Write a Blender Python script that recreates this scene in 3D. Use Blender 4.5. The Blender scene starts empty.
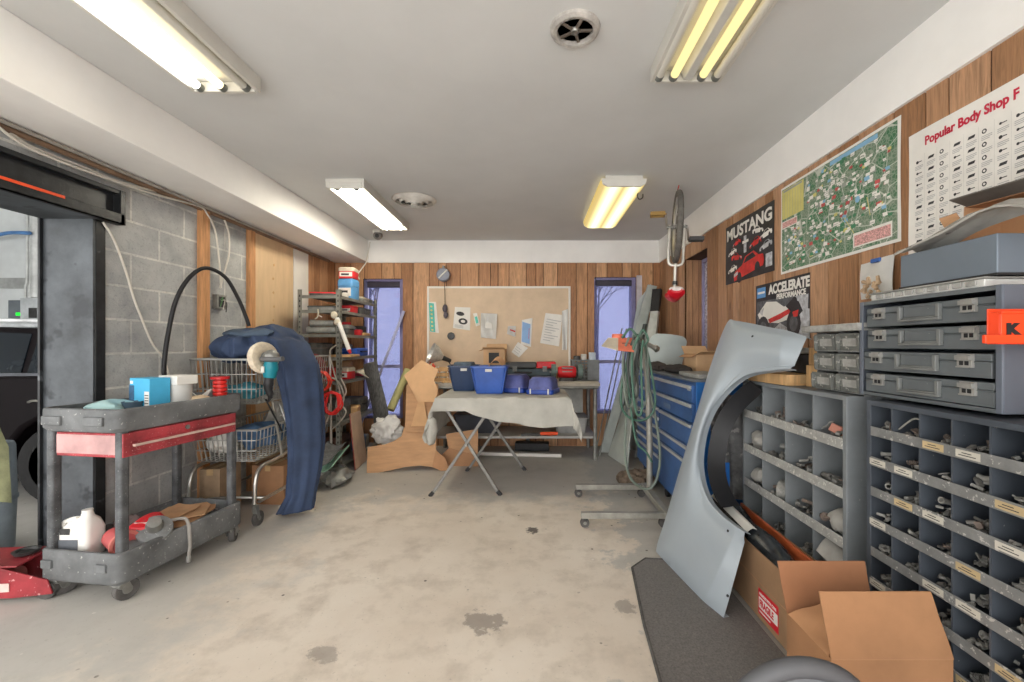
import bpy, bmesh, math, random
from mathutils import Vector as V, Matrix as Mx, Euler, noise
R = math.radians
SC = bpy.context.scene
COL = SC.collection
F, CX, CY, EYE = 430.0, 532.0, 345.0, 1.25      # focal length and principal point in the photo's pixels, eye height

def at(px, py, Y):
    return V(((px - CX) * Y / F, Y, EYE + (CY - py) * Y / F))

def on_floor(px, py):
    Y = F * EYE / (py - CY)
    return V(((px - CX) * Y / F, Y, 0))

# ---------------------------------------------------------------- materials
def lin(c):
    out = []
    for x in c:
        x = max(0, min(255, x)) / 255
        out.append(x / 12.92 if x <= .04045 else ((x + .055) / 1.055) ** 2.4)
    return (*out, 1)

class NT:
    def __init__(s, name):
        s.mat = bpy.data.materials.new(name); s.mat.use_nodes = True
        s.n = s.mat.node_tree.nodes; s.l = s.mat.node_tree.links
        s.n.clear()
        s.out = s.n.new('ShaderNodeOutputMaterial')
        s.tc = s.n.new('ShaderNodeTexCoord')
        s.co = s.tc.outputs['Object']
    def node(s, t, **kw):
        nd = s.n.new(t)
        for k, v in kw.items():
            if k[0] == '_': nd.inputs[k[1:].replace('_', ' ')].default_value = v
            else: setattr(nd, k, v)
        return nd
    def put(s, sock, v):
        if hasattr(v, 'is_output') or isinstance(v, bpy.types.NodeSocket): s.l.new(v, sock)
        else: sock.default_value = v
    def math(s, op, a, b=0, c=None):
        nd = s.n.new('ShaderNodeMath'); nd.operation = op
        s.put(nd.inputs[0], a); s.put(nd.inputs[1], b)
        if c is not None: s.put(nd.inputs[2], c)
        return nd.outputs[0]
    def noise(s, scale, detail=4, rough=.55, co=None, dist=0):
        nd = s.node('ShaderNodeTexNoise', _Scale=scale, _Detail=detail, _Roughness=rough, _Distortion=dist)
        s.l.new(co or s.co, nd.inputs['Vector'])
        return nd.outputs[0]
    def ramp(s, fac, a, b, ca=(0, 0, 0, 1), cb=(1, 1, 1, 1)):
        nd = s.n.new('ShaderNodeValToRGB')
        nd.color_ramp.elements[0].position = a; nd.color_ramp.elements[1].position = b
        nd.color_ramp.elements[0].color = ca; nd.color_ramp.elements[1].color = cb
        s.l.new(fac, nd.inputs[0]); return nd.outputs[0]
    def mix(s, fac, a, b):
        nd = s.node('ShaderNodeMix', data_type='RGBA')
        s.put(nd.inputs[0], fac); s.put(nd.inputs[6], a); s.put(nd.inputs[7], b)
        return nd.outputs[2]
    def scaled(s, sx, sy, sz):
        mp = s.node('ShaderNodeMapping', _Scale=(sx, sy, sz)); s.l.new(s.co, mp.inputs['Vector'])
        return mp.outputs[0]
    def bump(s, h, strength=.3, dist=.01):
        nd = s.node('ShaderNodeBump', _Strength=strength, _Distance=dist); s.l.new(h, nd.inputs['Height'])
        return nd.outputs[0]
    def bsdf(s, col, rough=.6, metal=0, normal=None, spec=.5, trans=0, coat=0):
        b = s.n.new('ShaderNodeBsdfPrincipled')
        s.put(b.inputs['Base Color'], col); s.put(b.inputs['Roughness'], rough)
        b.inputs['Metallic'].default_value = metal
        b.inputs['Specular IOR Level'].default_value = spec
        b.inputs['Transmission Weight'].default_value = trans
        b.inputs['Coat Weight'].default_value = coat
        if normal is not None: s.l.new(normal, b.inputs['Normal'])
        s.l.new(b.outputs[0], s.out.inputs[0]); return b

def mat(name, col, rough=.6, metal=0, var=.12, scale=6, bump=0, bscale=60, spots=None, spec=.4, trans=0, coat=0, stretch=None):
    """Plain worn surface: two-tone noise, optional fine bump, optional flecks spots=(colour, scale, coverage)."""
    t = NT(name)
    co = t.scaled(*stretch) if stretch else t.co
    a = lin([x * (1 - var) for x in col]); b = lin([x * (1 + var) for x in col])
    c = t.mix(t.ramp(t.noise(scale, 5, .6, co), .3, .7), a, b)
    if spots:
        sc, s2, cov = spots
        c = t.mix(t.ramp(t.noise(s2, 3, .6), 1 - cov, 1 - cov + .06), c, lin(sc))
    nm = t.bump(t.noise(bscale, 4, .6, co), bump, .01) if bump else None
    t.bsdf(c, rough, metal, nm, spec, trans, coat)
    return t.mat

def emit(name, col, strength):
    t = NT(name); e = t.node('ShaderNodeEmission', _Strength=strength); e.inputs[0].default_value = lin(col)
    t.l.new(e.outputs[0], t.out.inputs[0]); return t.mat

# ---------------------------------------------------------------- mesh builder
def rot_to(d):
    return V(d).normalized().to_track_quat('Z', 'Y').to_matrix()

def spline(pts, n=6, closed=False):
    pts = [V(p) for p in pts]; out = []
    m = len(pts)
    for i in range(m if closed else m - 1):
        p1, p2 = pts[i], pts[(i + 1) % m]
        p0 = pts[i - 1] if closed or i > 0 else p1 * 2 - p2
        p3 = pts[(i + 2) % m] if closed or i + 2 < m else p2 * 2 - p1
        for k in range(n):
            t = k / n
            out.append(.5 * ((2 * p1) + (p2 - p0) * t + (2 * p0 - 5 * p1 + 4 * p2 - p3) * t * t + (3 * p1 - p0 - 3 * p2 + p3) * t ** 3))
    if not closed: out.append(pts[-1])
    return out

WM = {}
class MB:
    def __init__(s, T=None): s.v, s.f, s.m, s.k, s.T = [], [], [], 0, T or Mx()
    def add(s, vs, fs):
        b = len(s.v); s.v += [s.T @ V(p) for p in vs]
        s.f += [[i + b for i in f] for f in fs]; s.m += [s.k] * len(fs); return s
    def box(s, lo, hi):
        x0, y0, z0 = lo; x1, y1, z1 = hi
        return s.add([(x0, y0, z0), (x1, y0, z0), (x1, y1, z0), (x0, y1, z0), (x0, y0, z1), (x1, y0, z1), (x1, y1, z1), (x0, y1, z1)],
                     [(0, 3, 2, 1), (4, 5, 6, 7), (0, 1, 5, 4), (1, 2, 6, 5), (2, 3, 7, 6), (3, 0, 4, 7)])
    def obox(s, c, size, rot=(0, 0, 0)):
        q = Euler(rot).to_matrix(); h = V(size) / 2
        T0 = s.T; s.T = T0 @ (Mx.Translation(V(c)) @ q.to_4x4()); s.box(-h, h); s.T = T0; return s
    def bar(s, p0, p1, w, h, up=(0, 0, 1)):
        p0, p1 = V(p0), V(p1); d = (p1 - p0).normalized()
        sx = d.cross(V(up))
        if sx.length < 1e-4: sx = d.cross(V((0, 1, 0)))
        sx.normalize(); sy = sx.cross(d).normalized()
        a, b = sx * w / 2, sy * h / 2
        vs = [p0 - a - b, p0 + a - b, p0 + a + b, p0 - a + b, p1 - a - b, p1 + a - b, p1 + a + b, p1 - a + b]
        return s.add(vs, [(0, 3, 2, 1), (4, 5, 6, 7), (0, 1, 5, 4), (1, 2, 6, 5), (2, 3, 7, 6), (3, 0, 4, 7)])
    def cyl(s, p0, p1, r0, r1=None, n=16):
        r1 = r0 if r1 is None else r1
        p0, p1 = V(p0), V(p1); q = rot_to(p1 - p0)
        ring = lambda p, r: [p + q @ V((math.cos(2 * math.pi * i / n) * r, math.sin(2 * math.pi * i / n) * r, 0)) for i in range(n)]
        return s.loft([ring(p0, r0), ring(p1, r1)])
    def loft(s, rings, closed=True, caps=True, loop=False):
        n = len(rings[0]); vs = [p for r in rings for p in r]; fs = []
        m = len(rings)
        for j in range(m if loop else m - 1):
            for i in range(n if closed else n - 1):
                a, b = j * n + i, j * n + (i + 1) % n; c, d = ((j + 1) % m) * n + (i + 1) % n, ((j + 1) % m) * n + i
                fs.append((a, b, c, d))
        if caps and closed and not loop: fs += [tuple(range(n))[::-1], tuple(range((m - 1) * n, m * n))]
        return s.add(vs, fs)
    def tube(s, pts, r, n=8, sub=0, closed=False):
        pts = spline(pts, sub, closed) if sub else [V(p) for p in pts]
        rings, m, prev = [], len(pts), None
        for i, p in enumerate(pts):
            a = pts[i - 1] if (closed or i > 0) else p; b = pts[(i + 1) % m] if (closed or i + 1 < m) else p
            d = (b - a).normalized() if (b - a).length > 1e-9 else V((0, 0, 1))
            if prev is None:
                prev = d.orthogonal().normalized()
            prev = prev - d * prev.dot(d)
            prev = prev.normalized() if prev.length > 1e-6 else d.orthogonal().normalized()
            w = d.cross(prev)
            rr = r[i * len(r) // m] if isinstance(r, (list, tuple)) else r
            rings.append([p + (prev * math.cos(2 * math.pi * k / n) + w * math.sin(2 * math.pi * k / n)) * rr for k in range(n)])
        return s.loft(rings, loop=closed)
    def lathe(s, prof, n=24, loc=(0, 0, 0), axis=(0, 0, 1)):
        q = rot_to(axis); loc = V(loc)
        rings = [[loc + q @ V((math.cos(2 * math.pi * i / n) * max(r, 1e-4), math.sin(2 * math.pi * i / n) * max(r, 1e-4), z)) for i in range(n)] for r, z in prof]
        return s.loft(rings)
    def prism(s, poly, z0, z1):
        n = len(poly)
        return s.add([(x, y, z0) for x, y in poly] + [(x, y, z1) for x, y in poly],
                     [tuple(range(n))[::-1], tuple(range(n, 2 * n))] + [(i, (i + 1) % n, n + (i + 1) % n, n + i) for i in range(n)])
    def sheet(s, grid, th=.003):
        """grid[j][i] of points -> a solid sheet of thickness th."""
        m, n = len(grid), len(grid[0]); P = [[V(p) for p in r] for r in grid]
        N = [[None] * n for _ in range(m)]
        for j in range(m):
            for i in range(n):
                du = P[j][min(i + 1, n - 1)] - P[j][max(i - 1, 0)]; dv = P[min(j + 1, m - 1)][i] - P[max(j - 1, 0)][i]
                c = du.cross(dv); N[j][i] = c.normalized() if c.length > 1e-12 else V((0, 0, 1))
        vs = [P[j][i] + N[j][i] * th / 2 for j in range(m) for i in range(n)] + [P[j][i] - N[j][i] * th / 2 for j in range(m) for i in range(n)]
        o = m * n; fs = []
        for j in range(m - 1):
            for i in range(n - 1):
                a = j * n + i; fs += [(a, a + 1, a + n + 1, a + n), (o + a + n, o + a + n + 1, o + a + 1, o + a)]
        for i in range(n - 1):
            fs += [(i + 1, i, o + i, o + i + 1)]; a = (m - 1) * n + i; fs += [(a, a + 1, o + a + 1, o + a)]
        for j in range(m - 1):
            a = j * n; fs += [(a, a + n, o + a + n, o + a)]; a = j * n + n - 1; fs += [(a + n, a, o + a, o + a + n)]
        return s.add(vs, fs)
    def ball(s, c, r, nu=20, nv=12, amp=0, fr=6, seed=0, flat=None):
        c = V(c); r = V((r, r, r)) if not hasattr(r, '__len__') else V(r); rings = []
        for j in range(nv + 1):
            ph = math.pi * j / nv; ring = []
            for i in range(nu):
                th = 2 * math.pi * i / nu
                d = V((math.sin(ph) * math.cos(th), math.sin(ph) * math.sin(th), -math.cos(ph)))
                k = 1
                if amp:
                    q = V((d.x * r.x, d.y * r.y, d.z * r.z)) * fr + V((seed * 7.3, seed * 3.1, seed))
                    k += amp * (1 - 2 * abs(noise.noise(q))) + amp * .6 * noise.noise(q * 2.3)
                if 0 < j < nv or i == 0 or True:
                    p = c + V((d.x * r.x, d.y * r.y, d.z * r.z)) * k
                if flat is not None: p.z = max(p.z, flat)
                ring.append(p)
            rings.append(ring)
        for e in (0, nv):
            a = sum(rings[e], V()) / nu; rings[e] = [a + (p - a) * .02 for p in rings[e]]
        return s.loft(rings)
    def tub(s, rings2):
        return s.loft(rings2)
    def text(s, txt, size, loc=(0, 0, 0), depth=.0006, bold=0, align='LEFT', sx=1, shear=0):
        cu = bpy.data.curves.new('t', 'FONT'); cu.body = txt; cu.size = size; cu.extrude = depth; cu.offset = bold; cu.align_x = align; cu.shear = shear
        cu.resolution_u = 3
        ob = bpy.data.objects.new('t', cu); COL.objects.link(ob)
        dg = bpy.context.evaluated_depsgraph_get(); dg.update()
        me = bpy.data.meshes.new_from_object(ob.evaluated_get(dg))
        s.add([(v.co.x * sx + loc[0], v.co.y + loc[1], v.co.z + loc[2]) for v in me.vertices], [tuple(p.vertices) for p in me.polygons])
        bpy.data.objects.remove(ob); bpy.data.curves.remove(cu); bpy.data.meshes.remove(me); return s
    def build(s, name, mats, parent=None, bevel=0, smooth=True, seg=2, local=False, weld=False):
        me = bpy.data.meshes.new(name)
        vs = s.v
        if parent is not None:
            if not local:
                inv = WM[parent.name].inverted(); vs = [inv @ p for p in vs]
            org = None
        elif local: org = None
        else:
            lo = V([min(p[i] for p in vs) for i in range(3)]); hi = V([max(p[i] for p in vs) for i in range(3)])
            org = V(((lo.x + hi.x) / 2, (lo.y + hi.y) / 2, lo.z)); vs = [p - org for p in vs]
        me.from_pydata([tuple(p) for p in vs], [], s.f)
        for m in (mats if isinstance(mats, (list, tuple)) else [mats]): me.materials.append(m)
        me.polygons.foreach_set('material_index', s.m)
        bm = bmesh.new(); bm.from_mesh(me)
        if weld: bmesh.ops.remove_doubles(bm, verts=bm.verts, dist=1e-4)
        bmesh.ops.recalc_face_normals(bm, faces=bm.faces); bm.to_mesh(me); bm.free()
        if smooth:
            me.polygons.foreach_set('use_smooth', [True] * len(me.polygons)); me.set_sharp_from_angle(angle=R(38))
        o = bpy.data.objects.new(name, me); COL.objects.link(o)
        if parent is not None:
            o.parent = parent; WM[o.name] = WM[parent.name]
        else:
            if org is not None: o.location = org
            WM[o.name] = Mx.Translation(org) if org is not None else Mx()
        if bevel:
            b = o.modifiers.new('bevel', 'BEVEL'); b.width = bevel; b.segments = seg; b.limit_method = 'ANGLE'; b.angle_limit = R(40)
        return o

def tag(o, label, cat, group=None, kind=None):
    o['label'] = label; o['category'] = cat
    if group: o['group'] = group
    if kind: o['kind'] = kind
    return o

def root(name, label, cat, loc=(0, 0, 0), rz=0, group=None, rot=None):
    o = bpy.data.objects.new(name, None); COL.objects.link(o); o.empty_display_size = .05
    e = Euler(rot) if rot else Euler((0, 0, rz))
    o.location = loc; o.rotation_euler = e
    WM[o.name] = Mx.Translation(V(loc)) @ e.to_matrix().to_4x4()
    return tag(o, label, cat, group)

def copy_tree(o, parent=None):
    c = o.copy(); COL.objects.link(c)
    if parent is not None: c.parent = parent
    for ch in list(o.children): copy_tree(ch, c)
    return c

def dup(o, loc, rot=None, label=None, group=None, scale=None):
    c = copy_tree(o); c.location = loc
    if rot is not None: c.rotation_euler = rot
    if scale is not None: c.scale = (scale,) * 3
    if label: c['label'] = label
    if group: c['group'] = group
    return c

def struct(o, label=None):
    o['kind'] = 'structure'
    if label: o['label'] = label
    return o

def frame_T(loc, u, v):
    """Matrix whose local x, y, z run along u, v and their cross product."""
    u, v = V(u).normalized(), V(v).normalized(); n = u.cross(v)
    return Mx(((u.x, v.x, n.x, loc[0]), (u.y, v.y, n.y, loc[1]), (u.z, v.z, n.z, loc[2]), (0, 0, 0, 1)))

def rrect(cx, cy, w, d, r, z, n=4):
    out = []
    for qx, qy, a0 in ((1, 1, 0), (-1, 1, 90), (-1, -1, 180), (1, -1, 270)):
        for k in range(n + 1):
            a = R(a0 + 90 * k / n)
            out.append(V((cx + qx * (w / 2 - r) + r * math.cos(a), cy + qy * (d / 2 - r) + r * math.sin(a), z)))
    return out

# ---------------------------------------------------------------- shared materials
WHITE = mat('white_paint', (226, 222, 214), .7, var=.03, scale=2, bump=.05)
CARD = mat('cardboard', (192, 150, 112), .85, var=.06, scale=5, bump=.06, bscale=120, stretch=(1, 1, 6))
CARD2 = mat('cardboard_dark', (168, 126, 92), .85, var=.08, scale=5, bump=.06, bscale=120)
CARDIN = mat('cardboard_inner', (190, 148, 110), .85, var=.05, scale=5)
STEEL = mat('steel_grey', (140, 140, 136), .45, .55, var=.12, scale=14)
DSTEEL = mat('dark_steel', (70, 70, 70), .45, .6, var=.2, scale=14)
CHROME = mat('worn_chrome', (190, 188, 182), .3, .9, var=.08)
BLACK = mat('black_plastic', (34, 34, 36), .5, var=.2, scale=12)
RUBBER = mat('grey_rubber', (82, 80, 78), .8, var=.2, scale=20, bump=.15)
RED = mat('red_paint', (186, 34, 38), .4, var=.12, scale=10)
ORANGE = mat('orange_paint', (236, 84, 40), .45, var=.06)
BLUE = mat('blue_plastic', (34, 66, 150), .35, var=.12, scale=6)
WOODL = mat('pale_wood', (198, 160, 112), .7, var=.12, scale=6, stretch=(8, 8, 1))
PAPER = mat('white_paper', (226, 224, 218), .8, var=.03)
INK = mat('dark_ink', (60, 60, 62), .7, var=.1)
GINK = mat('grey_ink', (170, 170, 170), .7, var=.05)
DUSTY = mat('dusty_grey', (146, 146, 142), .75, var=.16, scale=20, bump=.2, bscale=90)
CLEAR = mat('cloudy_plastic', (222, 222, 218), .3, var=.05, trans=.25)
GREYPLA = mat('grey_plastic', (120, 122, 122), .6, var=.14, scale=16, spots=((190, 188, 182), 90, .36))
# ================================================================ SETTING
XL, XR, YB, ZC = -2.44, 1.587, 5.33, 2.54
def concrete():
    t = NT('worn_concrete')
    n1 = t.noise(1.1, 6, .6); n2 = t.noise(5, 6, .65); n3 = t.noise(60, 3, .6); n4 = t.noise(16, 5, .7)
    c = t.mix(t.ramp(n1, .35, .65), lin((206, 194, 179)), lin((220, 211, 198)))
    c = t.mix(t.ramp(n2, .48, .68), c, lin((193, 182, 168)))
    c = t.mix(t.math('MULTIPLY', t.ramp(n4, .62, .70), .55), c, lin((214, 206, 194)))
    sep = t.node('ShaderNodeSeparateXYZ'); t.l.new(t.co, sep.inputs[0])
    # old grey floor paint left along the walls, worn off in the middle
    wob = t.math('MULTIPLY', t.math('SUBTRACT', t.noise(3.5, 7, .7), .5), 1.8)
    el = t.node('ShaderNodeMapRange'); t.l.new(t.math('ADD', t.math('MULTIPLY', sep.outputs[0], -1), wob), el.inputs[0])
    el.inputs[1].default_value = 1.3; el.inputs[2].default_value = 1.75
    edgeL2 = t.math('MULTIPLY', el.outputs[0], .7)
    mr = t.node('ShaderNodeMapRange'); t.l.new(t.math('ADD', sep.outputs[1], wob), mr.inputs[0])
    mr.inputs[1].default_value = 3.3; mr.inputs[2].default_value = 3.7
    c = t.mix(edgeL2, c, lin((176, 176, 172)))
    c = t.mix(t.math('MULTIPLY', mr.outputs[0], .75), c, lin((176, 175, 170)))
    er = t.node('ShaderNodeMapRange'); t.l.new(t.math('ADD', sep.outputs[0], t.math('MULTIPLY', wob, 1.1)), er.inputs[0])
    er.inputs[1].default_value = .5; er.inputs[2].default_value = .62
    c = t.mix(t.math('MULTIPLY', er.outputs[0], .6), c, lin((158, 160, 158)))
    # dark splash stain and scattered specks
    def blob(x, y, r, col, c, k=.9, amp=.5, fr=14):
        d = t.node('ShaderNodeVectorMath', operation='DISTANCE'); t.l.new(t.co, d.inputs[0]); d.inputs[1].default_value = (x, y, 0)
        dd = t.math('ADD', d.outputs['Value'], t.math('MULTIPLY', t.math('SUBTRACT', t.noise(fr, 5, .7), .5), r * amp * 4))
        return t.mix(t.math('MULTIPLY', t.ramp(dd, r * .75, r, (1, 1, 1, 1), (0, 0, 0, 1)), k), c, lin(col))
    c = blob(-.22, 1.94, .085, (146, 137, 128), c, .85, .8, 12)
    c = blob(.0, 2.9, .045, (84, 78, 74), c, .9, .9, 22)
    c = blob(-.85, 1.75, .06, (140, 132, 124), c, .6, 1, 9)
    c = blob(.45, 2.05, .06, (120, 114, 108), c, .6, 1, 10)
    vo = t.node('ShaderNodeTexVoronoi', _Scale=9.0, _Randomness=1.0); t.l.new(t.co, vo.inputs['Vector'])
    c = t.mix(t.math('MULTIPLY', t.ramp(vo.outputs[0], .05, .08, (1, 1, 1, 1), (0, 0, 0, 1)), t.ramp(n2, .45, .55)), c, lin((92, 86, 80)))
    vo2 = t.node('ShaderNodeTexVoronoi', _Scale=6.0); t.l.new(t.scaled(1, 1.3, 1), vo2.inputs['Vector'])
    c = t.mix(t.math('MULTIPLY', t.ramp(vo2.outputs[0], .035, .06, (1, 1, 1, 1), (0, 0, 0, 1)), t.ramp(n1, .5, .55)), c, lin((226, 220, 212)))
    c = t.mix(t.math('MULTIPLY', t.ramp(n3, .64, .70), .3), c, lin((120, 112, 104)))
    t.bsdf(c, t.ramp(n2, .3, .7, (.5, .5, .5, 1), (.75, .75, .75, 1)), 0, t.bump(n2, .12, .01), .4)
    return t.mat
CONC = concrete()

def block_mat():
    t = NT('painted_block')
    sep = t.node('ShaderNodeSeparateXYZ'); t.l.new(t.co, sep.inputs[0])
    cmb = t.node('ShaderNodeCombineXYZ'); t.l.new(sep.outputs[1], cmb.inputs[0]); t.l.new(sep.outputs[2], cmb.inputs[1])
    br = t.node('ShaderNodeTexBrick', offset=.5, _Scale=1.0)
    br.inputs['Mortar Size'].default_value = .008; br.inputs['Brick Width'].default_value = .4; br.inputs['Row Height'].default_value = .2
    br.inputs['Mortar Smooth'].default_value = .3
    br.inputs['Color1'].default_value = lin((184, 186, 185)); br.inputs['Color2'].default_value = lin((184, 186, 185)); br.inputs['Mortar'].default_value = lin((222, 222, 216))
    t.l.new(cmb.outputs[0], br.inputs['Vector'])
    c = t.mix(t.ramp(t.noise(3, 6, .65), .4, .7), br.outputs[0], lin((146, 149, 151)))
    c = t.mix(t.math('MULTIPLY', t.ramp(t.noise(70, 3, .6), .55, .7), .35), c, lin((112, 114, 118)))
    h = t.math('ADD', t.math('MULTIPLY', br.outputs[1], -1), t.math('MULTIPLY', t.noise(120, 3, .6), .6))
    t.bsdf(c, .85, 0, t.bump(h, .5, .008), .3)
    return t.mat
BLOCK = block_mat()
BAYW = mat('bay_white_block', (200, 204, 204), .8, var=.05, scale=3, bump=.1)
CEILM = mat('ceiling_paint', (206, 207, 206), .85, var=.025, scale=1.2, bump=.04, bscale=30)
def wood(name, base, k):
    t = NT(name)
    co = t.scaled(9, 9, .8)
    g = t.noise(3 + k, 6, .65, co, 1.2); g2 = t.noise(30, 3, .5, t.scaled(9, 9, .35))
    c = t.mix(t.ramp(g, .3, .7), lin([x * .80 for x in base]), lin([min(255, x * 1.10) for x in base]))
    c = t.mix(t.math('MULTIPLY', t.ramp(g2, .5, .75), .45), c, lin([x * .62 for x in base]))
    kn = t.node('ShaderNodeTexVoronoi', _Scale=2.3); t.l.new(t.scaled(2, 2, .9), kn.inputs['Vector'])
    c = t.mix(t.math('MULTIPLY', t.ramp(kn.outputs[0], .03, .09, (1, 1, 1, 1), (0, 0, 0, 1)), .55), c, lin([x * .5 for x in base]))
    t.bsdf(c, .5, 0, t.bump(g2, .08, .004), .35)
    return t.mat
GROOVE = mat('panel_groove', (66, 42, 28), .8, var=.1)
WOODS = [wood('panel_wood_a', (190, 142, 102), 0), wood('panel_wood_b', (178, 130, 92), 1), wood('panel_wood_c', (200, 154, 114), 2), wood('panel_wood_d', (170, 122, 84), 3)]
WOODR = [wood('panel_wood_e', (178, 136, 102), 0), wood('panel_wood_f', (166, 124, 90), 1), wood('panel_wood_g', (188, 146, 112), 2), wood('panel_wood_h', (156, 114, 80), 3)]

struct(MB().box((-7.6, -1.6, -.12), (1.9, YB + .22, 0)).build('floor', CONC, local=True), 'worn concrete floor with grey paint remains')
struct(MB().box((XL, -1.3, ZC), (XR + .2, YB + .2, ZC + .1)).build('ceiling', CEILM), 'flat greyish white ceiling')

def cut(rect, holes):
    """rect minus holes, all (u0,u1,z0,z1)."""
    rs = [rect]
    for h in holes:
        nx = []
        for u0, u1, z0, z1 in rs:
            a0, a1, b0, b1 = max(u0, h[0]), min(u1, h[1]), max(z0, h[2]), min(z1, h[3])
            if a0 >= a1 or b0 >= b1: nx.append((u0, u1, z0, z1)); continue
            if u0 < a0: nx.append((u0, a0, z0, z1))
            if a1 < u1: nx.append((a1, u1, z0, z1))
            if z0 < b0: nx.append((a0, a1, z0, b0))
            if b1 < z1: nx.append((a0, a1, b1, z1))
        rs = nx
    return rs

def panelling(m, u0, u1, z0, z1, holes, put, seed, nw):
    rnd = random.Random(seed); u = u0; ws = [.10, .15, .20, .12, .085, .17, .235, .14]
    i = 0; last = -1
    while u < u1 - .01:
        w = ws[(i + seed) % len(ws)] * rnd.uniform(.9, 1.1); e = min(u1, u + w)
        k = rnd.choice([q for q in range(nw) if q != last]); last = k
        m.k = 1 + k
        for r in cut((u + .0042, e - .0042, z0, z1), holes): put(m, r)
        u = e; i += 1

W1 = (-2.09, -1.60, .34, 2.07); W2 = (.77, 1.29, .40, 2.09); W3 = (3.88, 4.46, 1.02, 2.13)
m = MB(); m.k = 0
for r in cut((XL - .25, XR + .25, 0, ZC), [W1, W2]): m.box((r[0], YB, r[2]), (r[1], YB + .2, r[3]))
panelling(m, XL, XR, 0, 2.27, [W1, W2], lambda m, r: m.box((r[0], YB - .006, r[2]), (r[1], YB + .01, r[3])), 3, 4)
struct(m.build('wall_back', [GROOVE] + WOODS), 'back wall of vertical brown wood panelling')
m = MB(); m.k = 0
for r in cut((-1.3, YB, 0, ZC), [W3]): m.box((XR, r[0], r[2]), (XR + .22, r[1], r[3]))
panelling(m, -1.3, YB - .01, 0, 2.27, [W3], lambda m, r: m.box((XR - .006, r[0], r[2]), (XR + .01, r[1], r[3])), 5, 4)
m.k = 1
for a in (.0, .065, .13): m.box((XR + .012 + a, W3[1] - .008, W3[2]), (XR + .072 + a, W3[1] + .002, W3[3]))
struct(m.build('wall_right', [GROOVE] + WOODR), 'right wall of vertical brown wood panelling')
m = MB()
m.box((XL - .27, 2.39, 0), (XL, 4.66, ZC)); m.box((XL - .27, -1.3, 1.96), (XL, 2.39, ZC))
m.k = 1; m.box((XL - .27, 4.66, 0), (XL - .012, YB, ZC))
rnd = random.Random(2); y = 4.66
for i, w in enumerate((.16, .12, .2, .11, .1)):
    m.k = 2 + i % 4; m.box((XL - .012, y + .003, 0), (XL, min(y + w, YB - .007) - .003, 2.27)); y += w
struct(m.build('wall_left', [BLOCK, GROOVE] + WOODS), 'left wall of grey painted concrete block, wood panelling at its far end')
# white band and soffit under the ceiling
SOFF = mat('soffit_paint', (238, 237, 234), .75, var=.03, scale=1.5)
struct(MB().box((XL, -1.3, 2.267), (-2.02, YB, ZC)).build('trim_1', SOFF, bevel=.004), 'white boxed soffit along the left wall')
struct(MB().box((-2.02, YB - .022, 2.267), (XR - .022, YB, ZC)).build('trim_2', SOFF), 'white band above the back wall panelling')
struct(MB().box((XR - .022, -1.3, 2.267), (XR, YB, ZC)).build('trim_3', SOFF), 'white band above the right wall panelling')
# black steel lintel and jamb of the wide opening
BSTEEL = mat('black_painted_steel', (38, 40, 42), .32, .2, var=.3, scale=9, spots=((92, 96, 100), 7, .36), bump=.1, bscale=30)
JAMB = mat('worn_jamb_steel', (70, 74, 78), .45, .2, var=.25, scale=5, spots=((50, 53, 57), 6, .42), bump=.1, bscale=30)
m = MB()
m.box((XL - .27, -1.3, 1.952), (XL + .05, 2.525, 1.962)); m.box((XL + .04, -1.3, 1.952), (XL + .05, 2.525, 2.012))
m.box((XL - .003, -1.3, 1.96), (XL + .006, 2.525, 2.14)); m.box((XL - .0, -1.3, 2.125), (XL + .045, 2.525, 2.15))
m.box((XL, 2.50, 1.952), (XL + .05, 2.53, 2.15))
m.k = 1; m.box((XL + .05, -1.3, 1.997), (XL + .053, 2.20, 2.012))
m.k = 2; m.box((XL - .27, -1.3, 1.948), (XL + .045, 2.39, 1.953))
struct(m.build('trim_4', [BSTEEL, ORANGE, JAMB], bevel=.002), 'black steel lintel with an orange strip over the wide opening')
m = MB(); m.box((XL - .275, 2.378, 0), (XL + .012, 2.392, 1.95)); m.k = 1; m.box((XL, 2.392, 0), (XL + .014, 2.447, 1.95))
m.box((XL - .275, 2.36, 0), (XL - .262, 2.378, 1.95))
struct(m.build('trim_5', [JAMB, BSTEEL], bevel=.002), 'black steel channel post at the end of the block wall')
# bare studs, plywood and painted board on the left wall
STUD = mat('bare_stud', (190, 140, 96), .75, var=.14, scale=5, stretch=(10, 10, 1))
PLY = mat('plywood', (206, 178, 142), .7, var=.05, scale=3, stretch=(3, 3, .7))
struct(MB().box((XL, 3.13, 0), (XL + .045, 3.20, 2.267)).build('trim_6', STUD, bevel=.003), 'bare wooden stud on the block wall beside the white cables')
struct(MB().box((XL, 3.668, 0), (XL + .04, 3.735, 2.267)).build('trim_7', STUD, bevel=.003), 'bare wooden stud beside the plywood sheet')
m = MB().box((XL, 3.745, 0), (XL + .018, 4.36, 2.267)); m.k = 1
for i in range(11): m.cyl((XL + .017, 4.03 + .008 * math.sin(i * 2), .7 + i * .13), (XL + .0195, 4.03 + .008 * math.sin(i * 2), .7 + i * .13), .012, n=8)
struct(m.build('trim_8', [PLY, WOODL]), 'plywood sheet fixed to the left wall')
struct(MB().box((XL, 4.375, 0), (XL + .02, 4.655, 2.267)).build('trim_9', WHITE, bevel=.002), 'narrow white painted board on the left wall')
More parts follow.
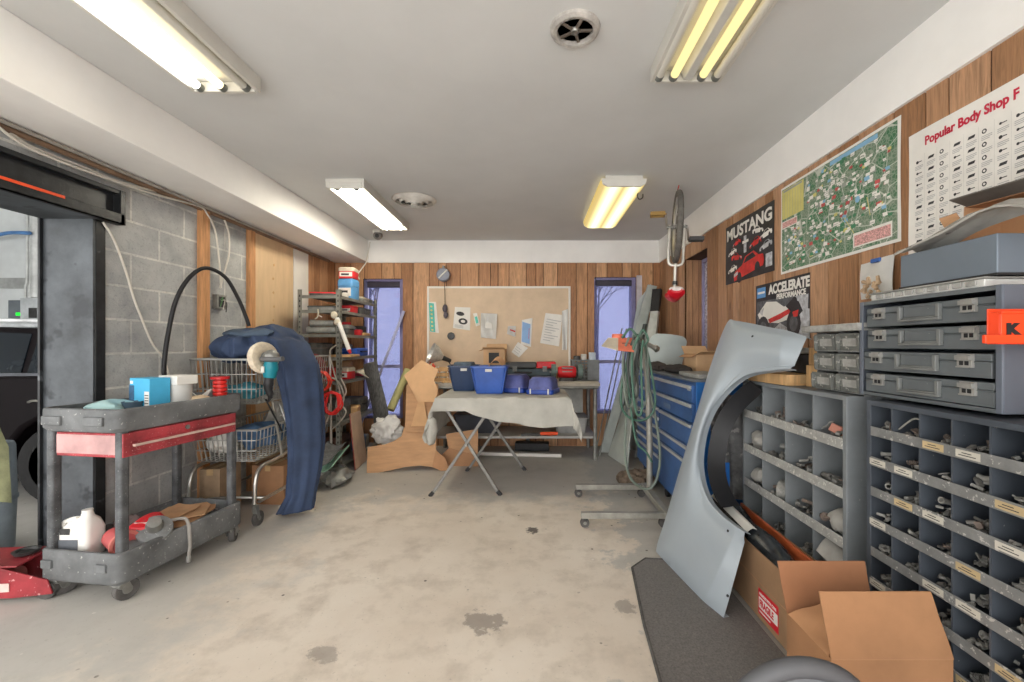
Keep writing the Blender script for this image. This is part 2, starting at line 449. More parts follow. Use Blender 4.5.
# windows with violet film
def film():
    t = NT('violet_tinted_glass')
    tr = t.node('ShaderNodeBsdfTransparent'); tr.inputs[0].default_value = (.34, .36, .475, 1)
    di = t.node('ShaderNodeBsdfTranslucent'); di.inputs[0].default_value = (.40, .40, .58, 1)
    df = t.node('ShaderNodeBsdfDiffuse'); df.inputs[0].default_value = (.30, .30, .45, 1)
    gl = t.node('ShaderNodeBsdfGlossy', _Roughness=.08)
    m1 = t.node('ShaderNodeMixShader'); m1.inputs[0].default_value = .16; t.l.new(tr.outputs[0], m1.inputs[1]); t.l.new(df.outputs[0], m1.inputs[2])
    m3 = t.node('ShaderNodeMixShader'); m3.inputs[0].default_value = .08; t.l.new(m1.outputs[0], m3.inputs[1]); t.l.new(di.outputs[0], m3.inputs[2])
    m2 = t.node('ShaderNodeMixShader'); m2.inputs[0].default_value = .04; t.l.new(m3.outputs[0], m2.inputs[1]); t.l.new(gl.outputs[0], m2.inputs[2])
    t.l.new(m2.outputs[0], t.out.inputs[0]); return t.mat
FILM = film()
VFRAME = mat('violet_grey_frame', (128, 124, 164), .5, var=.1)
DFRAME = mat('dark_window_frame', (62, 58, 72), .5, var=.1)
GREYF = mat('grey_window_frame', (150, 148, 184), .5, var=.1)
def window(n, W, side_mat):
    x0, x1, z0, z1 = W
    m = MB(); y0, y1 = YB + .02, YB + .2
    m.box((x0, y0, z0), (x0 + .03 - .018, y1, z1)); m.box((x1 - .045, y0, z0), (x1, y1, z1)); m.box((x0 + .03, y0, z1 - .03), (x1 - .045, y1, z1)); m.box((x0 + .03, y0, z0), (x1 - .045, y1, z0 + .03))
    o = struct(m.build('window_%d' % n, side_mat, bevel=.003))
    MB().box((x0 + .02, YB + .13, z0 + .02), (x1 - .03, YB + .136, z1 - .02)).build('glass_pane', FILM, o)
    MB().box((x0 + .03, YB + .10, z0 + .62), (x1 - .045, YB + .15, z0 + .66)).build('glazing_bar', GREYF, o, bevel=.003)
    MB().box((x0 + .03, YB + .04, z1 - .10), (x1 - .045, YB + .10, z1 - .03)).build('head_rail', DFRAME, o, bevel=.006)
    return o
window(1, W1, VFRAME)['label'] = 'narrow violet tinted window behind the steel shelving'
window(2, W2, VFRAME)['label'] = 'narrow violet tinted window beside the workbench'
struct(MB().box((W2[1] + .002, YB - .02, W2[2]), (W2[1] + .07, YB - .006, W2[3] + .02)).build('trim_10', mat('pale_casing', (196, 190, 196), .6), bevel=.003), 'pale casing strip beside the window')
m = MB(); y0, y1, z0, z1 = W3; xx = XR + .17
for r in cut((y0, y1, z0, z1), [(y0 + .04, y1 - .04, z0 + .04, z1 - .04)]): m.box((xx, r[0], r[2]), (xx + .04, r[1], r[3]))
o = struct(m.build('window_3', GREYF), 'small window set deep in the right wall')
OBSC = NT('patterned_glass'); OBSC.bsdf(OBSC.mix(OBSC.ramp(OBSC.noise(40, 3), .4, .6), lin((150, 142, 150)), lin((200, 196, 204))), .25, 0, OBSC.bump(OBSC.noise(60, 2), .6, .01), .5, .35)
MB().box((xx + .015, y0 + .03, z0 + .03), (xx + .022, y1 - .03, z1 - .03)).build('glass_pane', OBSC.mat, o)
# the bay beyond the opening
struct(MB().box((-7.6, YB, 0), (XL - .27, YB + .2, 3.1)).build('wall_bay', BAYW), 'white painted wall of the next bay')
struct(MB().box((-7.6, -1.3, 3.0), (XL - .27, YB, 3.1)).build('ceiling_bay', CEILM), 'unseen ceiling of the next bay, extended to cut its sky light')  # out of view; runs on forward to cut the sky light in the bay
struct(MB().box((-7.8, -1.3, 0), (-7.6, YB + .2, 3.1)).build('wall_bay_left', BAYW), 'unseen far side wall of the next bay, added to cut its sky light')  # out of view; added to cut the sky light in the bay
# outdoors: snow and bare trees
SNOW = mat('snow', (236, 238, 244), .9, var=.03)
struct(MB().box((-14, YB + .25, -.3), (14, 40, -.2)).build('ground_outside', SNOW), 'snow covered ground outside the windows')
BARK = mat('bark', (86, 80, 84), .9, var=.2)
def tree(x, y, h, seed, label):
    rnd = random.Random(seed); m = MB()
    def grow(p, d, l, r, lev):
        q = p + d * l
        m.cyl(p, q, r, r * .6, n=4 if lev else 8)
        if lev >= 5: return
        for k in range((9, 4, 3, 3, 2)[lev]):
            f = rnd.uniform(.35, 1) if lev == 0 else rnd.uniform(.5, 1)
            nd = (d + V((rnd.uniform(-1, 1), rnd.uniform(-1, 1), rnd.uniform(-.1, .8)))).normalized()
            grow(p + d * l * f, nd, l * rnd.uniform(.42, .62), r * .5, lev + 1)
    grow(V((x, y, -.21)), V((rnd.uniform(-.05, .05), 0, 1)), h, h * .013, 0)
    tag(m.build('bare_tree', BARK), label, 'tree', 'bare trees outside the windows')
for x, y, h, s, l in ((1.3, 8.4, 3.4, 4, 'bare tree nearest the glass outside the window by the workbench'), (4.6, 11.5, 4.2, 9, 'taller bare tree further back outside the window by the workbench'),
                      (1.6, 16, 4.6, 5, 'most distant bare tree outside the window by the workbench'),
                      (-3.2, 8.6, 3.4, 7, 'bare tree nearest the glass outside the window by the shelving'), (-5.2, 12.5, 4.4, 8, 'more distant bare tree outside the window by the shelving')):
    tree(x, y, h, s, l)

# ================================================================ CEILING FITTINGS
LAMPW = mat('lamp_housing', (204, 202, 194), .45, var=.03)
REFL = mat('lamp_reflector', (206, 206, 200), .35, .1, var=.05)
DEADT = mat('unlit_tube', (206, 204, 194), .3, var=.03)
T_WHITE = emit('tube_white', (255, 252, 244), 5)
T_WARM = emit('tube_warm', (255, 232, 180), 2.2)
T_DIM = emit('tube_dim_yellow', (255, 228, 160), .78)
T_SOFT = emit('tube_soft', (255, 246, 226), 21)
CAPM = mat('tube_cap', (120, 124, 120), .4, .4)
def fixture(label, x0, x1, y0, y1, tubes, z=ZC, lens=None):
    r = root('fluorescent_light', label, 'ceiling light', ((x0 + x1) / 2, (y0 + y1) / 2, z - .09))
    m = MB()
    m.box((x0, y0, z - .028), (x1, y1, z))
    w = .02
    for a in (x0, x1 - w): m.add([(a, y0, z - .07), (a + w, y0, z - .07), (a + w, y1, z - .07), (a, y1, z - .07), (a, y0, z - .02), (a + w, y0, z - .02), (a + w, y1, z - .02), (a, y1, z - .02)],
                                 [(0, 3, 2, 1), (4, 5, 6, 7), (0, 1, 5, 4), (1, 2, 6, 5), (2, 3, 7, 6), (3, 0, 4, 7)])
    m.build('housing', LAMPW, r, bevel=.003)
    for ya, yb in ((y0, y0 + .02), (y1 - .02, y1)):
        MB().box((x0 + .021, ya, z - .075), (x1 - .021, yb, z - .029)).build('end_plate', LAMPW, r, bevel=.002)
    n = len(tubes)
    for i, tm in enumerate(tubes):
        if tm == 'refl':
            xc = x0 + (x1 - x0) * (i + .5) / n
            MB().add([(xc - .035, y0 + .03, z - .03), (xc + .035, y0 + .03, z - .03), (xc + .018, y0 + .03, z - .078), (xc - .018, y0 + .03, z - .078),
                      (xc - .035, y1 - .03, z - .03), (xc + .035, y1 - .03, z - .03), (xc + .018, y1 - .03, z - .078), (xc - .018, y1 - .03, z - .078)],
                     [(0, 1, 2, 3), (7, 6, 5, 4), (0, 4, 5, 1), (1, 5, 6, 2), (2, 6, 7, 3), (3, 7, 4, 0)]).build('ballast_cover', REFL, r, bevel=.003)
            continue
        xc = x0 + (x1 - x0) * (i + .5) / n
        o = MB().cyl((xc, y0 + .05, z - .062), (xc, y1 - .05, z - .062), .0185, n=14).build('tube', tm, r)
        for ya, yb in ((y0 + .022, y0 + .05), (y1 - .05, y1 - .022)):
            MB().cyl((xc, ya, z - .062), (xc, yb, z - .062), .0195, n=14).build('tube_cap', CAPM, o)
    return r
fixture('open fluorescent light near the soffit with one white and one warm lit tube', -1.64, -1.31, .84, 2.08, [T_WHITE, T_WARM, DEADT])
fixture('open four-tube fluorescent light with two dim yellow tubes', .55, .875, .78, 2.0, [DEADT, T_DIM, 'refl', T_DIM, DEADT])
fixture('bright two-tube fluorescent light near the round louvred vent', -1.60, -1.30, 3.33, 4.57, [T_SOFT, T_SOFT])
# wraparound lamp with ribbed diffuser
r = root('wraparound_light', 'yellowed wraparound fluorescent light with a ribbed lens by the back wall', 'ceiling light', (.70, 3.86, ZC - .1))
x0, x1, y0, y1 = .53, .875, 3.27, 4.45
MB().box((x0 + .03, y0, ZC - .03), (x1 - .03, y1, ZC)).build('housing', LAMPW, r, bevel=.003)
DIFF = NT('yellowed_lens')
_w = DIFF.node('ShaderNodeTexWave', _Scale=2.6, _Distortion=.0); DIFF.l.new(DIFF.co, _w.inputs['Vector'])
_sx = DIFF.node('ShaderNodeSeparateXYZ'); DIFF.l.new(DIFF.co, _sx.inputs[0])
_tube = DIFF.math('ABSOLUTE', DIFF.math('SUBTRACT', DIFF.math('ABSOLUTE', DIFF.math('ADD', _sx.outputs[0], -.0025)), .075))
_e = DIFF.node('ShaderNodeEmission'); DIFF.l.new(DIFF.ramp(_tube, 0, .1, lin((255, 244, 190)), lin((250, 214, 130))), _e.inputs[0])
DIFF.l.new(DIFF.math('MULTIPLY_ADD', DIFF.ramp(_tube, 0, .075, (1, 1, 1, 1), (0, 0, 0, 1)), 1.05, .48), _e.inputs[1])
DIFF.l.new(_e.outputs[0], DIFF.out.inputs[0])
prof = [(x0, ZC - .02), (x0 + .012, ZC - .062), (x0 + .05, ZC - .082), (x1 - .05, ZC - .082), (x1 - .012, ZC - .062), (x1, ZC - .02)]
m = MB(); m.sheet([[(a, y, b) for a, b in prof] for y in [y0 + .015 + (y1 - y0 - .03) * k / 20 for k in range(21)]], .004)
m.build('lens', DIFF.mat, r)
for a, b in ((y0 - .004, y0 + .014), (y1 - .014, y1 + .004)):
    T = Mx(((1, 0, 0, 0), (0, 0, 1, 0), (0, 1, 0, 0), (0, 0, 0, 1)))
    mm = MB(T); mm.prism([(p[0] - .002 if p[0] < .7 else p[0] + .002, p[1] - .003) for p in prof], a, b); mm.build('end_cap', LAMPW, r, bevel=.003)
# vents
r = root('round_vent', 'round louvred air vent in the ceiling beside the bright two-tube light', 'vent', (-1.04, 3.80, ZC - .05))
m = MB()
for k in range(4):
    R0 = .195 - k * .047; m.lathe([(R0, -.004), (R0 - .004, -.0), (R0 - .034, -.030 - .006 * k), (R0 - .036, -.026 - .006 * k), (R0 - .006, .004)], 32, (-1.04, 3.80, ZC - .006))
m.build('louvre_rings', mat('vent_paint', (196, 192, 184), .5), r)
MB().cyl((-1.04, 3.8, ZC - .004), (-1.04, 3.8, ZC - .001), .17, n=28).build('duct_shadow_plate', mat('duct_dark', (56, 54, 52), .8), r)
MB().lathe([(.0, -.05), (.03, -.048), (.036, -.03), (.0, -.02)], 20, (-1.04, 3.8, ZC)).build('centre_cone', LAMPW, r)
r = root('open_vent', 'round open duct vent with a dark fan hub in the ceiling', 'vent', (.175, 1.75, ZC - .03))
MB().lathe([(.072, -.002), (.075, -.02), (.088, -.022), (.10, -.012), (.102, 0), (.075, 0)], 32, (.175, 1.75, ZC)).build('collar', mat('collar_grey', (164, 160, 154), .6, var=.15, scale=30), r)
MB().lathe([(.0, -.002), (.073, -.002), (.073, -.0005), (0, -.0005)], 28, (.175, 1.75, ZC)).build('duct_back', mat('duct_brown', (52, 46, 42), .8, var=.3), r)  # flat dark brown disc closing the vent
m = MB()
for k in range(5):
    a = k * 2 * math.pi / 5; d = V((math.cos(a), math.sin(a), 0)); m.bar(V((.175, 1.75, ZC - .012)) + d * .012, V((.175, 1.75, ZC - .010)) + d * .07, .012, .005)
m.build('damper_arms', mat('damper_grime', (104, 96, 88), .7, var=.3), r)
MB().lathe([(0, -.02), (.016, -.02), (.02, -.008), (0, -.003)], 16, (.175, 1.75, ZC)).build('hub', CHROME, r)
# dome camera and its cable
r = root('dome_camera', 'small grey dome security camera on the ceiling corner', 'camera', (-1.74, 4.86, ZC - .1))
MB().lathe([(.0, 0), (.058, 0), (.06, -.012), (.055, -.028), (0, -.028)], 24, (-1.74, 4.86, ZC)).build('mount', LAMPW, r)
MB().ball((-1.74, 4.85, ZC - .055), (.052, .052, .05), 20, 12).build('housing', mat('camera_grey', (116, 112, 108), .4), r)
MB().cyl((-1.735, 4.81, ZC - .065), (-1.728, 4.795, ZC - .07), .024, .022, 16).build('lens', BLACK, r)
tag(MB().tube([at(370, 242, 5.27), at(366.5, 262, 5.22), at(357, 275, 4.95), at(359.5, 279, 4.9)], .007, 6).build('white_cable', WHITE), 'thin white cable running down the soffit corner above the shelving', 'cable')
# ceiling hook, unicycle
tag(MB().tube([(.86, 3.45, ZC), (.86, 3.45, ZC - .05), (.845, 3.45, ZC - .09), (.86, 3.45, ZC - .12), (.885, 3.45, ZC - .11), (.89, 3.45, ZC - .08)], .005, 8, 6).build('ceiling_hook', DSTEEL), 'small bare metal hook screwed into the ceiling', 'hook')
ux, uy, uz = 1.17, 3.47, 2.20
r = root('unicycle', 'unicycle hung upside down from the ceiling with a red saddle', 'unicycle', (ux, uy, 1.52))
T = Mx.Translation((ux, uy, uz)) @ Euler((0, R(2), R(-13))).to_matrix().to_4x4() @ Mx.Scale(1.13, 4)
m = MB(T)
m.tube([(0, .235 * math.cos(2 * math.pi * k / 40), .235 * math.sin(2 * math.pi * k / 40)) for k in range(40)], .021, 10, 0, True)
m.build('tyre', mat('worn_tyre', (98, 95, 90), .8, var=.15, scale=30, bump=.3), r)
m = MB(T); m.tube([(0, .208 * math.cos(2 * math.pi * k / 40), .208 * math.sin(2 * math.pi * k / 40)) for k in range(40)], .011, 8, 0, True); m.build('rim', CHROME, r)
m = MB(T)
for k in range(20):
    a = 2 * math.pi * k / 20; m.cyl((.022 if k % 2 else -.022, .015 * math.cos(a + 1), .015 * math.sin(a + 1)), (0, .205 * math.cos(a), .205 * math.sin(a)), .0012, n=4)
m.build('spokes', CHROME, r)
m = MB(T); m.cyl((-.07, 0, 0), (.07, 0, 0), .014, n=14); m.cyl((-.03, 0, 0), (-.026, 0, 0), .03, n=16); m.cyl((.026, 0, 0), (.03, 0, 0), .03, n=16); m.build('hub', STEEL, r)
m = MB(T)
for s in (-1, 1): m.tube([(s * .05, 0, .02), (s * .05, 0, -.2), (s * .042, 0, -.262), (0, 0, -.275)], .011, 10, 4)
m.build('fork', mat('fork_chrome', (206, 204, 198), .3, .7), r)
m = MB(T); m.cyl((0, 0, -.26), (0, 0, -.47), .0125, n=14); m.build('seat_post', CHROME, r)
m = MB(T); m.cyl((0, 0, -.385), (0, 0, -.41), .018, n=14); m.build('seat_clamp', DSTEEL, r)
for s, dz, dy, mt in ((-1, .075, -.07, mat('brass_pedal', (150, 120, 66), .5, .3)), (1, -.075, .05, DSTEEL)):
    m = MB(T); m.bar((s * .07, 0, 0), (s * .085, dy, dz), .012, .02); o = m.build('crank', CHROME, r, bevel=.003)
    m = MB(T); m.box((min(s * .09, s * .19), dy - .035, dz - .013), (max(s * .09, s * .19), dy - .027, dz + .013)); m.box((min(s * .09, s * .19), dy + .027, dz - .013), (max(s * .09, s * .19), dy + .035, dz + .013))
    for q in (.09, .182): m.box((min(s * q, s * (q + .008)), dy - .03, dz - .012), (max(s * q, s * (q + .008)), dy + .03, dz + .012))
    m.cyl((s * .08, dy, dz), (s * .185, dy, dz), .008, n=8); m.build('pedal', mt, r)
m = MB(T)
rings = []
for k in range(13):
    t = k / 12; y = -.14 + .28 * t; w = .034 + .034 * abs(2 * t - 1) ** 1.5; zc = -.50 + .035 * (2 * t - 1) ** 2
    e = .55 if k in (0, 12) else 1
    rings.append([V((w * e * math.cos(a), y, zc - .036 * e * math.sin(a))) for a in [2 * math.pi * q / 14 for q in range(14)]])
m.loft(rings); m.build('saddle', mat('saddle_red', (200, 22, 40), .4, var=.06), r)
for s in (-1, 1):
    m = MB(T); m.ball((0, s * .128, -.458), (.05, .016, .02), 16, 8); m.build('saddle_bumper', mat('bumper_white', (226, 216, 212), .4), r)
m = MB(T); m.tube([(0, 0, .235), (-.0, 0, .25), (-.004, 0, .265), (.0, .0, .285), (.003, 0, .30)], .004, 6, 4); m.build('hanging_wire', mat('red_wire', (150, 50, 40), .5), r)
# ================================================================ POSTERS ON THE RIGHT WALL
def poster(name, label, y_far, y_near, z0, z1, mats, draw, cat='poster', x=XR - .008):
    T = frame_T((x, y_far, z0), (0, -1, 0), (0, 0, 1)); w, h = y_far - y_near, z1 - z0
    m = MB(T); m.k = 0
    nx = 10
    m.sheet([[(w * i / nx, h * j / 6, .0012 + .0018 * math.sin(i * 1.7 + j) * (i in (0, nx) or j in (0, 6))) for i in range(nx + 1)] for j in range(7)], .0012)
    draw(m, w, h)
    return tag(m.build(name, mats, smooth=False), label, cat)
def quad(m, x0, y0, x1, y1, d, k, sk=0):
    m.k = k; m.add([(x0, y0, d), (x1, y0, d), (x1 + sk, y1, d), (x0 + sk, y1, d)], [(0, 1, 2, 3)])
def poly(m, pts, d, k):
    m.k = k; m.add([(x, y, d) for x, y in pts], [tuple(range(len(pts)))])
def ell(m, x, y, rx, ry, d, k, n=12): poly(m, [(x + rx * math.cos(2 * math.pi * i / n), y + ry * math.sin(2 * math.pi * i / n)) for i in range(n)], d, k)
NAVY = mat('poster_black', (40, 40, 44), .4, var=.35, scale=7)
SILV = mat('poster_silver', (176, 178, 182), .5, var=.2, scale=30)
PRED = mat('poster_red', (196, 48, 44), .5, var=.15, scale=20)
PDG = mat('poster_dark_grey', (86, 88, 92), .5, var=.25, scale=30)
PBLUE = mat('poster_blue', (92, 150, 206), .5, var=.1)
def carshape(m, x, y, s, k, d, f=1):
    pts = [(-.5, 0), (-.52, .10), (-.45, .17), (-.2, .21), (-.08, .33), (.2, .34), (.36, .22), (.5, .19), (.53, .08), (.5, 0)]
    poly(m, [(x + f * a * s, y + b * s + a * s * .12) for a, b in pts], d, k)
    poly(m, [(x + f * a * s, y + b * s + a * s * .12) for a, b in [(-.14, .22), (-.05, .31), (.17, .32), (.28, .22)]], d + .0004, 0)
    for a in (-.3, .32): ell(m, x + f * a * s, y + a * s * .12 + .02 * s, .085 * s, .10 * s, d + .0004, 0)
    poly(m, [(x + f * a * s, y + b * s + a * s * .12) for a, b in [(-.5, .07), (-.5, .13), (-.36, .15), (-.36, .09)]], d + .0005, 3)
def d_must(m, w, h):
    m.k = 1; m.text('MUSTANG', .118, (.022, h - .115, .0035), .0003, .004, sx=1.18)
    for x, y, s, k, f in ((.19, .285, .12, 2, 1), (.12, .225, .13, 1, 1), (.50, .30, .14, 1, -1), (.60, .245, .15, 1, 1), (.47, .22, .16, 2, 1), (.19, .17, .16, 2, -1), (.60, .17, .15, 3, 1), (.12, .09, .14, 1, 1)):
        carshape(m, x, y, s, k, .0035 + .0001 * s, f)
    carshape(m, .36, .035, .42, 2, .0046)
    quad(m, .30, .20, .34, .325, .0034, 3); quad(m, .28, .27, .37, .29, .0036, 1)
    quad(m, .60, .04, .68, .13, .0034, 3)
poster('car_poster', 'black poster of red and silver cars lettered MUSTANG', 3.50, 2.80, 1.735, 2.197, [NAVY, PAPER, PRED, SILV], d_must)
def d_acc(m, w, h):
    m.k = 1; m.text('ACCELERATE', .082, (.17, h - .075, .0036), .0003, .004, sx=.86)
    m.text('PERFORMANCE', .045, (.26, h - .118, .0036), .0003, .002, sx=.95)
    quad(m, .02, h - .09, .13, h - .02, .0036, 4); quad(m, .03, h - .062, .12, h - .048, .0039, 1)
    quad(m, .43, .0, w, h - .12, .0030, 5); quad(m, 0.02, .02, .45, .26, .0030, 3)
    poly(m, [(.03, .17), (.14, .25), (.26, .24), (.34, .20), (.42, .21), (.47, .16), (.40, .12), (.28, .10), (.15, .11), (.06, .13)], .0037, 1)
    poly(m, [(.16, .13), (.30, .16), (.42, .19), (.44, .165), (.30, .125), (.18, .105)], .0040, 2)
    poly(m, [(.05, .185), (.11, .215), (.09, .16)], .004, 5)
    for x, y, rx in ((.10, .07, .075), (.44, .09, .07)):
        ell(m, x, y, rx, .085, .0042, 0, 16); ell(m, x, y, rx * .6, .05, .0044, 3)
    poly(m, [(.36, .20), (.42, .235), (.49, .22), (.53, .16), (.47, .12), (.42, .16)], .0043, 0); ell(m, .45, .225, .026, .026, .0045, 0)
    poly(m, [(.43, .16), (.49, .17), (.48, .13), (.44, .13)], .0046, 2)
    poly(m, [(.14, .02), (.30, .10), (.42, .05), (.30, .0), (.2, .0)], .0041, 5)
poster('motorcycle_poster', 'dark racing motorcycle poster lettered ACCELERATE PERFORMANCE', 3.03, 2.44, 1.29, 1.663, [NAVY, PAPER, PRED, PDG, PBLUE, SILV], d_acc)
def mapmat():
    t = NT('street_map_print')
    v1 = t.node('ShaderNodeTexVoronoi', feature='DISTANCE_TO_EDGE', _Scale=11.0); t.l.new(t.co, v1.inputs['Vector'])
    v2 = t.node('ShaderNodeTexVoronoi', feature='DISTANCE_TO_EDGE', _Scale=60.0); t.l.new(t.co, v2.inputs['Vector'])
    v3 = t.node('ShaderNodeTexVoronoi', _Scale=70.0); t.l.new(t.co, v3.inputs['Vector'])
    c = t.mix(t.ramp(t.noise(9, 4), .44, .58), lin((48, 108, 70)), lin((104, 126, 104)))
    c = t.mix(t.ramp(v1.outputs[0], .012, .03, (1, 1, 1, 1), (0, 0, 0, 1)), c, lin((186, 192, 180)))
    c = t.mix(t.math('MULTIPLY', t.ramp(v2.outputs[0], .06, .12, (1, 1, 1, 1), (0, 0, 0, 1)), .3), c, lin((196, 200, 188)))
    c = t.mix(t.math('MULTIPLY', t.ramp(v3.outputs[0], .12, .2, (1, 1, 1, 1), (0, 0, 0, 1)), .8), c, lin((96, 104, 98)))
    t.bsdf(c, .45); return t.mat
MYEL = mat('map_yellow', (204, 196, 120), .6, var=.06); MPINK = mat('map_red', (186, 84, 84), .6, var=.12); MBLUE = mat('map_blue', (130, 176, 206), .6, var=.1); MGREEN = mat('map_green', (66, 126, 92), .6, var=.08); MGREY = mat('map_grey', (150, 156, 148), .6, var=.1)
MTXT = mat('map_small_print', (196, 150, 146), .6, var=.3, scale=160)
def d_map(m, w, h):
    rnd = random.Random(11); b = .014
    quad(m, b, b, w - b, h - b, .0032, 1)
    quad(m, .016, h - .20, .23, h - .02, .0036, 2)
    for i in range(1, 8): quad(m, .016 + .0267 * i, h - .195, .018 + .0267 * i, h - .045, .0038, 8)
    quad(m, .03, h - .036, .215, h - .024, .0038, 8)
    quad(m, .016, h - .26, .17, h - .215, .0036, 3); quad(m, .02, h - .255, .165, h - .22, .0038, 7)
    quad(m, w - .27, .03, w - .04, .10, .0036, 3); quad(m, w - .262, .036, w - .048, .088, .0038, 7)
    quad(m, .02, h - .016 - .001, w - .02, h - .016, .004, 8)
    quad(m, .45, h - .04, w - .12, h - .018, .0035, 5)
    for i in range(430):
        x = rnd.uniform(.03, w - .06); y = rnd.uniform(.03, h - .05)
        if x < .25 and y > h - .27 or x > w - .30 and y < .11: continue
        k = rnd.choices([3, 4, 5, 2, 8, 6], [11, 2.6, 1.2, .8, 2.5, 3])[0]
        s = rnd.uniform(.45, 1.05)
        quad(m, x, y, x + .030 * s, y + .019 * s, .0040 + .00001 * i * .1, k, rnd.uniform(-.004, .004))
        if k == 3: quad(m, x + .003, y + .006 * s, x + .026 * s, y + .009 * s, .0043, 8)
    ell(m, w - .24, .26, .016, .016, .0046, 5); ell(m, w - .32, .22, .011, .011, .0046, 4)
    for x, y, x2, y2 in ((.55, .2, .62, .1), (.7, .25, .72, .16)):
        poly(m, [(x, y), (x + .004, y), (x2 + .004, y2), (x2, y2)], .0045, 2)
poster('wall_map', 'large green illustrated street map with a yellow index block', 2.724, 1.84, 1.695, 2.235, [PAPER, mapmat(), MYEL, PAPER, MPINK, MBLUE, MGREEN, MTXT, MGREY], d_map, 'map')
CRED = mat('chart_red', (190, 40, 66), .6, var=.05)
def d_chart(m, w, h):
    rnd = random.Random(5)
    m.k = 1; m.text('Popular Body Shop F', .047, (.075, h - .068, .0034), .0003, .0016, sx=.84)
    y = h - .125; row = 0
    while y > .02:
        x = .03; i = 0
        while x < w - .05:
            k = rnd.random(); dx = x + .012
            if i % 3 == 2: ell(m, dx, y, .0085, .0085, .0034, 2, 10); ell(m, dx, y, .0045, .0045, .0037, 0, 8)
            elif k < .7: ell(m, dx, y, .0045 + .003 * k, .0045 + .003 * k, .0034, 2, 8); quad(m, dx + .004, y - .0016, dx + .020, y + .0016, .0035, 2)
            else: quad(m, dx - .006, y - .005, dx + .018, y + .005, .0034, 2, .004)
            for q in range(3): quad(m, x + .002, y - .018 - .006 * q, x + .038 - .008 * (q == 2), y - .0155 - .006 * q, .0034, 3)
            x += .052; i += 1
        y -= .046; row += 1
    for i in range(1, int(w / .052) + 1): quad(m, (.022 + .052 * i), .01, .0226 + .052 * i, h - .1, .0033, 3)
poster('fastener_chart', 'white fastener chart headed Popular Body Shop in red', 1.80, .80, 1.50, 2.12, [PAPER, CRED, INK, GINK], d_chart, 'chart')

# ================================================================ PIGEONHOLE RACKS
RACKM = mat('rack_grey_enamel', (122, 127, 130), .55, .1, var=.08, scale=4, spots=((158, 158, 154), 60, .30), bump=.05)
RACKN = mat('rack_dark_enamel', (70, 76, 84), .5, .1, var=.08, scale=4, spots=((130, 130, 128), 60, .30), bump=.05)
RACKIN = mat('rack_dark_inside', (84, 88, 92), .6, .1, var=.12, scale=8)
LIPD = mat('rack_dark_lip', (116, 117, 116), .7, .1, var=.12, scale=14, spots=((176, 174, 168), 70, .40), bump=.1)
LIPM = mat('rack_dusty_lip', (150, 150, 146), .7, var=.1, scale=14, spots=((190, 188, 182), 70, .42), bump=.1)
STICK = mat('aged_label', (190, 186, 174), .7, var=.06); STICKY = mat('yellowed_label', (180, 160, 122), .7, var=.08)
def rack(label, y0, y1, cols, rows, xf, xb, ztop, lip, RACKM=RACKM, LIPM=LIPM):
    r = root('pigeonhole_rack', label, 'bin rack', ((xf + xb) / 2, (y0 + y1) / 2, 0))
    t = .012; zb = .03
    m = MB(); m.box((xf, y0, 0), (xb, y0 + t, ztop)); m.box((xf, y1 - t, 0), (xb, y1, ztop)); m.box((xf, y0 + t, ztop - t), (xb, y1 - t, ztop)); m.box((xb - t, y0 + t, 0), (xb, y1 - t, ztop - t)); m.box((xf, y0 + t, 0), (xb - t, y1 - t, zb))
    for a, b in ((y0, y0 + .02), (y1 - .02, y1)): m.box((xf - .003, a, 0), (xf, b, ztop))
    m.box((xf - .003, y0 + .02, ztop - .018), (xf, y1 - .02, ztop))
    m.build('carcass', RACKM, r, bevel=.002)
    ph = (ztop - .018 - zb) / rows; pw = (y1 - y0) / cols
    for j in range(rows):
        z = zb + ph * j
        mm = MB(); mm.box((xf + .001, y0 + t, z), (xb - t, y1 - t, z + .004)); mm.k = 1; mm.box((xf - .004, y0 + .02, z), (xf, y1 - .02, z + lip))
        mm.build('shelf', [RACKM, LIPM], r, bevel=.0015)
    for i in range(1, cols):
        y = y0 + pw * i
        MB().box((xf + .002, y - .003, zb), (xb - t, y + .003, ztop - t)).build('divider', RACKM, r)
    return r, ph, pw, zb
far_rack, fph, fpw, fzb = rack('grey 20-hole steel rack with square pigeonholes behind the fender', 1.716, 2.56, 4, 5, 1.257, 1.575, 1.045, .045)
near_rack, nph, npw, nzb = rack('dark grey steel rack with many small labelled pigeonholes beside the open carton', .75, 1.612, 8, 9, 1.257, 1.575, 1.045, .034, RACKN, LIPD)
# card labels on the lips of the small-hole rack
rnd = random.Random(8)
for j, c, k in ((8, 4, 0), (8, 5, 1), (7, 7, 0), (7, 6, 0), (6, 6, 1), (6, 5, 0), (5, 7, 0), (4, 5, 0), (4, 4, 0), (3, 7, 0), (3, 3, 1), (3, 5, 0), (2, 7, 0), (2, 4, 1), (2, 3, 0), (6, 3, 0), (5, 4, 1), (1, 4, 0), (1, 6, 0), (7, 3, 1)):
    y = .75 + npw * (c + .5); z = nzb + nph * j + .017
    T = frame_T((1.257 - .0045, y + .036, z - .011), (0, -1, 0), (0, 0, 1))
    m = MB(T); m.box((0, 0, 0), (.07, .022, .0008)); m.k = 1
    for q in range(2): m.box((.008 + .01 * q, .006 + .007 * q, .0008), (.058 - .012 * q, .0085 + .007 * q, .0011))
    m.build('card_label', [STICKY if k else STICK, INK], near_rack, smooth=False)
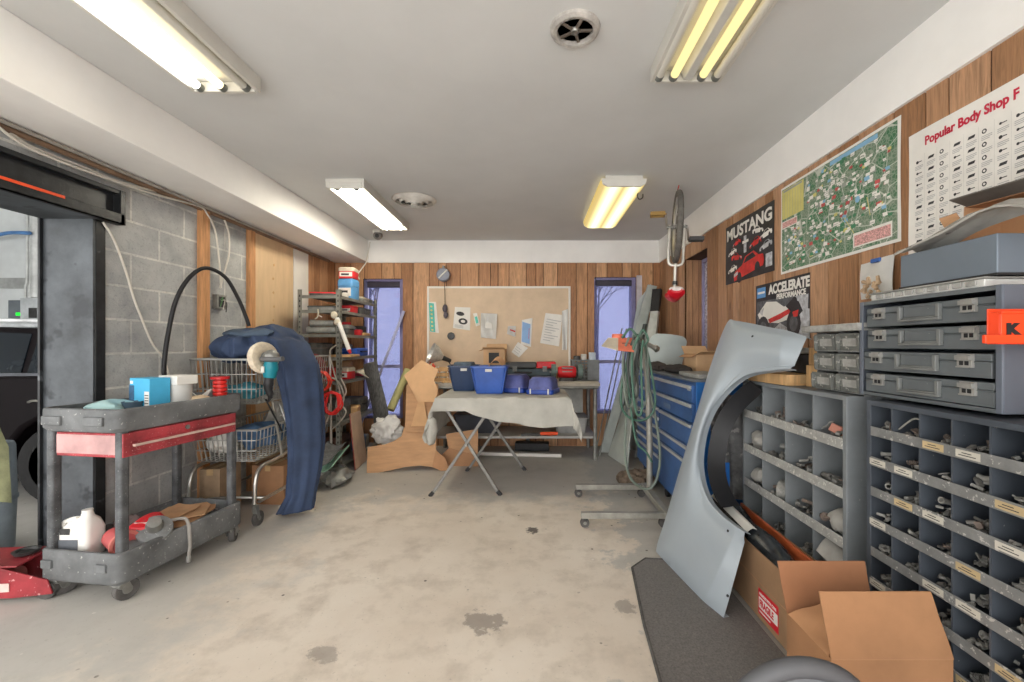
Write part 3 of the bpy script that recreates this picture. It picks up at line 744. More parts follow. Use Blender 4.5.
# loose hardware
HARD = [mat('dull_zinc', (132, 132, 128), .6, .3, var=.2, scale=40), mat('dusty_iron', (112, 110, 106), .7, .3, var=.25, scale=40), mat('dusty_plastic_grey', (142, 141, 136), .8, var=.12, scale=30), mat('rusty_brown', (116, 104, 96), .8, .1, var=.25, scale=40)]
def proto(kind, s, mt):
    m = MB()
    if kind == 'bolt':
        m.cyl((-.5 * s, 0, .12 * s), (.3 * s, 0, .12 * s), .11 * s, n=8); m.cyl((.3 * s, 0, .12 * s), (.5 * s, 0, .12 * s), .24 * s, n=6); m.cyl((.24 * s, 0, .12 * s), (.3 * s, 0, .12 * s), .3 * s, n=10)
    elif kind == 'washer':
        m.lathe([(.18 * s, 0), (.42 * s, 0), (.42 * s, .09 * s), (.18 * s, .09 * s), (.18 * s, 0)], 12)
    elif kind == 'bracket':
        m.obox((0, 0, .05 * s), (.9 * s, .34 * s, .07 * s)); m.obox((.42 * s, 0, .28 * s), (.07 * s, .34 * s, .5 * s)); m.cyl((-.2 * s, 0, .08 * s), (-.2 * s, 0, .14 * s), .12 * s, n=8)
    elif kind == 'spring':
        m.tube([(.5 * s * (k / 36 - .5) * 1.6, .17 * s * math.cos(k * .9), .17 * s + .17 * s * math.sin(k * .9)) for k in range(37)], .045 * s, 5)
    elif kind == 'clip':
        m.tube([(-.4 * s, -.1 * s, .06 * s), (-.1 * s, .12 * s, .1 * s), (.2 * s, -.05 * s, .35 * s), (.42 * s, .1 * s, .3 * s), (.3 * s, .2 * s, .06 * s)], .07 * s, 6, 4)
    elif kind == 'tube_fitting':
        m.lathe([(.17 * s, 0), (.20 * s, .02 * s), (.20 * s, .75 * s), (.25 * s, .78 * s), (.25 * s, .95 * s), (.16 * s, .95 * s), (.14 * s, .05 * s), (.17 * s, 0)], 14, (-.45 * s, 0, .25 * s), (1, .0, .0))
    elif kind == 'hinge':
        m.obox((-.2 * s, 0, .1 * s), (.5 * s, .5 * s, .08 * s), (0, .1, 0)); m.obox((.25 * s, 0, .2 * s), (.5 * s, .5 * s, .08 * s), (0, -.5, 0)); m.cyl((.04 * s, -.3 * s, .13 * s), (.04 * s, .3 * s, .13 * s), .09 * s, n=8)
    return m.build(kind, mt)
KINDS_ = ['bolt', 'washer', 'bracket', 'spring', 'clip', 'hinge', 'tube_fitting']
NAMES = {'bolt': 'hex-headed bolt', 'washer': 'flat ring washer', 'bracket': 'bent metal bracket', 'spring': 'coil spring', 'clip': 'bent wire clip', 'hinge': 'small folded hinge', 'tube_fitting': 'short tube fitting'}
def fill(tagname, y0, pw, ph, zb, cols, rows, xf, seed, size, depth, per):
    rnd = random.Random(seed); protos = {}
    heap = MB()
    for c in cols:
        for j in rows:
            yc = y0 + pw * (c + .5); z = zb + ph * j + .004
            full = rnd.uniform(.5, 1.25)
            # the uncounted small stuff: a slope of tiny pieces rising to the lip
            for q in range(26):
                x = xf + rnd.uniform(.024, depth); dy = rnd.uniform(-.5, .5) * (pw - .055)
                hz = z + rnd.uniform(.0, .030 if size < .05 else .04) * full
                s = rnd.uniform(.006, .013) * (1.4 if size > .05 else 1)
                heap.k = rnd.randrange(3)
                heap.obox((x, yc + dy, hz + s + .003), (s * rnd.uniform(1, 2.4), s, s * .7), (rnd.uniform(-.5, .5), rnd.uniform(-.5, .5), rnd.uniform(0, 3)))
            kinds = rnd.sample(KINDS_, 2)
            n = per if rnd.random() < .8 else per - 1
            for q in range(n):
                k = kinds[q % 2] if rnd.random() < .85 else rnd.choice(KINDS_)
                key = (k, rnd.randrange(2))
                if key not in protos:
                    o = proto(k, size * (1 if key[1] else 1.25), HARD[rnd.randrange(4)]); protos[key] = o; first = True
                    lab = '%s %s %s' % (('smaller' if key[1] else 'larger'), NAMES[k], 'lying loose in a pigeonhole of the ' + tagname)
                    tag(o, lab, 'hardware', 'loose %ss in the %s' % (NAMES[k], tagname))
                else:
                    o = protos[key].copy(); COL.objects.link(o)
                o.location = (xf + .034 + rnd.uniform(.0, depth * .5), yc + ((q + .5) / n - .5) * (pw - .055) + rnd.uniform(-.005, .005), z + .022 + rnd.uniform(.0, .028) * full * (1.5 if size > .05 else 1))
                o.rotation_euler = (rnd.uniform(-.35, .35), rnd.uniform(-.35, .35), rnd.uniform(0, 6.28))
    tag(heap.build('loose_hardware', HARD[:3], smooth=False), 'uncounted small dusty hardware heaped in the pigeonholes of the ' + tagname, 'hardware', kind='stuff')
fill('20-hole rack', 1.716, fpw, fph, fzb, range(4), range(1, 5), 1.257, 3, .062, .16, 4)
fill('small-hole rack', .75, npw, nph, nzb, range(3, 8), range(9), 1.257, 4, .034, .12, 3)
def crumple(name, label, cat, c, r, mt, seed=0, amp=.25, fr=9, group=None, flat=None, n=28):
    m = MB(); m.ball(c, r, n, n * 2 // 3, amp, fr, seed, flat)
    return tag(m.build(name, mt), label, cat, group)
# bigger things poking out of the 20-hole rack
def fz(j): return fzb + fph * j + .004
def fy(c): return 1.716 + fpw * (c + .5)
BAGM = mat('dusty_bag', (160, 158, 152), .6, var=.08, scale=10, bump=.1)
crumple('plastic_bag', 'crumpled dusty plastic bag bulging from the 20-hole rack, third row down', 'bag', (1.345, fy(0), fz(2) + .066), (.06, .072, .048), BAGM, 4, .22, 12)
m = MB(); m.sheet([[(1.262 + .11 * u, fy(0) - .085 + .17 * v, fz(1) + .075 + .06 * math.sin(math.pi * u) + .03 * v) for u in [q / 8 for q in range(9)]] for v in [q / 6 for q in range(7)]], .006)
tag(m.build('trim_panel', BAGM), 'curved pale grey trim piece in the 20-hole rack, fourth row down', 'car part')
crumple('plastic_bag', 'knotted pale rag and clips at the far end of the 20-hole rack, second row', 'rag', (1.325, fy(3), fz(3) + .066), (.045, .062, .045), BAGM, 9, .45, 16)
crumple('plastic_bag', 'crumpled bag sagging over the lip at the far end of the 20-hole rack, third row', 'bag', (1.325, fy(3), fz(2) + .064), (.045, .062, .042), BAGM, 12, .4, 14)
m = MB(); m.obox((1.31, fy(0) + .01, fz(4) + .055), (.06, .05, .035), (.3, .3, .4)); tag(m.build('small_carton', mat('faded_red_box', (176, 120, 104), .7), bevel=.003), 'small faded red box in the top row of the 20-hole rack', 'box')
for k, (c, j, l) in enumerate(((2, 2, 'steel ring bushing standing in the 20-hole rack, third row'),)):
    MBr = MB(); MBr.lathe([(.045, 0), (.055, 0), (.055, .05), (.045, .05), (.045, 0)], 20, (1.30, fy(c), fz(j) + .058), (.6, -.8, .1)); tag(MBr.build('ring_bushing', HARD[0]), l, 'hardware')
m = MB(); m.tube([(1.28, 1.50, nzb + nph * 8 + .04), (1.275, 1.44, nzb + nph * 8 + .085), (1.27, 1.405, nzb + nph * 8 + .09)], .003, 6, 4)
tag(m.build('bent_wire', HARD[2]), 'pale bent wire standing in the top row of the small-hole rack', 'wire')

# ================================================================ ON TOP OF THE RACKS
CASEM = mat('case_grey_enamel', (96, 102, 105), .5, .15, var=.07, scale=6, spots=((150, 150, 146), 80, .30))
CASEP = mat('rack_blue_grey', (98, 105, 116), .5, .15, var=.06, scale=4)
LATCH = mat('dusty_zinc', (150, 150, 146), .5, .4, var=.1, scale=20)
HOLE = mat('dark_recess', (30, 31, 33), .8)
x0, x1, y0, y1, z0, z1 = 1.30, 1.57, 1.185, 1.702, 1.058, 1.418
r = root('case_rack', 'grey steel slide rack holding four latched parts cases', 'rack', ((x0 + x1) / 2, (y0 + y1) / 2, z0))
m = MB(); t = .006
m.box((x0, y0, z0), (x1, y0 + t, z1)); m.box((x0, y1 - t, z0), (x1, y1, z1)); m.box((x0, y0 + t, z1 - t), (x1, y1 - t, z1)); m.box((x0, y0 + t, z0), (x1, y1 - t, z0 + t)); m.box((x1 - t, y0 + t, z0 + t), (x1, y1 - t, z1 - t))
for a, b in ((y0, y0 + .018), (y1 - .018, y1)): m.box((x0 - .004, a, z0), (x0, b, z1))
m.build('shell', CASEP, r, bevel=.002)
for a, b in ((z0, z0 + .012), (z1 - .014, z1)): MB().box((x0 - .002, y0 + .018, a), (x0 + .002, y1 - .018, b)).build('front_rail', CASEM, r, bevel=.001)
pitch = (z1 - z0 - .03) / 4
for j in range(3): 
    for a in (y0 + t, y1 - t - .014): MB().box((x0 + .004, a, z0 + .014 + pitch * (j + 1) - .004), (x1 - .01, a + .014, z0 + .014 + pitch * (j + 1))).build('runner', CASEM, r)
L = y1 - y0 - .05; hC = pitch - .012
case = root('parts_case', 'topmost latched grey parts case in the slide rack', 'case', (x0, (y0 + y1) / 2, z0 + .014), 0, 'latched parts cases in the slide rack')
def lm(): return MB()
m = MB(); m.box((.002, -L / 2, 0), (.24, L / 2, hC * .66)); m.box((-.001, -L / 2, hC * .62), (.242, L / 2, hC * .68)); m.build('tray', CASEM, case, bevel=.003, local=True)
m = MB(); m.box((.002, -L / 2, hC * .69), (.24, L / 2, hC)); m.build('lid', CASEM, case, bevel=.003, local=True)
m = MB()
for a, b, c, d in ((-.078, .078, .012, .02), (-.078, -.066, .02, hC * .9), (.066, .078, .02, hC * .9)): m.box((-.012, a, c), (.002, b, d))
m.k = 1; m.box((-.003, -.062, .026), (.002, .062, hC * .86)); m.k = 0; m.box((-.007, -.062, .020), (-.003, .062, .026))
m.build('label_handle', [mat('label_frame', (118, 121, 120), .5, .2, var=.1), CASEM], case, bevel=.002, local=True)
for y in (-.165, .165):
    m = MB(); m.box((-.008, y - .022, hC * .40), (.002, y + .022, hC * .98)); m.box((-.016, y - .022, hC * .72), (-.008, y + .022, hC * .92)); m.box((-.014, y - .020, hC * .40), (-.008, y + .020, hC * .46))
    m.k = 1; m.box((-.009, y - .014, hC * .50), (-.0078, y - .002, hC * .68)); m.box((-.009, y + .002, hC * .50), (-.0078, y + .014, hC * .68))
    m.build('latch', [LATCH, HOLE], case, bevel=.0015, local=True)
labs = ['lowest latched parts case in the grey slide rack', 'latched parts case second from the bottom of the slide rack', 'latched parts case second from the top of the slide rack', 'topmost latched parts case in the grey slide rack']
case['label'] = labs[0]
for j in range(1, 4):
    dup(case, (x0 + (.006 if j > 1 else -.004), (y0 + y1) / 2 + (.004 if j % 2 else 0), z0 + .014 + pitch * j), None, labs[j])
# flat clear organiser, blue-grey box, sheeting, carton on top
r = root('flat_organiser', 'flat clear plastic organiser under the blue-grey metal box', 'organiser', (1.40, 1.47, z1))
m = MB(); m.box((1.305, 1.24, z1), (1.54, 1.655, z1 + .024)); m.build('tray', CLEAR, r, bevel=.003)
m = MB(); m.box((1.300, 1.235, z1 + .0245), (1.545, 1.66, z1 + .030))
for k in range(9): m.box((1.299, 1.26 + k * .042, z1 + .006), (1.3035, 1.29 + k * .042, z1 + .022))
m.build('lid', DUSTY, r, bevel=.002)
BLG = mat('blue_grey_enamel', (104, 115, 126), .45, .15, var=.05, scale=3)
r = root('metal_box', 'long blue-grey metal box lying on top of the case rack', 'box', (1.45, 1.37, z1 + .031))
m = MB(); zz = z1 + .031; m.box((1.315, 1.215, zz), (1.57, 1.535, zz + .118)); m.build('body', BLG, r, bevel=.003)
m = MB(); m.box((1.312, 1.212, zz), (1.573, 1.538, zz + .006)); m.build('base_flange', BLACK, r)
m = MB(); m.cyl((1.42, 1.2165, zz + .07), (1.42, 1.213, zz + .07), .016, n=18); m.build('knockout', BLG, r)
# greyish sheeting draped along the top
m = MB(); g = []
for j in range(13):
    v = j / 12; y = 1.545 - .50 * v; row = []
    for i in range(9):
        u = i / 8; x = 1.30 + .125 * u
        z = zz + .124 + .062 * math.sin(math.pi * v ** 1.5) + .02 * math.sin(u * 3.1) + .006 * math.sin(i * 2.1 + j)
        row.append((x, y, z))
    g.append(row)
SHEETM = mat('grey_sheeting', (166, 164, 158), .45, var=.12, scale=7, spots=((62, 60, 60), 14, .33))
m.sheet(g, .006); tag(m.build('plastic_sheeting', SHEETM), 'grey printed plastic sheeting arched over the blue-grey metal box', 'sheeting')
r = root('open_carton', 'open brown carton lying on its side under the fastener chart', 'carton', (1.50, 1.22, zz + .125))
T = Mx.Translation((1.502, 1.24, zz + .125)) @ Euler((R(3), 0, 0)).to_matrix().to_4x4()
m = MB(T); a, b, h = .062, .20, .125
m.box((a - .004, -b, 0), (a, b, h)); m.box((-a, -b, 0), (a - .004, -b + .004, h)); m.box((-a, b - .004, 0), (a - .004, b, h)); m.box((-a, -b + .004, 0), (a - .004, b - .004, .004)); m.build('body', CARDIN, r)
m = MB(T); m.box((-a, -b + .004, h - .004), (a - .004, b - .004, h)); m.build('top_panel', CARD2, r)
m = MB(T); m.bar((-a, 0, h), (-a - .06, 0, h + .02), .38, .004); m.build('flap', mat('grey_flap', (104, 98, 92), .8), r)
m = MB(T); m.bar((-a, b - .004, h / 2), (-a - .02, b + .035, h / 2 - .01), .11, .004, (0, 1, .2)); m.build('side_flap', CARD, r)
r = root('orange_tray', 'orange metal parts holder with a black letter K on the end of the case rack', 'holder', (1.40, 1.16, 1.25))
m = MB(); x0, x1 = 1.150, 1.56; y0, y1 = 1.10, 1.136
m.box((x0 + .05, y0, 1.252), (1.56, y0 + .004, 1.335)); m.box((x0 + .05, y1 - .004, 1.252), (1.56, y1, 1.345)); m.box((x0 + .05, y0 + .004, 1.252), (1.56, y1 - .004, 1.256)); m.box((x0 + .05, y0 + .004, 1.256), (x0 + .054, y1 - .004, 1.335))
m.box((x0, y0 - .01, 1.254), (1.56, y0, 1.276)); m.box((x0 + .048, y0 - .004, 1.330), (1.56, y0 + .008, 1.337)); m.build('body', mat('bright_orange', (240, 74, 36), .4, var=.04), r, bevel=.002)
m = MB(frame_T((1.213, y0 - .0015, 1.279), (1, 0, 0), (0, 0, 1))); m.text('K', .036, (0, 0, 0), .0006, .003, sx=1.25); m.build('letter', BLACK, r, smooth=False)
# clear bag of fasteners on the wall shelf edge
r = root('clear_bag', 'clear bag with tan clips hanging on the wall beside the case rack', 'bag', (1.54, 1.92, 1.46))
m = MB(); m.sheet([[(1.548 - .022 * math.sin(math.pi * u) * math.sin(math.pi * v) - (.006 * math.sin(7 * u + 3 * v)), 2.02 - .18 * u, 1.462 + .165 * v + .012 * u * v) for u in [q / 8 for q in range(9)]] for v in [q / 8 for q in range(9)]], .003)
m.build('film', CLEAR, r)
m = MB(); rnd = random.Random(3)
for k in range(9): m.obox((1.523, 1.93 + rnd.uniform(-.04, .04), 1.495 + rnd.uniform(-.02, .05)), (.012, .04, .012), (rnd.uniform(0, 3), rnd.uniform(-.5, .5), rnd.uniform(-.4, .4)))
m.build('clips', mat('tan_clips', (186, 160, 130), .6, var=.2, scale=40), r)
MB().obox((1.535, 1.92, 1.628), (.012, .05, .018)).build('blue_tie', mat('blue_tie', (60, 100, 170), .5), r, bevel=.003)
# small bins unit on the 20-hole rack
BINM = mat('small_bin_grey', (100, 102, 98), .6, var=.12, scale=12, spots=((160, 158, 152), 60, .4), bump=.08)
ux0, ux1, uy0, uy1, uz0 = 1.285, 1.50, 1.70, 1.985, 1.046
r = root('bin_stand', 'grey three-tier stand of small tilting bins on the 20-hole rack', 'stand', (1.39, 1.84, uz0))
m = MB()
for k in range(3): m.box((ux0 + .02, uy0, uz0 + .006 + k * .085), (ux1, uy1, uz0 + .010 + k * .085))
for y in (uy0, (uy0 + uy1) / 2 - .002, uy1 - .004): m.box((ux0 + .03, y, uz0), (ux1, y + .004, uz0 + .26))
m.box((ux1 - .004, uy0, uz0), (ux1, uy1, uz0 + .26)); m.build('frame', GREYPLA, r, bevel=.001)
m = MB(); m.box((ux0 - .005, uy0 - .01, uz0 + .262), (ux1 + .01, uy1 + .06, uz0 + .268))
for a in (0, 1):
    m.box((ux0 - .005 + a * .221, uy0 - .01, uz0 + .268), (ux0 - .001 + a * .221, uy1 + .06, uz0 + .292)); m.box((ux0 - .001, uy0 - .01 + a * .351, uz0 + .268), (ux1 + .006, uy0 - .006 + a * .351, uz0 + .292))
m.build('top_tray', DUSTY, r, bevel=.002)
def small_bin(label):
    b = root('small_bin', label, 'bin', (0, 0, 0), 0, 'small tilting bins in the three-tier stand')
    w, h = .128, .072
    m = MB(); m.add([(0, -w / 2, 0), (.15, -w / 2, 0), (.15, w / 2, 0), (0, w / 2, 0), (-.008, -w / 2, h * .93), (.15, -w / 2, h), (.15, w / 2, h), (-.008, w / 2, h * .93)], [(0, 3, 2, 1), (0, 1, 5, 4), (2, 3, 7, 6), (1, 2, 6, 5), (0, 4, 7, 3)])
    m.add([(.004, -w / 2 + .005, .02), (.145, -w / 2 + .005, .02), (.145, w / 2 - .005, .02), (.004, w / 2 - .005, .02)], [(0, 1, 2, 3)])
    m.bar((-.010, -w / 2, h * .93), (-.010, w / 2, h * .93), .014, .008); m.bar((-.010, -w / 2 + .004, .0), (-.014, -w / 2 + .004, h * .9), .014, .009, (0, 1, 0)); m.bar((-.010, w / 2 - .004, .0), (-.014, w / 2 - .004, h * .9), .014, .009, (0, 1, 0)); m.build('shell', BINM, b, bevel=.001, local=True)
    T = Mx.Translation((-.0055, 0, .034)) @ Euler((0, R(-6), 0)).to_matrix().to_4x4()
    MB(T).box((-.003, -.038, -.016), (.0, .038, .017)).build('label_slot', DUSTY, b, bevel=.001, local=True)
    return b
sb = small_bin('x')
first = True
for j, row in enumerate(('bottom', 'middle', 'top')):
    for i, side in enumerate(('nearer the case rack', 'nearer the fender')):
        o = sb if first else copy_tree(sb); first = False
        o.location = (ux0 + .03 - (.012 if (j == 0 and i == 1) else 0), uy0 + .072 + i * .142, uz0 + .0105 + j * .085)
        o['label'] = 'small grey bin in the %s tier of the stand, %s' % (row, side)
def carton(name, label, c, size, rz=0, mt=None, tape=True, rot=None, group=None, lidopen=False):
    mt = mt or CARD
    r = root(name, label, 'carton', (c[0], c[1], c[2]), rz, group, (rot[0], rot[1], rot[2] if len(rot) > 2 else rz) if rot else None)
    w, d, h = size; t = .004; m = MB()
    m.box((-w / 2, -d / 2, 0), (w / 2, d / 2, t)); m.box((-w / 2, -d / 2, t), (-w / 2 + t, d / 2, h)); m.box((w / 2 - t, -d / 2, t), (w / 2, d / 2, h)); m.box((-w / 2 + t, -d / 2, t), (w / 2 - t, -d / 2 + t, h)); m.box((-w / 2 + t, d / 2 - t, t), (w / 2 - t, d / 2, h))
    m.build('body', mt, r, local=True)
    if lidopen:
        m = MB(); m.bar((0, -d / 2, h), (0, -d / 2 - .4 * d, h + .12 * d), w, t); m.build('flap', mt, r, local=True)
        m = MB(); m.bar((0, d / 2, h), (0, d / 2 + .3 * d, h + .3 * d), w, t); m.build('flap', mt, r, local=True)
        m = MB(); m.bar((-w / 2, 0, h), (-w / 2 - .28 * d, 0, h - .10 * d), t, d, (0, 0, 1)) if False else m.add([(-w / 2, -d / 2, h), (-w / 2, d / 2, h), (-w / 2 - .25 * w, d / 2, h - .1 * d), (-w / 2 - .25 * w, -d / 2, h - .1 * d)], [(0, 1, 2, 3)]); m.build('flap', CARDIN, r, local=True)
    else:
        m = MB(); m.box((-w / 2, -d / 2, h), (-.001, d / 2, h + t)); m.build('flap', mt, r, local=True)
        m = MB(); m.box((.001, -d / 2, h), (w / 2, d / 2, h + t)); m.build('flap', mt, r, local=True)
        if tape:
            m = MB(); m.box((-.022, -d / 2 - .0006, h + t), (.022, d / 2 + .0006, h + t + .0006)); m.box((-.022, -d / 2 - .0006, h - .04), (.022, -d / 2, h + t)); m.build('tape', mat('packing_tape', (188, 158, 116), .3), r, local=True)
    return r
carton('small_carton', 'lower of two small tan boxes behind the small bins', (1.43, 2.09, 1.046), (.13, .10, .10), R(8), WOODL, False)
carton('small_carton', 'upper of two small tan boxes behind the small bins', (1.43, 2.085, 1.152), (.12, .09, .08), R(-6), WOODL, False)
carton('small_carton', 'small tan box on top of the small bins stand', (1.46, 1.76, uz0 + .270), (.07, .08, .075), R(5), WOODL, False)
carton('flat_carton', 'low tan carton lying on the far end of the 20-hole rack', (1.36, 2.33, 1.046), (.19, .34, .05), R(3), WOODL)
r = root('spray_gun_case', 'flat grey case leaning under the motorcycle poster', 'case', (1.47, 2.22, 1.10))
m = MB(); m.box((1.40, 2.05, 1.205), (1.55, 2.40, 1.235)); m.build('lid', DUSTY, r, bevel=.006); m = MB(); m.box((1.41, 2.06, 1.10), (1.54, 2.39, 1.203)); m.build('base', DSTEEL, r, bevel=.006)
# ================================================================ FENDER, FLOOR MAT, CARTONS BY THE RACKS
MATM = mat('floor_mat_pile', (112, 109, 106), .95, var=.12, scale=120, bump=.5, bscale=300, spots=((128, 124, 118), 40, .36))
m = MB(); mp = [(.56, 2.40), (.66, 2.50), (1.0, 2.46), (1.02, .9), (.42, .9), (.475, 1.60), (.50, 1.92)]
m.prism(mp, .002, .011)
r = root('floor_mat', 'charcoal ribbed-edge floor mat under the grey fender', 'mat', (.7, 1.6, 0))
m.build('pile', MATM, r)
m = MB(); m.tube([(x, y, .007) for x, y in [mp[2], mp[1], mp[0], mp[6], mp[5], mp[4]]], .008, 6); m.build('edge_binding', RUBBER, r)
PRIM = mat('primer_blue_grey', (152, 161, 168), .38, var=.025, scale=2, spec=.5)
PRIMB = mat('primer_inside', (70, 74, 78), .6, var=.1)
A0, B0, C0 = V((.744, 2.58, 0)), V((.866, 1.96, 0)), V((1.20, 2.63, 1.40))
fn = (B0 - A0).cross(C0 - A0).normalized()
if fn.x > 0: fn = -fn                                                # towards the room
def on_plane(px, py):
    d = V(((px - CX) / F, 1, (CY - py) / F)); o = V((0, 0, EYE)); t = (A0 - o).dot(fn) / d.dot(fn); return o + d * t
pairs = [(807, 337, 793, 369), (788, 331, 782, 370), (770, 327.5, 771, 371.3), (748, 323, 758, 373), (735, 320.8, 749, 375.5), (728.5, 321, 742, 379), (720, 339, 732, 387), (709, 371, 721, 399), (700.5, 400, 711.5, 414), (691, 432, 704.5, 433),
         (681.5, 464, 700.8, 458), (672.5, 495, 702, 476), (664.5, 522, 706, 491), (657, 546, 711, 501.5), (658.5, 558.5, 716, 508), (675, 579, 724, 516), (692, 599, 732.5, 523), (706, 612.5, 740, 528.5), (723.5, 619, 747, 533.5)]
NS, NT_ = 8, 20
opx, ipx = spline([(a, b, 0) for a, b, c, d in pairs], NS), spline([(c, d, 0) for a, b, c, d in pairs], NS)
def off_plane(q, d):                                              # same outline, on the fender's plane raised by the bulge d
    r_ = V(((q.x - CX) / F, 1, (CY - q.y) / F)); o = V((0, 0, EYE)); return o + r_ * ((A0 + fn * d - o).dot(fn) / r_.dot(fn))
o3 = [on_plane(p.x, p.y) for p in spline([(a, b, 0) for a, b, c, d in pairs], NS)]; i3 = [on_plane(p.x, p.y) for p in spline([(c, d, 0) for a, b, c, d in pairs], NS)]
g = []; NS = len(o3)
for k in range(NS):
    e = (i3[k] - o3[k]).normalized(); row = [o3[k] - fn * .03 + e * .003]; ep = min(1, .25 + min(k, NS - 1 - k) / 14)
    for j in range(NT_):
        t = j / (NT_ - 1); p = o3[k].lerp(i3[k], t)
        d = .034 * min(1, t / .15) + .022 * math.sin(math.pi * max(0, (t - .15) / .85)) - .026 * max(0, (t - .5) / .5) ** 1.6
        row.append(off_plane(opx[k].lerp(ipx[k], t), d * ep))
    # rolled lip of the wheel arch, turned inwards
    row[-2] = row[-2] + fn * .010; row[-1] = row[-1] + fn * .012
    row.append(i3[k] + e * .003 + fn * .014); row.append(i3[k] - fn * .02)
    g.append(row)
r = root('car_fender', 'large blue-grey primed car fender standing on end against the racks', 'car part', (.8, 2.27, 0))
for row in g:
    for p in row: p.z = max(p.z, .013)
m = MB(); m.sheet(g, .0022); m.build('skin', PRIM, r)
def hole(px, py):
    ray = V(((px - CX) / F, 1, (CY - py) / F)).normalized(); o = V((0, 0, EYE))
    gp = min((gp for row in g for gp in row), key=lambda q: (q - o - ray * (q - o).dot(ray)).length)
    MB().cyl(gp - fn * .006, gp + fn * .0035, .0065, n=12).build('fixing_hole', BLACK, r)
for q in ((753.5, 337), (727.5, 531.5), (728, 598)): hole(*q)
# black wheel-arch liner behind the fender
m = MB(); g2 = []
cen = on_plane(762, 452)
for k in range(20):
    q = int((.27 + .50 * k / 19) * (NS - 1)); row = []
    for j in range(8):
        t = j / 7; p = i3[q] - fn * (.04 + .08 * t) + (cen - i3[q]).normalized() * (.005 + .05 * t); p.z = max(p.z, .02); p.x = min(p.x, 1.24); row.append(p)
    g2.append(row)
LINER = mat('black_liner', (20, 21, 25), .5, var=.2, scale=6)
m.sheet(g2, .004); m.build('arch_liner', LINER, r)
# hanging work apron and blue sheet between the chest and the rack
def hang(name, label, cat, x0, x1, y, z0, z1, mt, seed, depth=.03, folds=5, taper=.0):
    m = MB(); g = []
    for j in range(19):
        v = j / 18; row = []
        for i in range(25):
            u = i / 24; w = 1 - taper * (1 - v)
            row.append((x0 + (x1 - x0) * (.5 + (u - .5) * w) + .01 * math.sin(v * 5 + seed), y + depth * (.3 + .7 * (1 - v)) * math.sin(u * folds * 3.1 + seed + .8 * v) + .012 * noise.noise(V((u * 4, v * 5, seed))), z0 + (z1 - z0) * v + .012 * math.sin(u * 7 + seed) * (v > .95 or v < .05)))
        g.append(row)
    m.sheet(g, .005); return tag(m.build(name, mt), label, cat)
hang('work_apron', 'dusty dark grey apron hanging between the tool chest and the 20-hole rack', 'apron', 1.12, 1.36, 2.66, .30, .95, mat('apron_grey', (98, 98, 98), .9, var=.3, scale=9, bump=.2, spots=((150, 148, 144), 20, .4)), 1, .03, 4)
m = MB(); m.obox((1.14, 2.635, .27), (.14, .012, .52), (0, 0, R(0))); tag(m.build('blue_board', mat('blue_board', (34, 104, 182), .5), bevel=.003), 'bright blue board standing behind the fender', 'board')
# long carton with sticker and body panels in it
r = root('long_carton', 'long brown carton with a red FRAGILE sticker lying along the racks', 'carton', (1.135, 2.05, 0))
x0, x1, y0, y1, h, t = 1.03, 1.238, 1.64, 2.50, .312, .005
CARDW = mat('worn_cardboard', (152, 120, 90), .85, var=.1, scale=3, bump=.08)
m = MB(); zb = .012
m.box((x0, y0, zb), (x1, y1, zb + t)); m.box((x0, y0, zb + t), (x0 + t, y1, h)); m.box((x1 - t, y0, zb + t), (x1, y1, h)); m.box((x0 + t, y0, zb + t), (x1 - t, y0 + t, h)); m.box((x0 + t, y1 - t, zb + t), (x1 - t, y1, h)); m.build('body', CARDW, r)
T = frame_T((x0 - .0006, 1.955, .035), (0, -1, .02), (0, 0, 1))
FRED = mat('sticker_red', (206, 34, 48), .5, var=.04)
m = MB(T); m.box((0, 0, 0), (.16, .115, .0006)); m.k = 1; m.box((.006, .030, .0006), (.154, .078, .0010)); m.k = 0; m.text('FRAGILE', .042, (.012, .040, .0014), .0003, .002, sx=.72); m.k = 1; m.text('HANDLE WITH CARE', .017, (.010, .088, .0009), .0003, .0006, sx=.82)
m.box((.010, .012, .0006), (.10, .018, .0009)); m.build('sticker', [FRED, PAPER], r, smooth=False)
MB().box((x0 - .0007, 1.66, h - .14), (x0, 2.45, h - .135)).build('crease', CARD2, r)
RUST = mat('primer_red_brown', (170, 84, 48), .45, var=.12, scale=6)
m = MB(); m.sheet([[(1.10 + .075 * u, 1.66 + .98 * v, .30 + .13 * u + .07 * v + .012 * math.sin(v * 6)) for u in [q / 3 for q in range(4)]] for v in [q / 16 for q in range(17)]], .004)
o = MB()
tag(MB().bar((1.185, 1.68, .297), (1.212, 2.49, .300), .012, .075).build('painted_rail', RUST, bevel=.003), 'red-brown painted rail standing in the long carton', 'car part')
m = MB(); m.sheet([[(1.055 + .10 * u, 1.68 + .84 * v, .255 + .05 * math.sin(u * 2.5) + .075 * v + .012 * math.sin(v * 13 + u * 3)) for u in [q / 6 for q in range(7)]] for v in [q / 20 for q in range(21)]], .005)
tag(m.build('black_trim_panel', mat('glossy_black_trim', (40, 44, 48), .25, var=.4, scale=18)), 'glossy black trim panel lying in the long carton', 'car part')
m = MB(); m.sheet([[(1.05 + .06 * u, 2.10 + .42 * v, .335 + .03 * v + .02 * math.sin(u * 3)) for u in [q / 4 for q in range(5)]] for v in [q / 8 for q in range(9)]], .002)
tag(m.build('packing_paper', PAPER), 'strip of white packing paper over the black trim panel', 'paper')
CARDN = mat('near_cardboard', (158, 116, 82), .85, var=.08, scale=4, bump=.06, bscale=120)
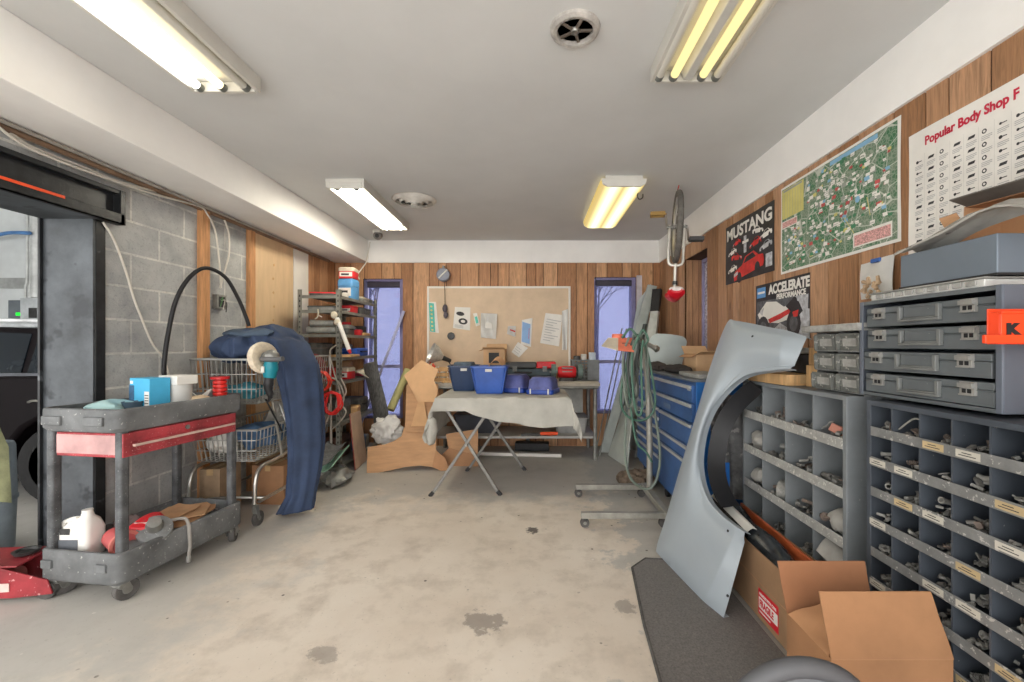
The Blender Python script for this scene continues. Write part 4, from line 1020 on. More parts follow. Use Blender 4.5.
# squat carton with its flaps up
x0, x1, y0, y1, h = .862, 1.215, 1.24, 1.455, .344
r = root('open_carton', 'brown carton with raised flaps beside the small-hole rack', 'carton', ((x0 + x1) / 2, (y0 + y1) / 2, 0))
m = MB(); zb = .012; t = .005
m.box((x0, y0, zb), (x1, y1, zb + t)); m.box((x0, y0, zb + t), (x0 + t, y1, h)); m.box((x1 - t, y0, zb + t), (x1, y1, h)); m.box((x0 + t, y0, zb + t), (x1 - t, y0 + t, h)); m.box((x0 + t, y1 - t, zb + t), (x1 - t, y1, h)); m.build('body', CARDN, r)
def flap(pts, mt=CARDIN, th=.005):
    a, b, c, d = [V(p) for p in pts]; n = 6
    MB().sheet([[a.lerp(b, i / n).lerp(d.lerp(c, i / n), j / n) + V((0, 0, .004 * math.sin(j * 1.3 + i))) * (0 < j < n) for i in range(n + 1)] for j in range(n + 1)], th).build('flap', mt, r)
flap([(x0, y1, h), (x1 - .06, y1, h), (x1 - .075, y1 + .02, h + .165), (x0 - .02, y1 + .02, h + .165)], mat('cardboard_orange', (160, 112, 80), .85, var=.05))
flap([(x0, y0, h), (x1, y0, h), (x1 - .025, y0 + .045, h + .17), (x0 - .005, y0 + .045, h + .17)], CARDN)
flap([(x0, y0 + .01, h), (x0, y1 - .01, h), (x0 + .12, y1 - .05, h + .075), (x0 + .07, y0 + .05, h + .03)], mat('cardboard_pale', (184, 138, 100), .85, var=.04))
m = MB(); m.bar((x0 - .001, y0 + .08, h - .07), (x0 - .001, y0 + .08, h - .13), .0012, .05, (0, 1, 0)); m.build('printed_mark', INK, r)
MB().box((x0, y0 - .001, h - .002), (x1, y0, h)).build('crease', CARD2, r)
# grey moulded chair in the near corner of the view
r = root('moulded_chair', 'grey moulded plastic chair back at the bottom edge of the view', 'chair', (.60, .80, 0))
SEATM = mat('chair_grey', (112, 114, 118), .5, var=.05); RIMM = mat('chair_rim', (80, 81, 84), .55, var=.06)
def arc_back(w, z0, z1, y, k): return [[(.60 + w * math.cos(math.pi * (1 - u)) , y + .03 * math.sin(math.pi * u), z0 + (z1 - z0) * math.sin(math.pi * u) ** .62) for u in [q / 24 for q in range(25)]] for _ in (0,)][0]
ring = [(.57 + .155 * math.cos(a) * (1 if abs(math.cos(a)) < .9 else 1), .93 - .0, .420 + .15 * max(-.9, math.sin(a))) for a in [2 * math.pi * q / 40 for q in range(40)]]
m = MB(); m.tube([(x, .92 - .05 * (z - .33) , z) for x, _, z in ring], .020, 10, 0, True); m.build('back_rim', RIMM, r)
m = MB(); gg = []
for j in range(9):
    k = j / 8; gg.append([(.57 + (x - .57) * k, .93 - .05 * (.435 + (z - .435) * k - .33) + .014 * (1 - k * k),   .435 + (z - .435) * k) for x, _, z in ring + ring[:1]])
m.sheet(gg[1:], .006); m.build('back_shell', SEATM, r)
m = MB(); m.loft([rrect(.60, .76, .36, .36, .07, z) for z in (.30, .325)]); m.build('seat', SEATM, r, bevel=.006)
for sx in (-1, 1):
    for sy in (-1, 1): MB().cyl((.60 + sx * .16, .76 + sy * .15, .012), (.60 + sx * .13, .76 + sy * .12, .305), .012, n=10).build('leg', CHROME, r)
for sx in (-.08, .08): MB().bar((.60 + sx, .90, .31), (.60 + sx, .925, .37), .03, .012, (0, 1, 0)).build('back_support', RIMM, r)

# ================================================================ TOOL CHEST, HOSE STAND, LEANING PANELS
CHB = mat('chest_blue', (56, 90, 140), .35, .1, var=.14, scale=5, spots=((90, 118, 160), 50, .30))
CHS = mat('chest_side_blue', (38, 98, 164), .35, .1, var=.05)
ALU = mat('handle_aluminium', (196, 198, 198), .35, .5, var=.06)
xf, xb, y0, y1, z0, z1 = 1.05, 1.54, 2.80, 4.30, .10, 1.013
r = root('tool_chest', 'long blue rolling tool chest with pale drawer handles along the right wall', 'tool chest', ((xf + xb) / 2, (y0 + y1) / 2, 0))
m = MB(); m.box((xf + .02, y0, z0), (xb, y0 + .012, z1)); m.build('side_panel', CHS, r, bevel=.003)
m = MB(); m.box((xf + .02, y1 - .012, z0), (xb, y1, z1)); m.build('side_panel', CHB, r, bevel=.003)
m = MB(); m.box((xf + .02, y0 + .012, z0), (xb, y1 - .012, z0 + .03)); m.box((xb - .01, y0 + .012, z0 + .03), (xb, y1 - .012, z1)); m.box((xf + .02, y0 + .012, z0 + .03), (xf + .03, y1 - .012, z1)); m.build('body', CHB, r)
m = MB(); m.box((xf - .004, y0 - .004, z1 - .006), (xb + .004, y1 + .004, z1 + .012)); m.build('top', mat('chest_top', (92, 98, 104), .6, var=.2), r, bevel=.004)
ym = 3.53
draws = [(y0 + .02, y1 - .02, .868, .985), (y0 + .02, y1 - .02, .742, .862), (y0 + .02, ym - .008, .575, .728), (y0 + .02, ym - .008, .475, .569), (y0 + .02, ym - .008, .14, .469)]
draws += [(ym + .008, y1 - .02, a, b) for a, b in ((.660, .734), (.580, .655), (.500, .575), (.422, .495), (.345, .417), (.14, .340))]
for i, (a, b, c, d) in enumerate(draws):
    o = MB().box((xf - .002, a, c), (xf + .02, b, d)).build('drawer', CHB, r, bevel=.003)
    m = MB(); m.box((xf - .016, a + .004, d - .027), (xf - .002, b - .004, d - .004)); m.box((xf - .022, a + .004, d - .010), (xf - .016, b - .004, d - .004)); m.build('handle', ALU, o, bevel=.002)
MB().box((xf - .004, y0 + .04, .945), (xf - .002, y0 + .10, .98)).build('badge', ALU, r, bevel=.001)
MB().box((xf - .0045, 3.25, .76), (xf - .002, 3.42, .80)).build('name_plate', mat('plate_grey_blue', (96, 118, 150), .4), r, bevel=.001)
for x in (xf + .07, xb - .07):
    for y in (y0 + .1, ym, y1 - .1):
        o = MB().bar((x, y, z0), (x, y, .07), .06, .07).build('caster', DSTEEL, r, bevel=.003)
        m = MB(); m.cyl((x - .016, y + .015, .043), (x + .016, y + .015, .043), .043, n=18); m.build('wheel', BLACK, o, bevel=.004)
ztop = z1 + .012
crumple('black_rags', 'heap of black rags on the tool chest nearest the wall carton', 'rags', (1.19, 3.50, ztop + .025), (.07, .20, .032), mat('black_rag', (50, 46, 46), .9, var=.3, scale=14), 3, .4, 9, flat=ztop + .001)
crumple('black_rags', 'black rag at the far end of the tool chest beside the primed panel', 'rags', (1.13, 3.92, ztop + .025), (.07, .16, .035), mat('grey_rag', (66, 60, 58), .9, var=.3, scale=14), 6, .4, 9, flat=ztop + .001)
MB_ = MB(); MB_.box((1.10, 2.84, ztop + .0005), (1.30, 3.22, ztop + .03)); tag(MB_.build('flat_pad', DUSTY, bevel=.006), 'flat dusty pad on the near end of the tool chest', 'pad')
carton('wall_carton', 'tan carton with an open flap on the tool chest', (1.39, 3.50, ztop), (.21, .22, .15), R(4), mat('tan_carton', (202, 168, 130), .85, var=.05), lidopen=True)
PALEP = mat('pale_primed_panel', (186, 198, 198), .35, var=.03)
# rounded primed panel standing on the chest
m = MB(); T = frame_T((1.03, 4.10, ztop - .002), (.95, .06, 0), (.10, .26, 1)); mm = MB(T); g = []
for j in range(15):
    v = j / 14; row = []
    for i in range(15):
        u = i / 14; left = .02 + .07 * v ** .7 if v < .85 else .02 + .07 * v ** .7 + .05 * ((v - .85) / .15) ** 2; right = .40 + .06 * v - (.05 * ((v - .8) / .2) ** 2 if v > .8 else 0)
        row.append((left + (right - left) * u, .345 * v - .03 * u * v, .03 * math.sin(math.pi * u) + .02 * v))
    g.append(row)
mm.sheet(g, .004); tag(mm.build('primed_panel', PALEP), 'pale rounded primed body panel standing on the far end of the tool chest', 'car part')
# hose stand
r = root('hose_stand', 'grey steel rolling stand draped with air hoses by the tool chest', 'stand', (.93, 3.25, 0))
STD = mat('stand_galvanised', (158, 156, 148), .45, .4, var=.1, scale=12)
for ya, xa, xe in ((2.95, .35, .93), (3.54, .37, .93)):
    m = MB(); m.bar((xa - .012, ya, .085), (xe, ya, .085), .045, .04); o = m.build('foot', STD, r, bevel=.003)
    m = MB(); m.bar((xa + .015, ya, .066), (xa + .015, ya, .05), .03, .03); m.build('caster_fork', DSTEEL, o)
    m = MB(); m.cyl((xa + .012, ya - .014, .032), (xa + .012, ya + .014, .032), .031, n=18); m.k = 1; m.cyl((xa + .012, ya - .015, .032), (xa + .012, ya + .015, .032), .012, n=12); m.build('caster_wheel', [RUBBER, STEEL], o)
    m = MB(); m.cyl((xe - .03, ya - .014, .032), (xe - .03, ya + .014, .032), .031, n=18); m.build('caster_wheel', RUBBER, o)
MB().bar((.93, 2.92, .085), (.93, 3.57, .085), .05, .045).build('cross_beam', STD, r, bevel=.003)
m = MB(); m.tube([(.935, 3.42, .10), (.935, 3.42, .5), (.925, 3.43, .9), (.90, 3.44, 1.27)], .024, 10); m.build('pole', STD, r)
m = MB(); m.tube([(.82, 3.38, 1.30), (.90, 3.44, 1.27), (1.00, 3.46, 1.22)], .018, 10); m.build('arm', STD, r)
m = MB(); m.cyl((.985, 3.45, 1.228), (1.01, 3.465, 1.214), .026, n=14); m.build('arm_knob', CHROME, r)
HOSEG = mat('hose_green', (74, 110, 94), .5, var=.1); HOSED = mat('hose_grey_green', (112, 122, 112), .5, var=.1); HOSEK = mat('cable_dark', (64, 68, 66), .5)
def hose(label, pts, rad, mt, nm='air_hose'): tag(MB().tube(pts, rad, 8, 7).build(nm, mt), label, 'hose')
y = 3.36
hose('long grey-green hose hanging in the lowest loop from the hose stand', [at(642, 336, y), at(630, 350, y), at(627, 400, y), at(625, 450, y), at(629, 475, y), at(640, 487, y), at(650, 488, y), at(657, 478, y), at(660, 455, y), at(656, 420, y), at(648, 380, y + .02), at(645, 340, y)], .0105, HOSED)
y = 3.33
hose('green hose looped halfway down the hose stand', [at(640, 338, y), at(630, 352, y), at(622, 385, y), at(622, 408, y), at(632, 419, y), at(646, 419, y), at(655, 405, y), at(652, 375, y), at(646, 345, y)], .009, HOSEG)
y = 3.30
hose('pale green hose crossing down behind the orange guard', [at(634, 335, y), at(627, 360, y), at(630, 400, y), at(636, 440, y), at(646, 452, y), at(652, 462, y)], .008, HOSEG)
y = 3.27
hose('thin dark cable hanging straight from the orange guard', [at(638, 334, y), at(626, 352, y), at(624, 385, y), at(627, 412, y)], .006, HOSEK, 'cable')
hose('thin grey cable looped around the top of the hose stand', [at(645, 332, y), at(634, 345, y), at(634, 385, y), at(638, 410, y), at(646, 400, y), at(648, 360, y), at(646, 338, y)], .006, HOSED, 'cable')
hose('short green hose tangled over the top of the hose stand', [at(622, 338, y), at(630, 329, y), at(638, 336, y), at(643, 330, y), at(648, 340, y), at(641, 348, y)], .009, HOSEG)
for k, (dx, l) in enumerate(((0, 'dark green hose hanging straight behind the hose stand pole'), (-5, 'grey hose hanging in a narrow loop under the orange guard'), (4, 'green hose hanging in a narrow loop in front of the pole'))):
    y = 3.22 - .02 * k; hose(l, [at(634 + dx, 337, y), at(628 + dx, 356, y), at(629 + dx, 380 + 6 * k, y), at(633 + dx, 398 + 8 * k, y), at(638 + dx, 392 + 8 * k, y), at(637 + dx, 362, y), at(639 + dx, 340, y)], .0085, (HOSEK, HOSED, HOSEG)[k])
# orange and white guard hung on the stand
r = root('tool_guard', 'orange and white sheet metal guard hung on the hose stand', 'guard', tuple(at(618, 353, 3.2)))
ga, gb, gc, gd = at(601.5, 346, 3.14), at(608, 338, 3.30), at(635, 338, 3.30), at(634, 352, 3.16); ge = at(618, 350.5, 3.12)
ODULL = mat('faded_orange', (226, 122, 96), .55, var=.1, scale=9)
def sh(m, A, B, C_, D, n=5): m.sheet([[A.lerp(B, i / n).lerp(D.lerp(C_, i / n), j / n) for i in range(n + 1)] for j in range(n + 1)], .004)
m = MB(); bb = gb.lerp(gc, .38); sh(m, ga, gb, bb, ge); m.build('white_end', mat('guard_white', (206, 196, 180), .6, var=.1), r)
m = MB(); sh(m, ge, bb, gc, gd); m.build('orange_plate', ODULL, r)
m = MB(); m.cyl(at(617.5, 334, 3.34), at(617.5, 338.5, 3.34) + V((0, .0, 0)), .042, .045, 20); m.build('orange_knob', ODULL, r, bevel=.004)
m = MB(); p = at(622, 343.2, 3.225); m.bar(p, at(632, 343.2, 3.245), .012, .004); m.build('slot', INK, r)
# panels leaning in the back right corner
def lean(name, label, cat, b0, b1, t0, t1, th, mt, bevel=.002, extra=None):
    b0, b1, t0, t1 = V(b0), V(b1), V(t0), V(t1); n = 8
    m = MB(); m.sheet([[b0.lerp(b1, i / 3).lerp(t0.lerp(t1, i / 3), j / n) for i in range(4)] for j in range(n + 1)], th)
    return tag(m.build(name, mt, bevel=bevel), label, cat)
GRG = mat('grey_green_panel', (172, 180, 176), .5, var=.08); DKP = mat('dark_edged_panel', (74, 78, 76), .6, var=.2); LGP = mat('light_grey_panel', (182, 188, 182), .55, var=.06, scale=4)
TRA = mat('milky_sheet', (196, 204, 204), .35, var=.05, trans=.3)
lean('metal_sheet', 'light grey sheet leaning low against the end of the tool chest', 'panel', (.86, 4.86, .005), (.97, 4.36, .005), (1.06, 4.93, .56), (1.03, 4.42, .56), .012, LGP)
lean('plank', 'long dark-edged plank leaning in the back right corner', 'panel', (.78, 5.0, .004), (.89, 4.98, .004), (1.40, 5.20, 1.98), (1.51, 5.21, 1.96), .03, GRG)
lean('plastic_sheet', 'milky plastic sheet leaning behind the dark-edged plank', 'panel', (.98, 5.14, .004), (1.28, 5.12, .004), (1.29, 5.26, 1.78), (1.46, 5.28, 2.0), .006, TRA)
m = MB(); m.bar((1.04, 4.84, .004), (1.44, 5.10, 1.62), .07, .03); o = m.build('strip', LGP, bevel=.003); tag(o, 'pale metal strip leaning in front of the dark-edged plank', 'strip')
m = MB(); m.bar((.93, 4.91, .004), (1.34, 5.10, 1.50), .05, .02); o = m.build('strip', DKP, bevel=.003); tag(o, 'black metal strip leaning beside the pale one', 'strip')
r = root('capped_channel', 'pale channel with a black end cap leaning in the corner', 'channel', (1.2, 5.0, 0))
p0, p1 = V((1.18, 4.72, .004)), V((1.43, 5.00, 1.64)); m = MB(); m.bar(p0, p1, .10, .04); m.build('channel', mat('channel_grey', (176, 180, 176), .4, .2), r, bevel=.003)
m = MB(); m.bar(p1, p1 + (p1 - p0).normalized() * .27, .105, .05); m.build('end_cap', BLACK, r, bevel=.004)
for k, (px, label) in enumerate(((.70, 'thin steel rod leaning across the window nearest the bench'), (.76, 'second thin steel rod leaning across the window'))):
    tag(MB().cyl((px, 4.80 + .03 * k, .004), (px + .38, 5.16 + .03 * k, 1.45), .007, n=8).build('steel_rod', STEEL), label, 'rod')
crumple('rag_pile', 'tangle of brown straps on the floor under the hose stand', 'straps', (.93, 3.86, .05), (.13, .12, .06), mat('brown_strap', (112, 98, 84), .9, var=.3, scale=20), 8, .45, 14, flat=.002)
# ================================================================ BACK WALL, BENCH, TABLE
BOARD = mat('pinboard_tan', (208, 186, 160), .85, var=.04, scale=5)
r = root('pinboard', 'large tan pinboard with a white frame on the back wall', 'pinboard', (-.42, YB - .02, .95))
x0, x1, z0, z1 = -1.295, .475, .93, 1.975; yf = YB - .03
MB().box((x0 + .02, yf + .006, z0 + .02), (x1 - .02, YB - .008, z1 - .02)).build('panel', BOARD, r)
for a, b, c, d in ((x0, x0 + .026, z0, z1), (x1 - .026, x1, z0, z1)): MB().box((a, yf, c), (b, YB - .007, d)).build('frame_side', WHITE, r, bevel=.003)
for c, d in ((z0, z0 + .026), (z1 - .026, z1)): MB().box((x0 + .026, yf, c), (x1 - .026, YB - .007, d)).build('frame_rail', WHITE, r, bevel=.003)
yp = yf + .004
def pinned(name, label, cat, pts, mts, draw=None, bulge=.012):
    """flat thing pinned on the board; pts = 4 photo corners, clockwise from top left."""
    c = [at(px, py, yp) for px, py in pts]
    T = frame_T(c[3], c[2] - c[3], c[0] - c[3]); w = (c[2] - c[3]).length; h = (c[0] - c[3]).length
    m = MB(); n = 8
    m.sheet([[c[3].lerp(c[2], i / n).lerp(c[0].lerp(c[1], i / n), j / n) + V((0, -bulge * (math.sin(i * .7 + j * .45) * .5 + .5) - .001, 0)) for i in range(n + 1)] for j in range(n + 1)], .0012)
    m.T = T @ Mx.Translation((0, 0, bulge + .003))
    if draw: draw(m, w, h)
    return tag(m.build(name, mts, smooth=False), label, cat)
TURQ = mat('turquoise_print', (96, 190, 176), .6, var=.1); SKY = mat('sky_print', (140, 176, 220), .6, var=.06); YLW = mat('yellow_print', (222, 206, 130), .6)
def dr_strip(m, w, h):
    quad(m, .004, .006, w * .62, h - .01, .001, 1)
    for k in range(7): ell(m, w * .3, h * (.08 + .13 * k), .014, .012, .002, 2, 8)
pinned('hang_card', 'tall turquoise printed card pinned at the far side of the board', 'card', [(428.5, 302), (436, 302), (439, 333), (430, 332)], [PAPER, TURQ, YLW], dr_strip, .006)
def dr_flyer(m, w, h):
    ell(m, w * .35, h * .72, w * .24, h * .10, .001, 1); ell(m, w * .55, h * .38, w * .27, h * .15, .001, 1); ell(m, w * .55, h * .38, w * .13, h * .07, .002, 0)
    for k in range(3): quad(m, w * .1, h * (.06 + .05 * k), w * .6, h * (.08 + .05 * k), .001, 2)
pinned('flyer', 'white flyer with two dark wheel pictures on the board', 'flyer', [(455, 307), (470.5, 307.5), (470, 330.5), (453, 328)], [PAPER, INK, GINK], dr_flyer, .004)
pinned('small_card', 'narrow yellow-green card beside the wheel flyer', 'card', [(473, 313.5), (477, 313), (480, 325), (476, 326.5)], [PAPER, TURQ], lambda m, w, h: quad(m, w * .2, h * .2, w * .8, h * .7, .001, 1), .004)
def dr_bag(m, w, h): quad(m, w * .3, h * .4, w * .75, h * .62, .001, 1)
pinned('parts_bag', 'large clear parts bag pinned in the middle of the board', 'bag', [(481, 313), (497.5, 314), (496, 339), (481, 337.5)], [CLEAR, PAPER], dr_bag, .03)
pinned('parts_bag', 'small white bag with a red print pinned on the board', 'bag', [(508, 326), (516, 326), (515.5, 337), (507, 334)], [CLEAR, PRED], lambda m, w, h: quad(m, w * .3, h * .55, w * .9, h * .72, .001, 1), .02)
pinned('leaflet', 'blue and white leaflet pinned above a loose white sheet', 'leaflet', [(522, 320), (532.5, 318), (531, 347), (521, 344)], [PAPER, SKY, PRED], lambda m, w, h: (quad(m, .006, .03, w * .86, h - .02, .001, 1), quad(m, w * .72, h * .3, w * .76, h * .75, .002, 2)), .01)
pinned('note', 'loose white sheet pinned slanting under the blue leaflet', 'paper', [(518, 342), (528, 348), (519, 357.5), (511.5, 352)], [PAPER, GINK], lambda m, w, h: [quad(m, w * .1, h * (.2 + .2 * k), w * .8, h * (.23 + .2 * k), .001, 1) for k in range(3)], .008)
def dr_sheet(m, w, h): [quad(m, w * .12, h * (.12 + .085 * k), w * (.5 + .35 * ((k * 7) % 3) / 2), h * (.14 + .085 * k), .001, 1) for k in range(9)]
pinned('paper_sheets', 'pair of white paper sheets at the bench grinder side of the board', 'paper', [(545.5, 313), (562.5, 315), (559, 346.5), (540, 343)], [PAPER, GINK], dr_sheet, .012)
pinned('clear_strip', 'long clear plastic strip hanging on the frame of the board', 'strip', [(562, 311), (568, 309), (567, 350), (562, 350)], [CLEAR], None, .01)
# round disc in a bag, cord reel with its plug, sunglasses-like plug
m = MB(); p = at(451, 336, YB - .045); m.lathe([(0, -.006), (.042, -.006), (.046, 0), (.042, .006), (.018, .008), (.016, .003), (0, .003)], 24, p, (0, -1, 0)); tag(m.build('grinding_disc', DSTEEL), 'small dark disc hanging under the wheel flyer', 'disc')
r = root('cord_reel', 'grey cord reel on the back wall above the pinboard', 'cord reel', tuple(at(443.5, 275, YB - .06)))
p = at(443.5, 275, YB - .055); REELM = mat('reel_grey', (122, 126, 140), .4, var=.08)
m = MB(); m.lathe([(0, -.047), (.07, -.047), (.082, -.03), (.082, .03), (.07, .045), (.0, .045)], 28, p, (0, -1, 0)); m.build('drum_housing', REELM, r)
m = MB(); m.bar(p + V((-.05, -.05, -.045)), p + V((.055, -.05, .055)), .016, .012, (0, 1, 0)); m.build('bracket', LAMPW, r, bevel=.002)
m = MB(); m.box((p.x - .012, p.y - .02, p.z + .075), (p.x + .012, p.y + .03, p.z + .115)); m.build('hanger', STEEL, r, bevel=.002)
q = at(445, 306, YB - .06); m = MB(); m.tube([p + V((.012, -.02, -.085)), (p + q) / 2 + V((.006, 0, 0)), q], .004, 6, 4); m.build('cord', BLACK, r)
m = MB(); m.ball(q + V((0, 0, -.03)), (.03, .024, .045), 14, 8, .15, 12, 3); m.ball(q + V((.008, 0, -.11)), (.028, .022, .04), 14, 8, .15, 12, 5); m.build('lamp_plug', mat('plug_dark', (82, 76, 84), .5, var=.2, scale=30), r)

# ---- workbench
BTOP = mat('bench_top', (176, 168, 154), .5, .2, var=.12, scale=6)
bx0, bx1, by0, by1, bz = -1.10, .735, 4.63, 5.28, .84
r = root('workbench', 'long steel workbench with a lower shelf against the back wall', 'workbench', ((bx0 + bx1) / 2, (by0 + by1) / 2, 0))
MB().box((bx0, by0, bz - .035), (bx1, by1, bz)).build('top', BTOP, r, bevel=.006)
m = MB(); m.tube([(bx0 + .02, by0 + .012, bz - .05), (bx1 - .02, by0 + .012, bz - .05)], .018, 10); m.build('front_rail', STEEL, r)
for x in (bx0 + .04, -.05, bx1 - .05):
    for y in (by0 + .04, by1 - .04):
        if x == -.05 and y < 5: continue
        m = MB(); m.cyl((x, y, .0), (x, y, bz - .036), .022, n=14); m.build('leg', STEEL, r)
MB().box((bx0 + .03, by0 + .03, .235), (bx1 - .04, by1 - .03, .262)).build('lower_shelf', mat('shelf_grey', (166, 164, 160), .5, .2, var=.06), r, bevel=.004)
MB().box((.30, by1 - .2, .45), (.60, by1 - .185, .80)).build('back_panel', mat('bench_back_grey', (172, 172, 168), .6), r)
def grinder():
    c = V((.385, 4.755, bz)); r = root('bench_grinder', 'red bench grinder standing on the workbench', 'bench grinder', tuple(c))
    m = MB(); m.loft([rrect(c.x, c.y, .18, .14, .02, c.z + .0005), rrect(c.x, c.y, .15, .11, .02, c.z + .05)]); m.build('base', DSTEEL, r)
    m = MB(); m.lathe([(.0, -.10), (.05, -.10), (.062, -.085), (.066, -.03), (.066, .03), (.062, .085), (.05, .10), (0, .10)], 24, c + V((0, 0, .112)), (1, 0, 0)); m.build('motor', mat('grinder_red', (214, 36, 42), .35, var=.05), r)
    m = MB(); m.box((c.x - .06, c.y - .069, c.z + .15), (c.x + .06, c.y - .03, c.z + .165)); m.obox((c.x, c.y - .058, c.z + .13), (.11, .006, .035), (-.5, 0, 0)); m.build('name_plate', GREYPLA, r)
    for s in (-1, 1):
        m = MB(); m.lathe([(0, -.018), (.062, -.018), (.066, 0), (.062, .018), (0, .018)], 28, c + V((s * .145, 0, .112)), (1, 0, 0)); o = m.build('wheel', mat('grind_wheel', (120, 124, 118), .8, bump=.2), r)
        m = MB(); m.lathe([(.070, -.026), (.080, -.026), (.080, .026), (.070, .026), (.070, -.026)], 28, c + V((s * .145, .012, .118)), (1, 0, 0)); m.build('guard', mat('guard_green_grey', (92, 108, 104), .5, var=.2), r)
        m = MB(); m.cyl(c + V((s * .10, 0, .112)), c + V((s * .19, 0, .112)), .012, n=10); m.build('arbor', STEEL, r)
grinder()
r = root('tool_case', 'long black tool case with a red end on the workbench', 'tool case', (-.08, 5.0, bz))
TEAL = mat('case_teal_black', (52, 66, 72), .4, var=.2)
m = MB(); m.box((-.30, 4.86, bz + .06), (.27, 5.02, bz + .14)); m.build('base', TEAL, r, bevel=.01)
m = MB(); m.box((-.30, 4.86, bz + .145), (.05, 5.02, bz + .215)); m.build('lid', mat('case_black_grey', (58, 60, 60), .4, var=.2), r, bevel=.012)
m = MB(); m.box((.052, 4.86, bz + .145), (.27, 5.02, bz + .22)); m.build('red_end', mat('case_red', (204, 30, 40), .4), r, bevel=.012)
m = MB(); m.tube([(-.18, 4.855, bz + .10), (-.18, 4.82, bz + .10), (-.02, 4.82, bz + .10), (-.02, 4.855, bz + .10)], .009, 8, 3); m.build('handle', BLACK, r)
for x in (-.22, .12): MB().box((x, 4.852, bz + .11), (x + .05, 4.86, bz + .17)).build('latch', GREYPLA, r, bevel=.002)
MB().box((-.28, 4.87, bz + .0005), (.26, 5.01, bz + .058)).build('foot_tray', BLACK, r, bevel=.004)
# grey crate with bits
r = root('wire_crate', 'grey openwork crate on the end of the workbench', 'crate', (.63, 5.02, bz))
m = MB(); cx0, cx1, cy0, cy1 = .47, .76, 4.89, 5.20; hz = .235
for z in [bz + .012 + .037 * k for k in range(7)]:
    for a, b in (((cx0, cy0), (cx1, cy0)), ((cx0, cy1), (cx1, cy1)), ((cx0, cy0), (cx0, cy1)), ((cx1, cy0), (cx1, cy1))): m.bar((a[0], a[1], z), (b[0], b[1], z), .008, .012)
for k in range(8):
    x = cx0 + (cx1 - cx0) * k / 7
    for y in (cy0, cy1): m.bar((x, y, bz + .001), (x, y, bz + hz), .012, .008, (0, 1, 0))
    y = cy0 + (cy1 - cy0) * k / 7
    for x in (cx0, cx1): m.bar((x, y, bz + .001), (x, y, bz + hz), .008, .012, (0, 1, 0))
m.box((cx0, cy0, bz + .001), (cx1, cy1, bz + .008)); m.build('lattice', mat('crate_grey', (128, 132, 132), .5, .1), r, smooth=False)
MB().box((.63, cy0 - .003, bz + .02), (cx1, cy0, bz + hz)).build('solid_end', mat('crate_panel', (126, 128, 130), .6), r)
rnd = random.Random(4)
m = MB()
for k in range(26): m.obox((.615 + rnd.uniform(-.09, .09), 5.045 + rnd.uniform(-.11, .11), bz + .03 + rnd.uniform(.0, .15)), (rnd.uniform(.03, .08), rnd.uniform(.02, .05), rnd.uniform(.02, .04)), (rnd.uniform(0, 3), rnd.uniform(0, 3), rnd.uniform(0, 3)))
tag(m.build('loose_hardware', [HARD[1]], smooth=False), 'uncounted dark scrap filling the grey openwork crate', 'hardware', kind='stuff')
for k, (x, w, mt, l) in enumerate(((.52, .07, DSTEEL, 'dark small motor lying on top of the grey crate'), (.60, .06, mat('pale_part', (200, 198, 192), .6), 'pale plastic part lying on top of the grey crate'), (.70, .075, mat('pale_blue_box', (186, 196, 208), .6), 'pale blue-white box standing on top of the grey crate'))):
    m = MB(); m.loft([rrect(x, 5.0, w, .09, .012, bz + hz + .004 + a) for a in (0, .045 + .02 * k)]); m.cyl((x, 4.954, bz + hz + .03), (x, 4.94, bz + hz + .03), .014, n=12)
    tag(m.build(('small_motor', 'plastic_part', 'small_box')[k], mt, bevel=.003), l, ('motor', 'part', 'box')[k])
carton('bench_carton', 'tan open carton with a dark patch for a hole in its front standing on the workbench', (-.44, 5.14, bz), (.25, .20, .36), R(-3), mat('bench_tan', (206, 170, 132), .85, var=.05), lidopen=True)
m = MB(); m.box((-.505, 5.018, bz + .20), (-.385, 5.022, bz + .32)); o = m.build('hole_shade', [INK], smooth=False); tag(o, 'dark patch standing for the shaded hole in the tan bench carton', 'patch')  # dark plate stands in for the shade inside the open hole
r = root('clamp_lamp', 'aluminium clamp lamp with a bowl reflector on the bench end', 'lamp', (-1.05, 5.0, bz + .0))
p = at(436, 355, 4.95); ax = V((-.75, -.35, .35)).normalized()
m = MB(); m.lathe([(.03, -.06), (.055, -.03), (.10, .03), (.118, .085), (.121, .088), (.104, .03), (.058, -.03), (.034, -.06)], 28, p - ax * .02, ax); m.build('reflector', mat('spun_aluminium', (206, 206, 202), .3, .5, var=.1, scale=30), r)
m = MB(); m.lathe([(0, -.19), (.022, -.185), (.026, -.12), (.032, -.075), (0, -.075)], 18, p, ax); m.build('socket', DSTEEL, r)
m = MB(); m.ball(p + ax * .02, .035, 14, 10); m.build('bulb', mat('bulb_glass', (226, 224, 216), .2), r)
m = MB(); m.tube([p - ax * .13, p - ax * .13 + V((.05, 0, -.08)), (p.x + .12, 4.95, bz + .02)], .006, 6, 5); m.build('cord', BLACK, r)
r = root('funnel', 'red funnel lying on the workbench beside the clamp lamp', 'funnel', (-1.07, 4.86, bz))
m = MB(); m.lathe([(.06, 0), (.062, .004), (.018, .07), (.012, .13), (.009, .13), (.014, .068), (.054, .006), (.054, 0)], 20, at(431, 368, 4.85), (.9, .2, -.35)); m.build('cone', mat('funnel_red', (206, 74, 52), .45), r)
m = MB(); m.tube([at(431, 362, 4.85), at(428.5, 366, 4.85), at(430, 371, 4.85)], .005, 6, 4); m.build('hanging_tab', RED, r)
r = root('small_crate', 'small pale wooden crate on the bench beside the first blue bin', 'crate', (-.97, 4.78, bz))
for z in (.03, .085, .14):
    for y in (4.70, 4.85): MB().box((-1.06, y, bz + z - .02), (-.92, y + .012, bz + z + .02)).build('slat', WOODL, r)
